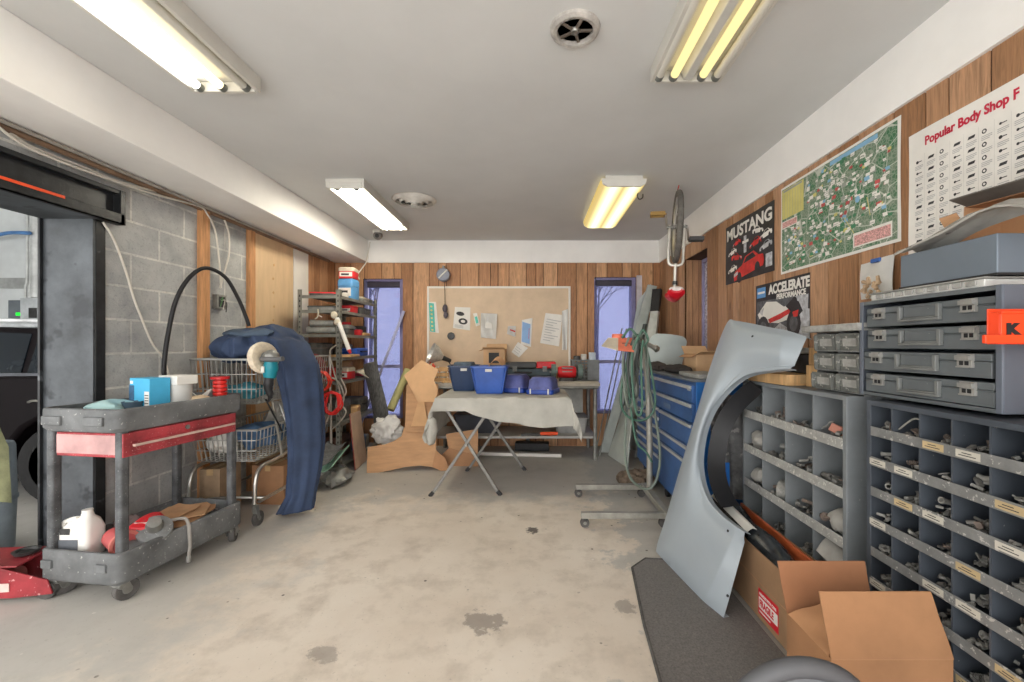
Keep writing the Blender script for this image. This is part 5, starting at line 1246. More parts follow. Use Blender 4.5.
for x in (-1.06, -.932):
    for y in (4.712, 4.838): MB().box((x, y, bz + .0005), (x + .012, y + .012, bz + .17)).build('corner_post', WHITE, r)
for k, (x, y, zt, mt, l) in enumerate(((-.99, 4.775, .15, PAPER, 'white bottle standing in the small wooden crate'),)):
    m = MB(); m.lathe([(0, 0), (.028, 0), (.03, .01), (.03, zt * .7), (.014, zt * .85), (.014, zt), (0, zt)], 16, (x, y, bz + .002)); tag(m.build('bottle', mt), l, 'bottle')
tag(MB().box((-.98, 4.66, bz + .0005), (-.72, 4.86, bz + .022)).build('wood_offcut', WOODL, bevel=.003), 'flat wood offcut lying on the bench end', 'offcut')
tag(MB().box((.28, 4.645, bz + .0005), (.72, 4.76, bz + .014)).build('steel_strip', BTOP, bevel=.003), 'flat tan strip along the bench edge in front of the grinder', 'strip')
# saw on the lower shelf
r = root('hand_saw', 'saw with an orange handle lying on the lower bench shelf', 'saw', (.1, 4.70, .262))
m = MB(); m.box((-.12, 4.675, .2635), (.10, 4.70, .285)); m.build('blade', DSTEEL, r)
m = MB(); m.loft([rrect(x, .285, .034 + .008 * math.sin(k * 1.2), .036, .012, 0) and [V((x, 4.685 + p.x - x, p.y)) for p in rrect(x, .285, .034 + .006 * math.sin(k * 1.2), .036, .012, 0)] for k, x in enumerate((.09, .13, .18, .23, .28))]); m.build('handle', ORANGE, r)
for k, (x, w, h, mt, l) in enumerate(((-.62, .5, .19, mat('dark_bin', (60, 62, 70), .6), 'dark low box on the lower bench shelf beneath the blue bins'), (.44, .36, .16, mat('shelf_grey_box', (150, 150, 148), .6), 'grey box on the lower bench shelf under the grinder'))):
    r = root('shelf_box', l, 'box', (x, 4.98, .262))
    m = MB(); m.loft([rrect(x, 4.98, w - .04, .34, .03, .2625), rrect(x, 4.98, w, .38, .03, .2625 + h), rrect(x, 4.98, w - .02, .36, .03, .2625 + h), rrect(x, 4.98, w - .06, .32, .03, .285)]); m.build('shell', mt, r)
    m = MB(); m.loft([rrect(x, 4.98, w + .02, .40, .03, .263 + h), rrect(x, 4.98, w + .02, .40, .03, .28 + h)]); m.build('lid', mt, r, bevel=.004)
tag(MB().bar((-.9, 4.93, .02), (.33, 4.80, .02), .07, .035).build('white_channel', WHITE, bevel=.004), 'long white metal channel lying on the floor under the bench', 'channel')
tag(MB().bar((-.2, 5.12, .05), (.2, 5.10, .05), .12, .09).build('dark_beam', BLACK, bevel=.006), 'short black beam lying on the floor under the bench', 'beam')

# ---- folding table with canvas
tx0, tx1, ty0, ty1, tz = -.81, .32, 3.64, 4.40, .795
r = root('folding_table', 'folding X-leg work table covered with a grey canvas', 'table', (-.3, 4.0, 0))
MB().box((tx0, ty0, tz - .022), (tx1, ty1, tz)).build('top', mat('table_board', (198, 194, 182), .6), r, bevel=.003)
LEGM = mat('leg_grey', (118, 116, 112), .5, .4, var=.12)
for cx_, y in ((-.552, 3.565), (-.357, 4.27)):
    for s in (-1, 1):
        d = .012 * s
        m = MB(); f = V((cx_ + s * .285, y + d, 0)); t = V((cx_ - s * .235, y + d + (.14 if y < 4 else 0), tz - .024)); m.bar(f, t, .026, .016, (0, 1, 0)); o = m.build('leg', LEGM, r, bevel=.003)
        m = MB(); m.bar(f + V((s * .01, 0, 0)), f + V((-s * .022, 0, .035)), .032, .022, (0, 1, 0)); m.build('foot_cap', BLACK, o, bevel=.003)
    m = MB(); m.cyl((cx_, y + (.04 if y < 4 else -.03), .405), (cx_, y + (.11 if y < 4 else .05), .405), .009, n=10); m.build('pivot_bolt', STEEL, r)
for s in (-1, 1):
    a = V((-.552 - s * .235, 3.66, tz - .034)); b = V((-.357 - s * .235, 4.27, tz - .034)); m = MB(); m.bar(a, b, .025, .02); m.build('side_rail', LEGM, r)
CANV = mat('grey_canvas', (170, 168, 160), .9, var=.07, scale=4, bump=.25, bscale=30)
m = MB(); g = []
NX, NY = 64, 46
for j in range(NY + 1):
    row = []
    for i in range(NX + 1):
        u, v = i / NX, j / NY
        x = tx0 - .36 + (tx1 - tx0 + .36 + .26) * u
        fh = .115 + (.13 * max(0, min(1, (x + .58) / .55)) ** .8 + .008 * math.sin(x * 14) if x > -.58 else 0)
        y = (ty0 - fh) + (ty1 - ty0 + fh + .12) * v
        ox = max(0, tx0 - .004 - x, x - tx1 - .004); oy = max(0, ty0 - .004 - y, y - ty1 - .004)
        cx_ = min(max(x, tx0 - .004), tx1 + .004); cy_ = min(max(y, ty0 - .004), ty1 + .004)
        sx = -1 if x < tx0 else 1; sy = -1 if y < ty0 else 1
        drop = (ox * ox + oy * oy) ** .5 if ox and oy else ox + oy
        fl = .018 * drop / .15
        wx = cx_ + sx * (fl + .006) * (ox > 0) + .012 * (oy > 0) * math.sin(x * 30) * drop / .2 + sx * .22 * min(ox, oy)
        wy = cy_ + sy * (fl + .006) * (oy > 0) + sy * .010 * (oy > 0) * (math.sin(x * 22) + 1) * drop / .2 + .014 * (ox > 0) * math.sin(y * 26) * drop / .2 + sy * .22 * min(ox, oy)
        wz = tz + .006 - drop * .97 + (.006 * (noise.noise(V((x * 9, y * 9, 2))) + .35) if not drop else 0)
        row.append((wx, wy, wz))
    g.append(row)
m.sheet(g, .004); tag(m.build('canvas_cover', CANV), 'heavy grey canvas draped over the folding table', 'cloth')
m = MB(); m.ball((-.845, 3.60, .52), (.05, .05, .11), 20, 16, .2, 12, 4); tag(m.build('rolled_cloth', CANV), 'rolled corner of grey cloth hanging at the end of the folding table', 'cloth')
NAVB = mat('bin_dark_top', (40, 60, 92), .35, var=.1)
BLUEL = mat('bin_blue_light', (54, 90, 168), .32, var=.1, scale=5); BLUED = mat('bin_blue_dusty', (78, 84, 136), .55, var=.18, scale=10)
def bin_(name, label, c, w0, d0, w1, d1, h, rz, mt, upside=False, holes=False):
    r = root(name, label, 'bin', c, rz, 'blue plastic bins on the grey canvas')
    m = MB(); t = .006
    if not upside:
        m.loft([rrect(0, 0, w0, d0, .02, 0), rrect(0, 0, w1, d1, .02, h), rrect(0, 0, w1 - .012, d1 - .012, .018, h), rrect(0, 0, w0 - .012, d0 - .012, .018, t)]); m.build('shell', mt, r, local=True)
        m = MB(); m.loft([rrect(0, 0, w1 + .022, d1 + .022, .025, h - .014), rrect(0, 0, w1 + .022, d1 + .022, .025, h), rrect(0, 0, w1 - .013, d1 - .013, .02, h), rrect(0, 0, w1 - .013, d1 - .013, .02, h - .014)], loop=True); m.build('rim', mt, r, local=True)
        m = MB(); m.box((-.03, -d1 / 2 - .012, h - .05), (.03, -d1 / 2 + .004, h - .025)); m.build('label_clip', LAMPW, r, local=True, bevel=.002)
        for s in (-1, 1): m = MB(); m.bar((s * w0 * .5, -d0 * .5, .02), (s * w1 * .5, -d1 * .5, h - .02), .008, .006, (0, 1, 0)); m.build('corner_rib', mt, r, local=True)
    else:
        m.loft([rrect(0, 0, w1, d1, .03, 0), rrect(0, 0, w1 - .01, d1 - .01, .03, h * .35), rrect(0, 0, w0 + .03, d0 + .03, .04, h * .8), rrect(0, 0, w0 - .02, d0 - .02, .04, h)]); m.build('shell', BLUED, r, local=True)
        m = MB(); m.loft([rrect(0, 0, w1 + .02, d1 + .02, .03, 0), rrect(0, 0, w1 + .02, d1 + .02, .03, h * .27)]); m.build('rim', mt, r, local=True, bevel=.004)
        for s in (-.35, .35): m = MB(); m.box((s * w1 - .006, -d1 / 2 - .014, .004), (s * w1 + .006, -d1 / 2 - .009, .05)); m.build('clip', LAMPW, r, local=True)
        if holes:
            rnd = random.Random(2)
            for k in range(9): m = MB(); x, y = rnd.uniform(-.4, .4) * w0, rnd.uniform(-.3, .3) * d0; m.obox((x, y, h + .0005), (rnd.uniform(.02, .06), .014, .002), (0, 0, rnd.uniform(-.5, .9))); m.build('paint_mark', INK, r, local=True)
    return r
tzc = tz + .013
bin_('plastic_bin', 'tall dark blue bin at the cardboard end of the table', (-.665, 4.235, tzc), .20, .20, .285, .27, .245, R(6), NAVB)
bin_('plastic_bin', 'bright blue bin second along, with a tan flap sticking out', (-.385, 4.00, tzc), .24, .19, .315, .25, .25, R(-3), BLUEL)
bin_('plastic_bin', 'low upturned blue bin third along the table', (-.150, 4.12, tzc), .18, .22, .225, .29, .16, R(-16), BLUE, True)
bin_('plastic_bin', 'upturned blue bin with dark paint marks at the grinder end of the table', (.105, 3.97, tzc), .19, .22, .235, .28, .15, R(-16), BLUE, True, True)
m = MB(); m.sheet([[V((-.42 + .14 * u + .02 * v, 4.05 + .10 * v, tzc + .225 + .075 * math.sin(math.pi * u * .9) + .03 * v)) for u in [q / 6 for q in range(7)]] for v in [q / 4 for q in range(5)]], .005)
tag(m.build('card_flap', CARD), 'bent piece of cardboard sticking out of the bright blue bin', 'cardboard')
m = MB(); m.loft([rrect(-.665, 4.235, .17, .18, .03, tzc + .15), rrect(-.665, 4.235, .20, .20, .03, tzc + .245), rrect(-.665, 4.235, .18, .18, .04, tzc + .275)]); tag(m.build('packed_bundle', mat('bundle_grey_blue', (66, 80, 92), .6, var=.3, scale=14), bevel=.006), 'grey-blue bundle filling the tall dark blue bin', 'bundle')

# ---- flattened cardboard
def board(name, label, cols, th=.006, mt=CARD, extra=None):
    m = MB(); g = []
    for a, b in cols: g.append([V(a).lerp(V(b), k / 8) for k in range(9)])
    m.sheet(g, th); return tag(m.build(name, mt), label, 'cardboard')
r = root('cardboard_sheet', 'big flattened carton piece leaning at the cardboard end of the table', 'cardboard', (-1.3, 4.3, 0))
def outline(name, pts, mt=CARD, th=.007):
    """a flat sheet cut to an outline of points lying in one plane"""
    P_ = [V(p) for p in pts]; n = V()
    for i in range(len(P_)): n += P_[i].cross(P_[(i + 1) % len(P_)])
    n.normalize(); k = len(P_); m = MB()
    m.add([p + n * th / 2 for p in P_] + [p - n * th / 2 for p in P_], [tuple(range(k)), tuple(range(k, 2 * k))[::-1]] + [(i, k + i, k + (i + 1) % k, (i + 1) % k) for i in range(k)])
    return m.build(name, mt, r)
def pl(px, py, q, n):                                               # photo point on the plane through q with normal n
    d = V(((px - CX) / F, 1, (CY - py) / F)); o = V((0, 0, EYE)); return o + d * ((V(q) - o).dot(V(n)) / d.dot(V(n)))
q, n = at(400, 470, 4.24), V((.10, -1, .34))
outline('lower_panel', [pl(x, y, q, n) for x, y in ((367.6, 447), (385, 444.5), (394, 441), (401.5, 436), (404, 428), (437, 428), (436, 450), (432, 467), (420, 465.5), (405, 467), (390, 470.5), (366.7, 474.8))])
outline('side_flap', [pl(x, y, q, n) + V((0, .0, 0)) for x, y in ((432, 467), (436, 450), (445, 458), (453, 476))], CARD2)
n2 = V((.06, -1, .30))
q3 = pl(420, 430, q, n) + V((0, -.022, 0))
outline('tall_panel', [pl(x, y, q3, n2) for x, y in ((405, 432), (406.5, 385), (409, 384), (438, 384), (439.5, 400), (437, 432))], CARD)
q4 = q3 + V((0, -.030, 0)); n4 = V((.0, -1, .26))
outline('top_flap', [pl(x, y, q4, n4) for x, y in ((404, 375.5), (421.8, 360), (438.5, 370), (434, 380.5), (438, 389), (436, 402), (423, 402), (417.5, 401.5))], mat('cardboard_light', (214, 172, 130), .85, var=.04))  # top and middle flaps painted lighter, as if catching light at another angle
outline('middle_flap', [pl(x, y, q4 + V((0, .004, 0)), n4) for x, y in ((418, 402), (424, 401), (428.5, 426), (411, 426.5))], mat('cardboard_lit_b', (206, 164, 122), .85, var=.04))
r = root('cardboard_sheet', 'smaller creased carton piece standing behind the table legs', 'cardboard', (-.75, 4.45, 0))
q5, n5 = at(460, 466, 4.46), V((-.05, -1, .12))
outline('panel', [pl(x, y, q5, n5) for x, y in ((446, 434), (478, 429), (478, 466.5), (452, 464.5))], CARD)
outline('flap', [pl(x, y, q5 + V((0, -.02, 0)), n5) for x, y in ((437, 459), (449, 448), (478, 456), (478, 467), (447, 466))], CARD2)

# ---- things around the left window
tag(MB().cyl(at(390.5, 410, 4.95), at(408, 370, 5.22), .045, n=20).build('paper_roll', mat('yellow_green_roll', (196, 192, 132), .7, var=.05)), 'yellow-green roll leaning in front of the shelving window', 'roll')
m = MB(); p0, p1 = at(351, 449, 5.14), at(404, 311, 5.27); m.bar(p0, p1, .045, .03); tag(m.build('leaning_bar', mat('lavender_bar', (150, 150, 176), .4, .3)), 'grey bar leaning across the shelving window', 'bar')
m = MB(); g = []
for j in range(13):
    v = j / 12; row = []
    for i in range(9):
        u = i / 8; a = at(374 + 2.5 * v, 441, 4.80).lerp(at(365.5, 364, 4.60), v); b = at(390, 437, 4.74).lerp(at(379, 361, 4.56), v)
        row.append(a.lerp(b, u) + V((.0, -.035 * math.sin(math.pi * u), .0)) + V((.02 * math.sin(v * 5), 0, 0)))
    g.append(row)
m.sheet(g, .008); tag(m.build('bumper_strip', mat('dusty_black_panel', (88, 88, 86), .7, var=.3, scale=14, stretch=(6, 6, 1))), 'dusty black curved strip standing at the end of the shelving', 'car part')
crumple('white_bag', 'crumpled white bag of cloth on the white bucket behind the cardboard', 'bag', at(387.5, 430, 4.53), (.135, .10, .125), mat('bag_white', (214, 212, 208), .7, var=.06, scale=8, bump=.3, bscale=25), 3, .34, 13, n=72)
r = root('bucket', 'white bucket behind the cardboard sheets', 'bucket', (-1.515, 4.53, 0))
c = (-1.515, 4.53, 0)
m = MB(); m.lathe([(0, 0), (.10, 0), (.115, .165), (.122, .165), (.122, .18), (.11, .18), (.095, .01), (0, .01)], 24, c); m.build('pail', WHITE, r)
m = MB(); m.tube([(-1.635, 4.53, .16), (-1.605, 4.44, .12), (-1.515, 4.405, .10), (-1.425, 4.44, .12), (-1.395, 4.53, .16)], .004, 6, 4); m.build('bail', STEEL, r)
# ================================================================ CABLES AND BOX ON THE BLOCK WALL
def xw(px): return -XL * F / (CX - px)                               # depth of a photo column on the left wall
def onwall(px, py, off=.02):
    Y = (XL + off) * F / (px - CX); return at(px, py, Y)
CABW = mat('cable_white', (206, 202, 192), .5, var=.05)
def cable(label, pts, rad, mt=CABW, off=.03, nm='wall_cable', sub=6): tag(MB().tube([onwall(x, y, off) for x, y in pts], rad, 8, sub).build(nm, mt), label, 'cable')
cable('white cable sagging along the soffit to the grey junction box', [(-12, 112), (10, 132), (30, 146), (57, 157), (88, 169), (114, 180), (150, 190), (180, 197), (204, 205), (219, 212), (228, 230), (229, 253), (225, 270), (220, 288)], .007)
cable('second white cable splitting off to the junction box beside the stud', [(-12, 118), (20, 143), (57, 160), (100, 176), (150, 193), (198, 206), (207, 214), (215, 230), (219, 260), (221, 288)], .0065, off=.045)
cable('white cable running down the block wall from the black lintel', [(103, 222), (114, 240), (126, 272), (133, 296), (141, 317), (152, 343), (164, 360), (170, 380)], .0065, off=.02)
PIPEW = mat('brown_conduit', (128, 104, 84), .7, var=.2)
tag(MB().tube([(XL + .03, .9, 2.245), (XL + .03, 3.1, 2.245), (XL + .03, 5.1, 2.245)], .018, 8).build('conduit', PIPEW), 'brownish conduit tucked under the left soffit', 'pipe')
tag(MB().tube([(XL + .075, .9, 2.252), (XL + .07, 3.0, 2.25), (XL + .06, 4.6, 2.252)], .010, 8).build('wall_cable', mat('cable_grey', (150, 146, 138), .6)), 'straight grey cable tight under the left soffit', 'cable')
r = root('junction_box', 'small grey open junction box on the block wall between the studs', 'junction box', tuple(onwall(217, 302)))
p = onwall(217, 302, 0); m = MB(); m.box((XL, p.y - .05, p.z - .055), (XL + .04, p.y + .05, p.z + .055)); m.build('box', STEEL, r, bevel=.003)
m = MB(); m.box((XL + .04, p.y - .035, p.z - .04), (XL + .0405, p.y + .035, p.z + .04)); m.build('opening', INK, r)
for k, mt in enumerate((mat('wire_green', (80, 130, 80), .5), CABW, BLACK)):
    MB().tube([(XL + .04, p.y - .02 + .015 * k, p.z + .01), (XL + .075, p.y - .04 + .02 * k, p.z + .03 - .02 * k), (XL + .07, p.y - .06 + .03 * k, p.z - .04 - .02 * k)], .003, 6, 4).build('wire', mt, r)
tag(MB().tube([(-2.32, 2.80, .25), (-2.345, 2.80, .9), onwall(164, 372, .12), onwall(169, 329, .12), onwall(177, 298, .14), onwall(190, 277, .17), onwall(206, 268, .20), onwall(225, 277, .25), onwall(238, 298, .28), onwall(246, 317, .30), onwall(249, 326, .31)], .013, 10, 8).build('black_hose', BLACK), 'black hose arching up in a hoop in front of the block wall', 'hose')

# ================================================================ UTILITY CART
CARTM = mat('cart_grimy_black', (100, 102, 103), .65, 0, var=.3, scale=4, spots=((168, 168, 164), 55, .36), bump=.12)
CARTL = mat('cart_leg_grime', (82, 84, 86), .6, .1, var=.25, scale=12, spots=((140, 142, 142), 120, .36))
CRED_ = mat('cart_drawer_red', (158, 60, 66), .5, var=.2, scale=8, spots=((196, 150, 146), 110, .36))
cart = root('utility_cart', 'grimy black two-tray rolling cart with a red drawer in front of the block wall', 'cart', (-2.189, 2.068, 0), R(-8.2))
w, L = .465, .74
def tray(z0, z1, dep, name):
    m = MB(); cy = L / 2
    m.loft([rrect(0, cy, w - .03, L - .03, .04, z0), rrect(0, cy, w, L, .045, z0 + .02), rrect(0, cy, w, L, .045, z1 - .006), rrect(0, cy, w - .012, L - .012, .042, z1), rrect(0, cy, w - .034, L - .034, .035, z1), rrect(0, cy, w - .044, L - .044, .03, z1 - dep)])
    return m.build(name, CARTM, cart, local=True)
o = tray(.828, .942, .055, 'top_tray')
for x in (-.14, .10): m = MB(); m.box((x - .055, -.012, .862), (x + .055, .01, .905)); m.build('bracket', CARTM, o, local=True, bevel=.004)
o = tray(.096, .252, .07, 'bottom_tray')
for x in (-.17, .14): m = MB(); m.box((x - .03, -.010, .165), (x + .03, .01, .205)); m.build('bracket', CARTM, o, local=True, bevel=.004)
for sx in (-1, 1):
    for y in (.045, L - .06):
        m = MB(); m.loft([rrect(sx * (w / 2 - .035), y, .040, .044, .012, z) for z in (.14, .83)]); m.build('leg', CARTL, cart, local=True)
        o = MB(); o.bar((sx * (w / 2 - .05), y, .10), (sx * (w / 2 - .05), y + .012, .08), .05, .05); o = o.build('caster', STEEL, cart, local=True, bevel=.003)
        a = .5 if y > .3 else -.25
        c = V((sx * (w / 2 - .05), y + .03, .052)); d = V((math.cos(a), math.sin(a), 0))
        m = MB(); m.cyl(c - d * .016, c + d * .016, .051, n=24); m.k = 1; m.cyl(c - d * .018, c + d * .018, .022, n=14); m.build('wheel', [RUBBER, STEEL], o, local=True, bevel=.003)
        m = MB()
        for s in (-1, 1): m.bar(c + d * .022 * s + V((0, 0, -.005)), c + d * .022 * s + V((0, -.02, .048)), .004, .04, (0, 1, 0))
        m.build('fork', STEEL, o, local=True)
m = MB(); m.box((-w / 2 + .07, .03, .705), (w / 2 - .012, L - .05, .822)); o = m.build('drawer', CRED_, cart, local=True, bevel=.004)
m = MB(); m.box((w / 2 - .012, .075, .752), (w / 2 + .004, L - .07, .764)); m.k = 1; m.box((w / 2 - .012, .075, .764), (w / 2 - .004, L - .07, .770)); m.build('drawer_pull', [mat('pull_pinkish', (196, 170, 160), .5), CRED_], o, local=True)
m = MB(); m.cyl((w / 2 - .012, .36, .795), (w / 2 - .004, .36, .795), .012, n=14); m.build('lock', STEEL, o, local=True)
m = MB(); m.box((-w / 2 + .075, .027, .72), (w / 2 - .04, .031, .812)); m.build('end_plate', mat('faded_pink_steel', (190, 150, 148), .5, var=.12, scale=6), o, local=True)
cm = WM[cart.name]
def C(x, y, z): return cm @ V((x, y, z))
zt =  .942 - .055 + .002
# things in the top tray
crumple('cloth_rags', 'pale blue-green rags in the near end of the cart top tray', 'rags', C(-.07, .20, zt + .03), (.075, .07, .035), mat('rag_blue_green', (168, 200, 200), .85, var=.08), 2, .4, 12, flat=zt)
r = root('glove_box', 'light blue glove box standing in the cart top tray', 'box', C(.03, .32, zt), R(-20))
m = MB(); m.box((-.085, -.05, 0), (.085, .05, .18)); m.build('body', mat('box_sky_blue', (74, 172, 214), .5, var=.05), r, local=True, bevel=.002)
m = MB(); m.box((-.087, -.052, .0), (-.045, .052, .14)); m.build('dark_end', mat('box_deep_blue', (44, 84, 116), .5, var=.2, scale=30), r, local=True)
m = MB(); m.box((.045, -.0515, .03), (.084, -.0505, .11)); m.k = 1
for k in range(4): m.box((.049, -.0525, .045 + .014 * k), (.080, -.0512, .050 + .014 * k))
m.build('white_label', [PAPER, INK], r, local=True)
m = MB(); m.box((-.078, -.0525, .150), (-.055, -.05, .165)); m.build('mark', PAPER, r, local=True)
r = root('clear_tub', 'clear plastic tub with a white lid beside the blue glove box', 'tub', C(.085, .40, zt))
c = C(.095, .425, zt); m = MB(); m.lathe([(0, 0), (.058, 0), (.066, .135), (.061, .135), (.054, .006), (0, .006)], 24, c); m.build('cup', CLEAR, r)
m = MB(); m.obox(c + V((0, 0, .162)), (.135, .12, .052), (0, 0, R(-14))); m.build('lid_box', PAPER, r, bevel=.004)
m = MB(); g = [[C(-.02 + .12 * u, .53 + .12 * v, zt + .055 + .03 * math.sin(3 * u + 5 * v)) for u in [q / 8 for q in range(9)]] for v in [q / 8 for q in range(9)]]
m.sheet(g, .004); tag(m.build('crumpled_paper', PAPER), 'white crumpled paper at the far end of the cart top tray', 'paper')
crumple('masking_paper', 'cream masking paper bundle in the cart top tray beside the crumpled paper', 'paper', C(.135, .51, zt + .032), (.045, .055, .028), mat('cream_paper', (222, 200, 168), .8, var=.08), 5, .3, 14, flat=zt)
c = C(.02, .235, zt); tag(MB().lathe([(0, 0), (.028, 0), (.045, .06), (.04, .06), (.024, .006), (0, .006)], 18, c, (0, 0, 1)).build('paper_cup', mat('cup_blue_grey', (66, 84, 98), .5)), 'small dark blue-grey cup in front of the blue glove box', 'cup')
# things in the bottom tray
zb = .252 - .07 + .002
r = root('white_jug', 'white plastic jug with a grey label in the cart bottom tray', 'jug', C(-.115, .11, zb))
c = C(-.12, .11, zb)
m = MB(); m.loft([rrect(c.x, c.y, .15, .10, .02, c.z), rrect(c.x, c.y, .155, .105, .022, c.z + .02), rrect(c.x, c.y, .155, .105, .022, c.z + .13), rrect(c.x + .01, c.y, .11, .09, .03, c.z + .175), rrect(c.x + .025, c.y, .05, .05, .022, c.z + .195), rrect(c.x + .025, c.y, .045, .045, .02, c.z + .21)]); m.build('body', PAPER, r)
m = MB(); m.tube([c + V((-.065, -.02, .125)), c + V((-.075, -.02, .165)), c + V((-.03, -.02, .185)), c + V((.0, -.02, .19))], .012, 8, 4); m.build('grip', PAPER, r)
m = MB(); m.box((c.x - .078, c.y - .054, c.z + .02), (c.x + .03, c.y - .052, c.z + .095)); m.build('label', mat('jug_label', (96, 100, 106), .6), r)
m = MB(); m.box((c.x - .06, c.y - .054, c.z + .12), (c.x - .01, c.y - .0515, c.z + .15)); m.build('grip_recess', DSTEEL, r)
m = MB(); m.cyl(c + V((.025, 0, .21)), c + V((.025, 0, .228)), .022, n=16); m.build('cap', PAPER, r)
r = root('pink_can', 'faded red can lying on its side in the cart bottom tray', 'can', C(.06, .14, zb))
a, b = C(-.01, .17, zb + .068), C(.115, .125, zb + .062); m = MB(); m.cyl(a, b, .05, .058, 22); m.build('body', mat('can_faded_red', (192, 92, 92), .5, var=.1), r)
d = (b - a).normalized(); m = MB(); m.lathe([(.046, -.01), (.064, -.01), (.064, .006), (.05, .006), (.046, -.01)], 22, b, d); m.build('rim', mat('can_rim', (204, 118, 108), .5), r)
m = MB(); m.cyl(b - d * .012, b - d * .010, .052, n=20); m.build('mouth', mat('can_inside', (150, 150, 120), .6), r)
r = root('red_tool', 'red power tool lying in the cart bottom tray', 'power tool', C(.12, .24, zb))
c = C(.10, .25, zb); m = MB(); m.loft([rrect(c.x, c.y, .10, .16, .03, c.z), rrect(c.x, c.y, .13, .19, .035, c.z + .05), rrect(c.x, c.y, .11, .15, .04, c.z + .12), rrect(c.x, c.y + .02, .06, .08, .025, c.z + .15)]); m.build('body', mat('tool_red', (204, 40, 48), .4, var=.08), r)
m = MB(); m.box((c.x - .03, c.y - .05, c.z + .115), (c.x + .05, c.y - .005, c.z + .135)); m.build('label', LAMPW, r)
r = root('disc_sander', 'grey disc sander with a round pad lying in the cart bottom tray', 'sander', C(.155, .20, zb + .02))
c = C(.165, .23, zb + .085); ax = (.45, -.55, .75)
m = MB(); m.lathe([(0, 0), (.07, 0), (.078, .008), (.074, .022), (.03, .034), (0, .034)], 28, c, ax); m.build('pad', GREYPLA, r)
m = MB(); m.lathe([(0, .034), (.034, .036), (.038, .06), (.030, .09), (0, .095)], 20, c, ax); m.build('gear_head', STEEL, r)
c2 = C(.13, .14, zb + .035); m = MB(); m.ball(c2, (.05, .045, .032), 16, 10, .2, 16, 2); m.build('motor_end', mat('sander_grey', (120, 122, 124), .5, .3, var=.2), r)
m = MB(); m.tube([C(.165, .30, zb + .11), C(.20, .36, zb + .10), C(w / 2 - .006, .36, .26), C(w / 2 + .012, .35, .22), C(w / 2 + .022, .345, .14), C(w / 2 + .02, .34, .09)], .009, 8, 5); m.build('air_line', mat('air_line_grey', (146, 142, 136), .5), r)
m = MB(); m.cyl(C(w / 2 + .02, .34, .092), C(w / 2 + .02, .34, .055), .013, n=12); m.build('coupler', STEEL, r)
crumple('dark_rag', 'small dark rag behind the white jug in the cart bottom tray', 'rag', C(-.03, .26, zb + .05), (.07, .05, .07), mat('dark_rag_brown', (92, 78, 76), .9, var=.2), 7, .4, 14, flat=zb)
PLYB = mat('brown_scrap_card', (178, 140, 104), .8, var=.1, scale=8)
for k, (x, y, rz, sx, sy, l) in enumerate(((.05, .45, .1, .30, .33, 'lowest sheet of scrap card in the cart bottom tray'), (.03, .44, -.35, .22, .24, 'second sheet of scrap card stacked in the cart bottom tray'), (.09, .48, .5, .20, .22, 'third sheet of scrap card stacked in the cart bottom tray'), (.06, .42, -.1, .16, .24, 'topmost torn sheet of scrap card in the cart bottom tray'))):
    c = C(x, y, zb + .062 + .012 * k); m = MB(); pts = [(-.5, -.5), (.1, -.52), (.5, -.42), (.52, .3), (.4, .5), (-.2, .46), (-.5, .5)]
    m.T = Mx.Translation(c) @ Euler((R(2), R(-1.5 + k), rz)).to_matrix().to_4x4(); m.prism([(p * sx, q_ * sy) for p, q_ in pts], 0, .005); tag(m.build('scrap_card', PLYB), l, 'cardboard', 'scrap card in the cart bottom tray')
# red wire spool beyond the cart
r = root('wire_spool', 'red wire spool standing at the far end of the cart', 'spool', C(.14, .655, zt))
c = C(.14, .655, zt); SPR = mat('spool_red', (198, 40, 44), .4, var=.06)
m = MB(); m.lathe([(0, 0), (.052, 0), (.052, .014), (.024, .016), (.024, .146), (.052, .148), (.052, .162), (.012, .162), (0, .155)], 24, c); m.build('reel', SPR, r)
m = MB()
for k in range(5): m.lathe([(.024, .022 + .024 * k), (.036, .024 + .024 * k), (.038, .034 + .024 * k), (.036, .042 + .024 * k), (.024, .044 + .024 * k)], 20, c)
m.build('wire_winding', mat('wire_bright_red', (222, 50, 44), .35), r)

# ================================================================ SHOPPING CART WITH ITS LOAD
SC_ = mat('cart_wire', (176, 176, 172), .4, .5, var=.1)
trol = root('shopping_cart', 'two-basket wire shopping cart loaded with rags between the black cart and the shelving', 'shopping cart', (-2.12, 3.5, 0))
sx0, sx1, sy0, sy1 = -2.36, -1.90, 2.97, 4.02
def mesh_wall(m, a, b, c, d, nu, nv, rr=.0026):
    a, b, c, d = V(a), V(b), V(c), V(d)
    for i in range(nu + 1): m.bar(a.lerp(b, i / nu), d.lerp(c, i / nu), rr * 2, rr * 2, (.3, .5, .2))
    for j in range(nv + 1): m.bar(a.lerp(d, j / nv), b.lerp(c, j / nv), rr * 2, rr * 2, (.1, .2, .9))
def basket(name, x0, x1, y0, y1, z0, z1, ins):
    m = MB(); A = [(x0 + ins, y0 + ins, z0), (x1 - ins, y0 + ins, z0), (x1 - ins, y1 - ins, z0), (x0 + ins, y1 - ins, z0)]; B = [(x0, y0, z1), (x1, y0, z1), (x1, y1, z1), (x0, y1, z1)]
    for k in range(4):
        n = 13 if k % 2 == 0 else 26
        mesh_wall(m, A[k], A[(k + 1) % 4], B[(k + 1) % 4], B[k], n, 3)
    mesh_wall(m, *A, 10, 20)
    m.build(name, SC_, trol, smooth=False)
    m = MB(); m.tube([V(p) for p in B], .008, 8, 0, True); m.build('rim', SC_, trol)
basket('upper_basket', sx0, sx1, sy0, sy1, .84, 1.15, .02)
basket('lower_basket', sx0, sx1, sy0, sy1 + .05, .44, .66, .03)
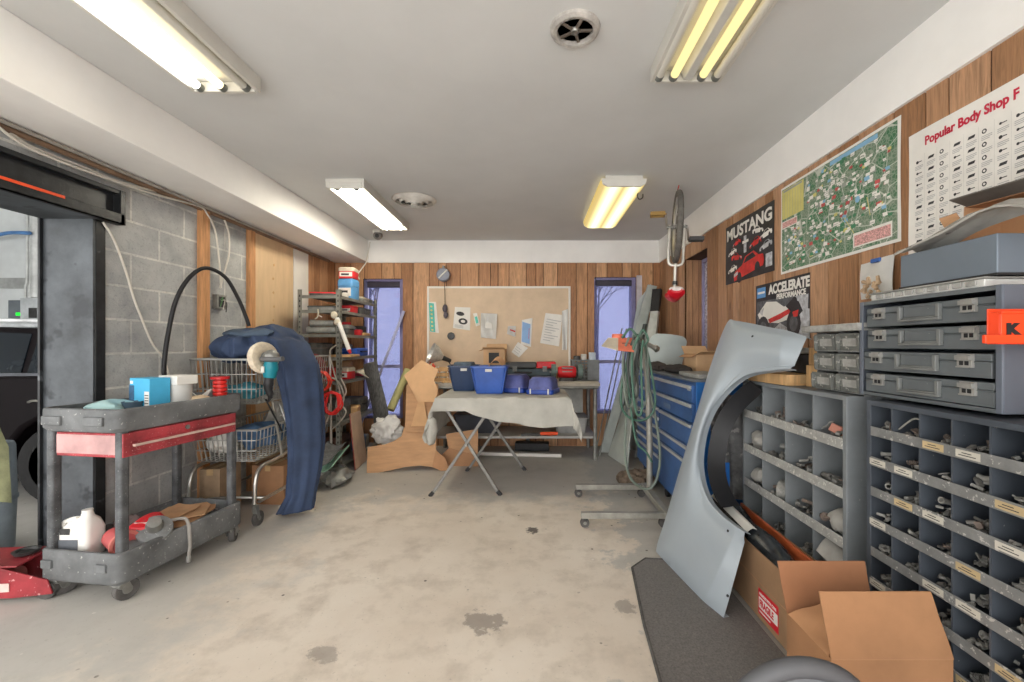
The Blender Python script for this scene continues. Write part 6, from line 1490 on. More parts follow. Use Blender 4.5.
for sx in (sx0 + .01, sx1 - .0):
    m = MB(); m.tube([(sx, sy1 + .02, .70), (sx, sy1 - .1, .52), (sx, sy0 + .30, .415), (sx, sy0 + .06, .40), (sx, sy0 - .01, .33), (sx, sy0 - .03, .16)], .013, 10, 5); m.build('frame_tube', CHROME, trol)
    m = MB(); m.tube([(sx, sy0 + .02, .16), (sx, sy1 + .06, .15)], .012, 10); m.build('bottom_tube', CHROME, trol)
    m = MB(); m.tube([(sx, sy1 + .05, .15), (sx, sy1 + .04, .66), (sx, sy1 + .02, 1.15)], .012, 10); m.build('rear_post', CHROME, trol)
    m = MB(); m.tube([(sx, sy0 + .30, .40), (sx, sy0 + .18, .84)], .010, 8); m.build('front_post', CHROME, trol)
    for y in (sy0 - .02, sy1 + .06):
        m = MB(); m.bar((sx, y, .15), (sx, y + .02, .06), .03, .03); o = m.build('caster', STEEL, trol)
        m = MB(); m.cyl((sx - .014, y + .03, .051), (sx + .014, y + .03, .051), .05, n=22); m.k = 1; m.cyl((sx - .016, y + .03, .051), (sx + .016, y + .03, .051), .016, n=12); m.build('wheel', [RUBBER, STEEL], o, bevel=.003)
m = MB(); m.tube([(sx0, sy0 + .1, .16), (sx1, sy0 + .1, .16)], .011, 8); m.build('cross_tube', CHROME, trol)
# blue coverall: heap on the upper basket and a long drape to the floor
NAVYC = mat('coverall_navy', (50, 64, 90), .8, var=.16, scale=5, bump=.1, bscale=50)
m = MB()
def fold_ring(c, ax, ay, ux, uy, ph, n=72, fold=.12, k=9):
    out = []
    for i in range(n):
        th = 2 * math.pi * i / n
        q = 1 + fold * math.sin(k * th + ph) * (.6 + .4 * math.sin(th * 2 + ph)) + .05 * math.sin(3 * th + ph * .5)
        out.append(V(c) + V(ux) * ax * math.cos(th) * q + V(uy) * ay * math.sin(th) * q)
    return out
st = [  # centre, half width across, half thickness, axis across, axis thick
    ((-2.06, 3.24, 1.22), .10, .05, (.2, .98, 0), (0, 0, 1)),
    ((-1.94, 3.22, 1.275), .16, .07, (.25, .96, 0), (.1, 0, 1)),
    ((-1.82, 3.20, 1.225), .165, .085, (.35, .93, 0), (.6, -.1, .75)),
    ((-1.745, 3.18, 1.10), .145, .085, (.6, .8, 0), (.85, -.5, .15)),
    ((-1.705, 3.18, .93), .13, .08, (.8, .6, 0), (.6, -.8, 0)),
    ((-1.685, 3.19, .72), .12, .075, (.85, .52, 0), (.52, -.85, 0)),
    ((-1.675, 3.19, .52), .115, .07, (.88, .47, 0), (.47, -.88, 0)),
    ((-1.685, 3.18, .32), .105, .065, (.88, .47, 0), (.47, -.88, 0)),
    ((-1.70, 3.16, .15), .095, .06, (.88, .47, 0), (.47, -.88, 0)),
    ((-1.735, 3.14, .035), .12, .05, (.88, .47, 0), (.47, -.88, 0))]
rings = []
NR = 54
for q in range(NR):
    f = q / (NR - 1) * (len(st) - 1); i = min(int(f), len(st) - 2); t = f - i; t = t * t * (3 - 2 * t) if i < 3 else t; A, B = st[i], st[i + 1]
    c = V(A[0]).lerp(V(B[0]), t); rings.append(fold_ring(c, A[1] + (B[1] - A[1]) * t, A[2] + (B[2] - A[2]) * t, V(A[3]).lerp(V(B[3]), t).normalized(), V(A[4]).lerp(V(B[4]), t).normalized(), 1.2 + f * .28, fold=.17 + .03 * math.sin(f), k=8))
m.loft(rings)
for c, rr, sd, am in (((-2.08, 3.24, 1.235), (.22, .22, .10), 3, .34), ((-2.17, 3.16, 1.215), (.11, .12, .08), 5, .3), ((-1.99, 3.30, 1.29), (.16, .2, .09), 8, .34), ((-2.10, 3.50, 1.24), (.2, .25, .1), 9, .3), ((-2.14, 3.28, 1.28), (.13, .10, .06), 12, .4)):
    m.ball(c, rr, 60, 40, am, 6, sd)
o = m.build('blue_coverall', NAVYC)
md = o.modifiers.new('merge', 'REMESH'); md.mode = 'VOXEL'; md.voxel_size = .008; md.use_smooth_shade = True
ms = o.modifiers.new('smooth', 'SMOOTH'); ms.iterations = 1
tag(o, 'dark blue coverall heaped on the shopping cart and hanging to the floor', 'coverall')
crumple('grey_cloth', 'grey-blue sleeve folded on top of the blue coverall heap', 'cloth', (-2.05, 3.16, 1.33), (.15, .10, .035), mat('cloth_slate', (70, 84, 100), .85, var=.12), 4, .4, 7, n=40)
# load of the baskets
crumple('denim_rags', 'blue denim rags in the lower basket of the shopping cart', 'rags', (-2.08, 3.26, .57), (.14, .16, .075), mat('denim_blue', (74, 104, 138), .85, var=.16, scale=8), 2, .4, 7, n=40)
crumple('white_rags', 'white rags at the end of the lower basket nearest the black cart', 'rags', (-2.20, 3.06, .55), (.08, .05, .055), PAPER, 3, .45, 10, n=36)
crumple('grey_rags', 'pale grey rags and hoses above the lower basket behind the denim rags', 'rags', (-2.07, 3.64, .64), (.12, .15, .12), mat('rags_pale_grey', (178, 174, 166), .85, var=.14, scale=8), 6, .4, 9, n=40)
crumple('teal_rags', 'teal cloth at the near end of the upper basket under the coverall', 'cloth', (-2.09, 3.12, .92), (.13, .08, .045), mat('cloth_teal', (64, 134, 150), .8, var=.12), 6, .4, 10, n=36)
crumple('red_rags', 'dusty red rags at the far end of the lower basket', 'rags', (-2.08, 3.92, .53), (.11, .08, .05), mat('rags_red', (140, 78, 76), .85, var=.2), 8, .4, 10, n=32)
carton('floor_carton', 'brown carton on the floor under the shopping cart', (-2.06, 3.55, .0), (.26, .36, .30), R(-4), CARD2)
carton('floor_carton', 'tan stained carton under the shopping cart behind the black cart', (-2.30, 3.18, .0), (.14, .24, .36), R(3), mat('stained_tan', (158, 134, 108), .85, var=.15), rot=None)
for k, (pts, l) in enumerate((([(-1.94, 3.3, .80), (-1.88, 3.32, .62), (-1.95, 3.5, .70), (-1.9, 3.6, .88), (-2.0, 3.45, .80)], 'thin grey cable looped over the middle of the shopping cart'), ([(-1.92, 3.1, .86), (-1.885, 3.2, .66), (-1.93, 3.35, .58), (-1.88, 3.45, .75)], 'black cable hanging from the upper basket beside the polisher'))):
    tag(MB().tube(pts, .006, 7, 8).build('cable', (SC_, BLACK)[k]), l, 'cable')
# polisher with wool pad
r = root('polisher', 'teal and black polisher with a white wool pad lying on the shopping cart', 'polisher', (-1.85, 2.86, 1.0))
c = at(263.5, 358, 2.88); ax = V((.90, -.25, .12)).normalized(); WOOL = mat('wool_pad', (212, 200, 178), .95, var=.08, scale=30, bump=.5, bscale=120)
m = MB(); m.lathe([(.05, .018), (.055, -.012), (.085, -.028), (.103, -.022), (.110, 0), (.103, .02), (.080, .026), (.055, .02), (.05, .018)], 36, c, ax); m.build('wool_pad', WOOL, r)
m = MB(); m.lathe([(0, -.006), (.052, -.006), (.056, .008), (.03, .022), (0, .022)], 28, c, ax); m.build('backing_plate', GREYPLA, r)
g0 = c + ax * .05; m = MB(); m.ball(g0 + V((.012, 0, .002)), (.048, .048, .046), 18, 12, .06, 14, 2); m.build('gear_head', STEEL, r)
m = MB(); m.tube([g0 + V((-.03, -.04, -.01)), g0 + V((.03, -.05, -.012)), g0 + V((.09, -.06, -.012)), g0 + V((.13, -.07, -.008))], .016, 10, 4); m.build('side_handle', mat('handle_grey_black', (92, 92, 92), .6), r)
m = MB(); m.tube([g0 + V((.012, .0, -.03)), g0 + V((.008, .0, -.08)), g0 + V((0, .0, -.135))], [.040, .044, .046, .042, .040, .036], 16, 4); m.build('motor_body', mat('polisher_teal', (22, 126, 142), .4, var=.06), r)
m = MB(); m.box((g0.x - .026, g0.y - .052, g0.z - .10), (g0.x - .004, g0.y - .046, g0.z - .06)); m.build('badge', LAMPW, r)
m = MB(); m.tube([g0 + V((0, 0, -.13)), g0 + V((-.008, .0, -.20)), g0 + V((.0, .01, -.26)), g0 + V((-.02, .02, -.30))], [.028, .03, .026, .022, .016, .01, .008], 12, 5); m.build('rear_grip', BLACK, r)
# red extension cord, far end of the trolley
m = MB(); m.tube([(-1.83 + .075 * math.cos(a * 1.1) + .012 * math.sin(a * 3), 3.94 + .03 * math.sin(a * .7), .72 + .10 * math.sin(a * 1.1) + .008 * math.cos(a * 2.3)) for a in [k * .35 for k in range(70)]], .0095, 6)
tag(m.build('extension_cord', mat('cord_red', (222, 46, 44), .4)), 'bright red extension cord coiled at the far end of the shopping cart', 'cord')
tag(MB().tube([(-1.94 + .1 * math.cos(a) , 3.92 + .03 * math.sin(a * .7), .92 + .09 * math.sin(a)) for a in [k * .3 for k in range(46)]], .009, 6).build('extension_cord', mat('cord_orange_red', (224, 66, 50), .4)), 'orange-red cord coiled above the bright red one', 'cord')
crumple('maroon_cushion', 'maroon padded seat leaning at the far end of the shopping cart', 'cushion', (-2.02, 4.00, 1.02), (.10, .05, .14), mat('maroon', (120, 44, 48), .6), 2, .08, 4)
# mint coloured tray and scrap at the foot of the shopping cart
m = MB(); m.sheet([[V((-1.90 + .20 * u, 3.72 + .34 * v - .06 * u, .20 + .10 * v - .05 * math.sin(math.pi * u) + .02 * u)) for u in [q / 8 for q in range(9)]] for v in [q / 10 for q in range(11)]], .008)
tag(m.build('mint_tray', mat('mint_plastic', (150, 192, 172), .4, var=.06)), 'mint green curved plastic tray at the foot of the shopping cart', 'tray')
m = MB(); m.sheet([[V((-1.93 + .19 * u, 3.74 + .34 * v - .05 * u, .245 + .10 * v - .04 * math.sin(math.pi * u) + .006 * math.sin(v * 30))) for u in [q / 8 for q in range(9)]] for v in [q / 24 for q in range(25)]], .006)
tag(m.build('slatted_grille', GREYPLA), 'grey slatted car grille lying on the mint tray', 'car part')
crumple('scrap_wire', 'tangle of grey wire on the floor behind the blue coverall', 'wire', (-1.80, 3.86, .07), (.13, .14, .065), STEEL, 9, .5, 12, flat=.004)
# ================================================================ STEEL SHELVING ALONG THE LEFT WALL
SHM = mat('shelving_grey', (128, 128, 120), .5, .3, var=.1, scale=12)
qx0, qx1, qy0, qy1 = -2.235, -1.83, 4.10, 5.08
shv = root('steel_shelving', 'grey slotted-angle steel shelving crammed with parts beside the shelving window', 'shelving', ((qx0 + qx1) / 2, (qy0 + qy1) / 2, 0))
levels = [.10, .50, .90, 1.13, 1.354, 1.585, 1.725]
for x, sx in ((qx0, 1), (qx1, -1)):
    for y, sy in ((qy0, 1), (qy1, -1)):
        m = MB(); m.box((min(x, x + sx * .04), min(y, y + sy * .003), 0), (max(x, x + sx * .04), max(y, y + sy * .003), 1.78)); m.box((min(x, x + sx * .003), min(y, y + sy * .04), 0), (max(x, x + sx * .003), max(y, y + sy * .04), 1.78))
        m.k = 1
        for k in range(34):
            z = .06 + .05 * k; a = x + sx * .02
            if sy > 0: m.box((a - .005, y - .0006, z), (a + .005, y + .0004, z + .02))
            if x == qx1: m.box((x - .0004, min(y + sy * .014, y + sy * .026), z), (x + .0006, max(y + sy * .014, y + sy * .026), z + .02))
        m.build('post', [SHM, HOLE], shv, smooth=False)
for z in levels:
    m = MB(); m.box((qx0 + .004, qy0 + .004, z - .004), (qx1 - .004, qy1 - .004, z)); m.box((qx0 + .004, qy0 + .004, z - .03), (qx1 - .004, qy0 + .007, z - .004)); m.box((qx1 - .007, qy0 + .007, z - .03), (qx1 - .004, qy1 - .004, z - .004)); m.build('shelf', SHM, shv, bevel=.001)
DKG = mat('part_dark_grey', (84, 84, 82), .6, .1, var=.25, scale=14); LTG = mat('part_grey', (140, 140, 134), .6, .1, var=.2, scale=14); RD = mat('part_red', (206, 44, 50), .5, var=.1); BLU = mat('part_blue', (36, 84, 180), .45, var=.1); CRM = mat('part_cream', (204, 196, 176), .7, var=.08); TAN = mat('part_tan', (204, 164, 116), .75, var=.08); SKYB = mat('part_sky', (92, 152, 204), .55, var=.1)
def slab(name, label, c, size, mt, rz=0, cat='part', lid=None, kind=0):
    """a case or part on a shelf: rounded shell with a lid line, end handle or ribs"""
    r = root(name, label, cat, (c[0], c[1], c[2] + .002), rz); w, d, h = size
    m = MB(); m.loft([rrect(0, 0, w - .006, d - .006, min(w, d) * .12, 0), rrect(0, 0, w, d, min(w, d) * .14, h * .12), rrect(0, 0, w, d, min(w, d) * .14, h * .62)]); m.build('body', mt, r, local=True)
    m = MB(); m.loft([rrect(0, 0, w + .004, d + .004, min(w, d) * .14, h * .64), rrect(0, 0, w + .004, d + .004, min(w, d) * .14, h * .9), rrect(0, 0, w - .02, d - .02, min(w, d) * .1, h)]); m.build('lid', lid or mt, r, local=True)
    if kind == 1:
        m = MB(); m.tube([(w / 2, -d * .2, h * .55), (w / 2 + .02, -d * .2, h * .55), (w / 2 + .02, d * .2, h * .55), (w / 2, d * .2, h * .55)], .006, 6, 3); m.build('handle', BLACK, r, local=True)
    if kind == 2:
        for k in range(4): m = MB(); m.box((w / 2 - .002, -d * .4 + k * d * .2, h * .1), (w / 2 + .004, -d * .32 + k * d * .2, h * .6)); m.build('rib', mt, r, local=True)
    if kind == 3:
        m = MB(); m.box((-w * .4, -d / 2 - .002, h * .15), (w * .4, -d / 2 + .001, h * .55)); m.k = 1; m.box((-w * .3, -d / 2 - .003, h * .25), (w * .2, -d / 2 - .0015, h * .42)); m.build('label', [PAPER, INK], r, local=True)
    return r
def rod(name, label, p0, p1, rad, mt, cat='part'):
    r = root(name, label, cat, tuple((V(p0) + V(p1)) / 2)); p0, p1 = V(p0), V(p1); d = (p1 - p0).normalized(); L_ = (p1 - p0).length
    m = MB(); m.lathe([(0, 0), (rad, 0), (rad, L_), (0, L_)], 16, p0, d); m.build('barrel', mt, r)
    m = MB(); m.lathe([(rad * .5, -.006), (rad * 1.12, -.006), (rad * 1.12, .03), (rad * .9, .034), (rad * .5, -.006)], 16, p0, d); m.build('collar', LTG, r)
    return r
z = levels[6]
slab('parts_case', 'long dark case with red ends on the top shelf', (-2.05, 4.25, z), (.24, .15, .04), DKG, R(6), 'case', RD, 2)
slab('blue_carton', 'sky blue printed carton standing on the top shelf', (-1.94, 4.55, z), (.165, .16, .215), SKYB, R(-5), 'carton', SKYB, 3)
slab('red_carton', 'red and white carton on top of the sky blue one', (-1.94, 4.55, z + .220), (.16, .155, .115), RD, R(3), 'carton', CRM, 3)
slab('white_cup', 'small white cup at the front edge of the top shelf', (-1.88, 4.33, z), (.05, .05, .05), PAPER, 0, 'cup')
slab('flat_box', 'flat pale grey box on the top shelf nearest the window', (-1.95, 4.82, z), (.18, .26, .055), LTG, R(4), 'box', CRM)
slab('black_sander', 'black sander head overhanging the far end of the top shelf', (-1.92, 5.02, z), (.10, .10, .05), DKG, R(30), 'part', None, 1)
slab('grey_tray', 'grey tray leaning on the wall end of the top shelf', (-2.15, 4.45, z), (.12, .2, .03), LTG, R(-8), 'tray')
z = levels[5]
slab('parts_case', 'grey flat case at the near end of the second shelf', (-2.05, 4.24, z), (.26, .16, .045), LTG, R(4), 'case', DKG, 2)
slab('red_carton', 'red carton in the middle of the second shelf', (-1.93, 4.52, z), (.14, .16, .075), RD, R(-3), 'carton', RD, 3)
slab('grille_part', 'dark ribbed car grille on the second shelf beside the red carton', (-1.93, 4.82, z), (.14, .32, .075), DKG, R(2), 'car part', None, 2)
slab('tan_carton', 'tan carton deep on the second shelf', (-2.12, 4.65, z), (.14, .3, .09), TAN, 0, 'carton')
z = levels[4]
rod('shock_absorber', 'upper of two grey cylinders lying on the third shelf', (-2.13, 4.14, z + .108), (-1.94, 4.20, z + .108), .030, LTG)
rod('shock_absorber', 'lower of two grey cylinders lying on the third shelf', (-2.16, 4.15, z + .042), (-1.92, 4.21, z + .042), .034, LTG)
slab('parts_case', 'grey case with a red tool on it on the third shelf', (-1.95, 4.42, z), (.18, .22, .10), DKG, R(5), 'case', LTG, 1)
rod('red_tool', 'red hand tool lying on the grey case on the third shelf', (-1.98, 4.36, z + .116), (-1.86, 4.41, z + .116), .014, RD, 'tool')
slab('tape_roll', 'red tape roll at the front of the third shelf', (-1.885, 4.66, z), (.07, .08, .06), RD, 0, 'tape')
slab('wood_block', 'tan sanding block at the front of the third shelf', (-1.90, 4.86, z), (.09, .22, .03), TAN, R(6), 'block')
slab('cream_box', 'cream boxes behind the red tape on the third shelf', (-2.02, 4.72, z), (.12, .18, .10), CRM, R(3), 'box', LTG, 3)
slab('black_part', 'black plastic part at the far end of the third shelf', (-2.03, 4.95, z), (.2, .14, .11), DKG, R(-8), 'part', None, 2)
z = levels[3]
slab('blue_tub', 'blue tub on the fourth shelf under the red tape', (-1.95, 4.70, z), (.2, .36, .085), BLU, R(2), 'tub', BLU, 1)
slab('tan_board', 'tan cardboard slab sticking out of the fourth shelf', (-1.90, 4.34, z), (.24, .34, .022), TAN, R(8), 'cardboard')
slab('black_box', 'black box at the near end of the fourth shelf', (-2.12, 4.26, z), (.2, .24, .14), DKG, 0, 'box')
slab('dark_box', 'dark box behind the blue tub on the fourth shelf', (-2.13, 4.78, z), (.16, .3, .13), DKG, 0, 'box')
z = levels[2]
slab('red_carton', 'bright red box at the near end of the fifth shelf', (-2.04, 4.21, z), (.22, .18, .13), RD, R(3), 'box', RD, 3)
slab('red_carton', 'red box beside the pale papers on the fifth shelf', (-1.93, 4.46, z), (.13, .16, .12), RD, R(-4), 'box', CRM, 3)
m = MB(); m.sheet([[V((-2.0 + .26 * u, 4.58 + .34 * v, z + .03 + .04 * math.sin(u * 4) + .02 * v)) for u in [q / 8 for q in range(9)]] for v in [q / 6 for q in range(7)]], .006); tag(m.build('paper_sheets', CRM), 'pale papers hanging over the edge of the fifth shelf', 'paper')
slab('pink_folder', 'pink folder at the far end of the fifth shelf', (-1.93, 4.92, z), (.16, .2, .03), mat('part_pink', (214, 96, 112), .6), R(5), 'folder')
slab('tan_carton', 'tan carton deep on the fifth shelf', (-2.12, 4.70, z), (.16, .4, .17), TAN, 0, 'carton')
z = levels[1]
slab('brown_bag', 'tan paper bundle at the edge of the sixth shelf', (-1.92, 4.62, z), (.12, .16, .10), TAN, R(12), 'bundle')
slab('black_hood', 'black moulded hood on the sixth shelf', (-2.02, 4.40, z), (.26, .24, .20), DKG, R(5), 'part')
slab('dark_tool_box', 'dark tool box at the far end of the sixth shelf', (-2.02, 4.88, z), (.24, .22, .16), DKG, R(-4), 'tool box', None, 1)
z = levels[0]
slab('blue_jar', 'dusty blue jar on the bottom shelf beside the leaning board', (-1.91, 4.74, z), (.12, .14, .15), mat('jar_blue', (72, 96, 128), .5, var=.2), 0, 'jar')
slab('grey_can', 'grey can on the bottom shelf behind the leaning board', (-1.93, 4.90, z), (.11, .12, .13), LTG, 0, 'can')
slab('brown_box', 'dark brown box on the bottom shelf', (-2.06, 4.46, z), (.24, .3, .22), mat('part_brown', (96, 70, 62), .7), 0, 'box')
# white caulking gun hung on the near post
r = root('caulking_gun', 'white caulking tube with a red tip hung on the shelving post', 'caulking gun', tuple(at(345, 340, 4.07)))
a, b = at(337, 318, 4.08), at(349, 350, 4.04); m = MB(); m.cyl(a, b, .020, n=16); m.build('tube', PAPER, r)
d = (b - a).normalized(); m = MB(); m.cyl(b, b + d * .035, .019, .012, 14); m.build('nozzle', RD, r)
m = MB(); m.ball(at(334, 315, 4.07), (.032, .025, .035), 14, 10); m.ball(at(337, 322, 4.07), (.03, .024, .03), 14, 10); m.build('trigger_grip', CRM, r)
r = root('white_hook', 'white bent wire hook hanging from the second shelf of the shelving', 'hook', tuple(at(318, 314, 4.09)))
m = MB(); m.tube([at(318, 309, 4.09), at(318, 316, 4.085), at(315, 319, 4.08)], .006, 6, 4); m.tube([at(318, 315, 4.085), at(322, 317, 4.08)], .006, 6); m.build('wire', CRM, r)
CBG = mat('cord_pale', (170, 166, 156), .6)
for pts, l in (([(336, 345), (330, 352), (334, 372), (340, 392), (336, 405), (341, 420)], 'pale cord hanging down the shelving post in loose bends'), ([(341, 378), (346, 392), (340, 402), (346, 412), (338, 424), (331, 430)], 'pale tangled cord on the lower part of the shelving post'), ([(326, 384), (332, 378), (340, 384), (344, 398), (339, 410)], 'grey cord looped at the top of the red extension cord')):
    tag(MB().tube([at(x, y, 4.06 + .01 * k) for k, (x, y) in enumerate(pts)], .007, 7, 7).build('cord', CBG), l, 'cord')
# board leaning on the shelving
r = root('leaning_board', 'narrow beige board leaning on the end of the shelving', 'board', (-1.78, 4.45, 0))
b0, b1, t0, t1 = V((-1.755, 4.27, .006)), V((-1.795, 4.67, .006)), V((-1.822, 4.30, .56)), V((-1.826, 4.56, .555))
m = MB(); m.sheet([[b0.lerp(b1, i / 4).lerp(t0.lerp(t1, i / 4), j / 8) for i in range(5)] for j in range(9)], .012); m.build('face', mat('board_beige', (196, 168, 144), .75, var=.08, scale=6), r)
m = MB(); m.bar(b0, t0, .010, .006, (0, 1, 0)); m.build('red_edge', mat('edge_red_brown', (160, 84, 76), .7), r)

# ================================================================ NEXT BAY: CAR, JACK, STOOL, BOXES
CARP = mat('car_black_maroon', (12, 7, 10), .5, 0, var=.2, scale=2, spec=.12); GLASSD = mat('car_glass', (22, 28, 34), .2, var=.1, spec=.25); TYRE = mat('car_tyre', (26, 26, 27), .8, var=.1, bump=.2)
car = root('parked_car', 'dark car parked in the next bay seen through the opening', 'car', (-4.9, 4.2, 0))
def cxp(pts, y0, y1, mt, name, bev=.02, parent=car):
    m = MB(Mx(((1, 0, 0, 0), (0, 0, 1, 0), (0, 1, 0, 0), (0, 0, 0, 1)))); m.prism(pts, y0, y1); return m.build(name, mt, parent, bevel=bev)
arch = lambda xc: [(xc + .38 * math.cos(R(a)), .31 + .38 * math.sin(R(a))) for a in range(205, -26, -23)]
low = [(-7.25, .30)] + [(-6.75 + .38 * math.cos(R(a)), .31 + .38 * math.sin(R(a))) for a in range(190, -11, -20)] + [(-6.2, .24), (-4.2, .24)] + [(-3.70 + .38 * math.cos(R(a)), .31 + .38 * math.sin(R(a))) for a in range(190, -11, -20)] + [(-2.95, .34), (-2.92, .62), (-2.98, .96), (-3.5, 1.02), (-5.9, 1.0), (-6.9, .90), (-7.2, .72)]
cxp(low, 3.32, 5.06, CARP, 'body', .03)
roofp = [(-5.85, .99), (-5.1, 1.36), (-4.7, 1.41), (-3.85, 1.38), (-3.62, 1.24), (-3.45, 1.02)]
m = MB(); m.loft([[V((x, 3.36 + .14 * max(0, (z - 1.0)) / .4, z)) for x, z in roofp], [V((x, 5.02 - .14 * max(0, (z - 1.0)) / .4, z)) for x, z in roofp]]); m.build('cabin', CARP, car, bevel=.03)
def win(pts): MB().add([(x, 3.352 + .14 * (z - 1.0) / .4 , z) for x, z in pts] + [(x, 3.38 + .14 * (z - 1.0) / .4, z) for x, z in pts], [tuple(range(len(pts))), tuple(range(len(pts), 2 * len(pts)))[::-1]] + [(i, (i + 1) % len(pts), len(pts) + (i + 1) % len(pts), len(pts) + i) for i in range(len(pts))]).build('side_window', GLASSD, car)
win([(-5.55, 1.03), (-5.05, 1.32), (-4.6, 1.36), (-4.6, 1.03)]); win([(-4.54, 1.03), (-4.54, 1.36), (-4.04, 1.34), (-4.0, 1.03)]); win([(-3.95, 1.03), (-3.97, 1.335), (-3.86, 1.32), (-3.62, 1.14), (-3.60, 1.03)])
TRIMC = mat('car_trim_grey', (92, 94, 100), .3, .6)
MB().bar((-5.6, 3.34, 1.015), (-3.5, 3.34, 1.02), .014, .025).build('belt_moulding', TRIMC, car)
MB().bar((-6.2, 3.316, .50), (-4.15, 3.316, .50), .012, .05).build('side_moulding', TRIMC, car)
for xa in (-4.30, -5.2): MB().tube([(xa + .42, 3.312, .81), (xa + .47, 3.298, .822), (xa + .55, 3.298, .822), (xa + .60, 3.312, .815)], .009, 6, 3).build('door_handle', CHROME, car)
for xc in (-6.75, -3.70):
    for ya, yb in ((3.33, 3.53), (4.85, 5.05)):
        m = MB(); m.lathe([(.20, 0), (.29, 0), (.31, .03), (.31, .17), (.29, .2), (.20, .2), (.20, 0)], 36, (xc, ya, .312), (0, 1, 0)); o = m.build('wheel', TYRE, car)
        m = MB(); m.lathe([(0, .03), (.06, .025), (.14, .05), (.20, .02), (.205, .06), (0, .08)], 28, (xc, ya, .312), (0, 1, 0)); m.build('hub_cap', STEEL, o)
for ya in (3.62, 4.76): MB().tube([(-5.0, ya, 1.40), (-4.9, ya, 1.455), (-4.0, ya, 1.445), (-3.85, ya, 1.39)], .014, 8, 4).build('roof_rail', mat('rail_white', (206, 208, 210), .4), car)
# electric boxes and conduits on the bay wall
yb = YB
r = root('electric_panel', 'light grey electric panel with a dark switch on the bay wall', 'electric panel', tuple(at(32, 310, yb - .06)))
a, b = at(22, 321, yb - .1), at(45, 298, yb - .1); m = MB(); m.box((a.x, yb - .12, a.z), (b.x, yb, b.z)); m.build('cabinet', mat('panel_light_grey', (176, 180, 182), .5), r, bevel=.004)
a, b = at(31, 318, yb - .1), at(39, 308, yb - .1); MB().box((a.x, yb - .128, a.z), (b.x, yb - .121, b.z)).build('switch_plate', DSTEEL, r, bevel=.003)
r = root('charger_box', 'dark grey box with a green indicator beside the electric panel', 'electric box', tuple(at(15, 310, yb - .06)))
a, b = at(7, 318, yb - .1), at(21.5, 300, yb - .1); MB().box((a.x, yb - .09, a.z), (b.x, yb, b.z)).build('cover', mat('box_slate', (98, 104, 110), .5), r, bevel=.004)
a, b = at(15, 315.5, yb - .1), at(20.5, 312.5, yb - .1); MB().box((a.x, yb - .094, a.z), (b.x, yb - .0905, b.z)).build('indicator', emit('indicator_green', (40, 220, 60), 1.2), r)
for px, rad, l in ((27.5, .016, 'thin grey conduit rising from the electric panel'), (31.5, .02, 'bent middle conduit rising from the electric panel'), (36.5, .05, 'thick pale pipe rising behind the electric panel')):
    p = at(px, 298, yb - .08); tag(MB().tube([(p.x - (.02 if rad < .03 else 0), yb - .08, p.z + .004), (p.x - (.02 if rad < .03 else 0), yb - .08, p.z + .14), (p.x, yb - .08, p.z + .28), (p.x, yb - .08, 2.98)], rad, 12, 4).build('conduit', mat('conduit_pale', (190, 192, 190), .5, .2)), l, 'pipe')
p = at(-20, 237, yb - .16); tag(MB().tube([(p.x - .6, yb - .17, p.z - .06), (p.x, yb - .17, p.z), (at(8, 240, yb).x, yb - .17, at(8, 240, yb).z), (at(25, 236.5, yb).x, yb - .17, at(25, 236.5, yb).z), (at(46, 236.5, yb).x, yb - .17, at(46, 236.5, yb).z)], .022, 8, 5).build('blue_cable', mat('cable_blue', (78, 120, 170), .5)), 'blue cable sagging across the bay wall', 'cable')
tag(MB().box((-7.2, yb - .3, 1.46), (-3.0, yb - .02, 1.50)).build('wall_ledge', mat('ledge_white', (206, 210, 212), .5), bevel=.004), 'white ledge along the bay wall above the car', 'ledge')
tag(MB().box((-7.4, yb - .015, 1.95), (-5.0, yb - .0, 2.08)).build('painted_band', mat('band_grey', (150, 152, 150), .8)), 'grey painted band on the bay wall', 'band')
# floor jack
JR = mat('jack_red', (136, 44, 50), .5, var=.18, scale=8, spots=((206, 150, 148), 40, .38))
r = root('floor_jack', 'scuffed red floor jack beside the near end of the black cart', 'floor jack', (-2.75, 2.06, 0))
T = Mx.Translation((-2.36, 2.26, 0)) @ Euler((0, 0, R(6))).to_matrix().to_4x4() @ Mx.Diagonal((1.15, 1.05, 1.15, 1))
XZ = Mx(((1, 0, 0, 0), (0, 0, 1, 0), (0, 1, 0, 0), (0, 0, 0, 1)))
for y in (0, -.15):
    m = MB(T @ XZ); m.prism([(-.75, .05), (-.75, .15), (-.45, .17), (-.20, .15), (-.02, .09), (-.0, .03), (-.15, .02), (-.5, .03)], y - .004, y + .004); m.build('side_plate', JR, r, bevel=.002)
m = MB(T); m.add([(-.75, -.17, .155), (-.12, -.17, .155), (-.12, .012, .165), (-.75, .012, .165), (-.75, -.17, .175), (-.12, -.17, .163), (-.12, .012, .172), (-.75, .012, .18)], [(0, 3, 2, 1), (4, 5, 6, 7), (0, 1, 5, 4), (1, 2, 6, 5), (2, 3, 7, 6), (3, 0, 4, 7)]); m.build('top_plate', JR, r, bevel=.003)
m = MB(T); m.cyl((-.50, -.075, .08), (-.20, -.075, .075), .045, n=18); m.build('ram', mat('ram_pink', (186, 122, 120), .5, var=.1), r)
for x in (-.04, -.62):
    for y in (-.03, -.125): m = MB(T); m.cyl((x, y - .014, .038), (x, y + .014, .038), .038, n=20); m.k = 1; m.cyl((x, y - .016, .038), (x, y + .016, .038), .014, n=10); m.build('wheel', [RUBBER, STEEL], r)
m = MB(T); m.lathe([(0, 0), (.04, 0), (.048, .014), (.036, .014), (.03, .006), (0, .006)], 18, T.inverted() @ (T @ V((-.17, -.07, .176)))); m.build('saddle', DSTEEL, r)
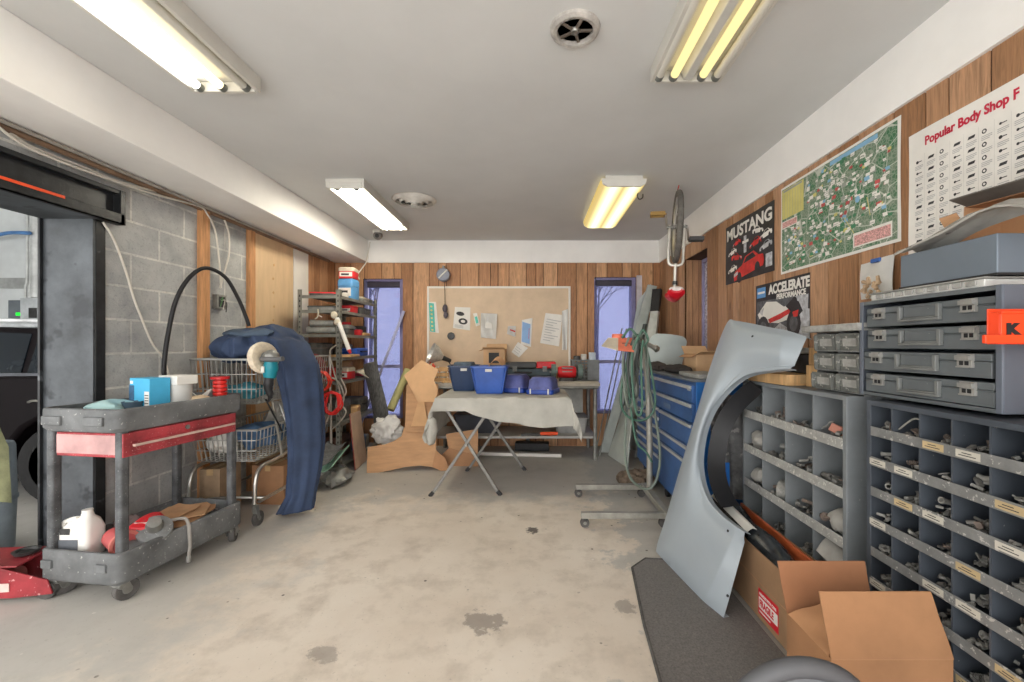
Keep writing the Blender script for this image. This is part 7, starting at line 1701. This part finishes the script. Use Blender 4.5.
m = MB(T); m.box((-.30, -.1585, .05), (-.16, -.1555, .085)); m.build('sticker', mat('sticker_pale', (206, 180, 172), .6), r)
# drum stool with olive cloth
r = root('grey_drum', 'grey plastic drum standing in the opening', 'drum', (-3.27, 2.56, 0))
m = MB(); m.lathe([(0, 0), (.11, 0), (.125, .02), (.135, .35), (.128, .64), (.12, .66), (0, .66)], 28, (-3.27, 2.56, 0)); m.build('body', mat('drum_grey_blue', (132, 142, 150), .5), r)
m = MB(); m.lathe([(.128, .31), (.14, .315), (.14, .335), (.128, .34), (.128, .31)], 28, (-3.27, 2.56, 0)); m.build('hoop', mat('drum_hoop', (120, 130, 138), .5), r)
m = MB(); g = []
for j in range(15):
    v = j / 14; row = []
    for i in range(29):
        th = R(200 + 160 * i / 28); rr = .15 + .02 * math.sin(th * 7 + v * 2) * v; zz = .73 - .42 * v - .03 * math.sin(th * 3)
        if j < 3: rr *= (.03 + .9 * j / 3)
        row.append((-3.27 + rr * math.cos(th), 2.56 + rr * math.sin(th), zz + (.03 - .0 if j < 3 else 0) - (.0 if j > 2 else -.42 * v)))
    g.append(row)
m.sheet(g, .008); tag(m.build('olive_cloth', mat('olive_cloth', (140, 142, 108), .95, var=.1, scale=14, bump=.3)), 'olive green cloth draped over the grey drum', 'cloth')
# ================================================================ CAMERA, WORLD, EXPOSURE
cam = bpy.data.cameras.new('camera'); co = bpy.data.objects.new('camera', cam); COL.objects.link(co)
co.location = (0, 0, EYE); co.rotation_euler = (R(90), 0, 0)
cam.sensor_width = 36; cam.lens = 36 * F / 1024; cam.shift_x = -(CX - 512) / 1024; cam.shift_y = (CY - 341) / 1024
cam.clip_start = .05
SC.camera = co
w = bpy.data.worlds.new('overcast_sky'); SC.world = w; w.use_nodes = True
bg = w.node_tree.nodes['Background']; bg.inputs[0].default_value = (1, .982, .96, 1); bg.inputs[1].default_value = 2.65  # also the added fill: room left open behind the camera to admit it
SC.view_settings.view_transform = 'Standard'; SC.view_settings.look = 'None'; SC.view_settings.gamma = 1
SC.view_settings.use_curve_mapping = False
SC.view_settings.exposure = .8
SC.cycles.use_denoising = True
SC.cycles.max_bounces = 8; SC.cycles.diffuse_bounces = 5; SC.cycles.transparent_max_bounces = 12
SC.cycles.sample_clamp_indirect = 6
bpy.context.view_layer.update()
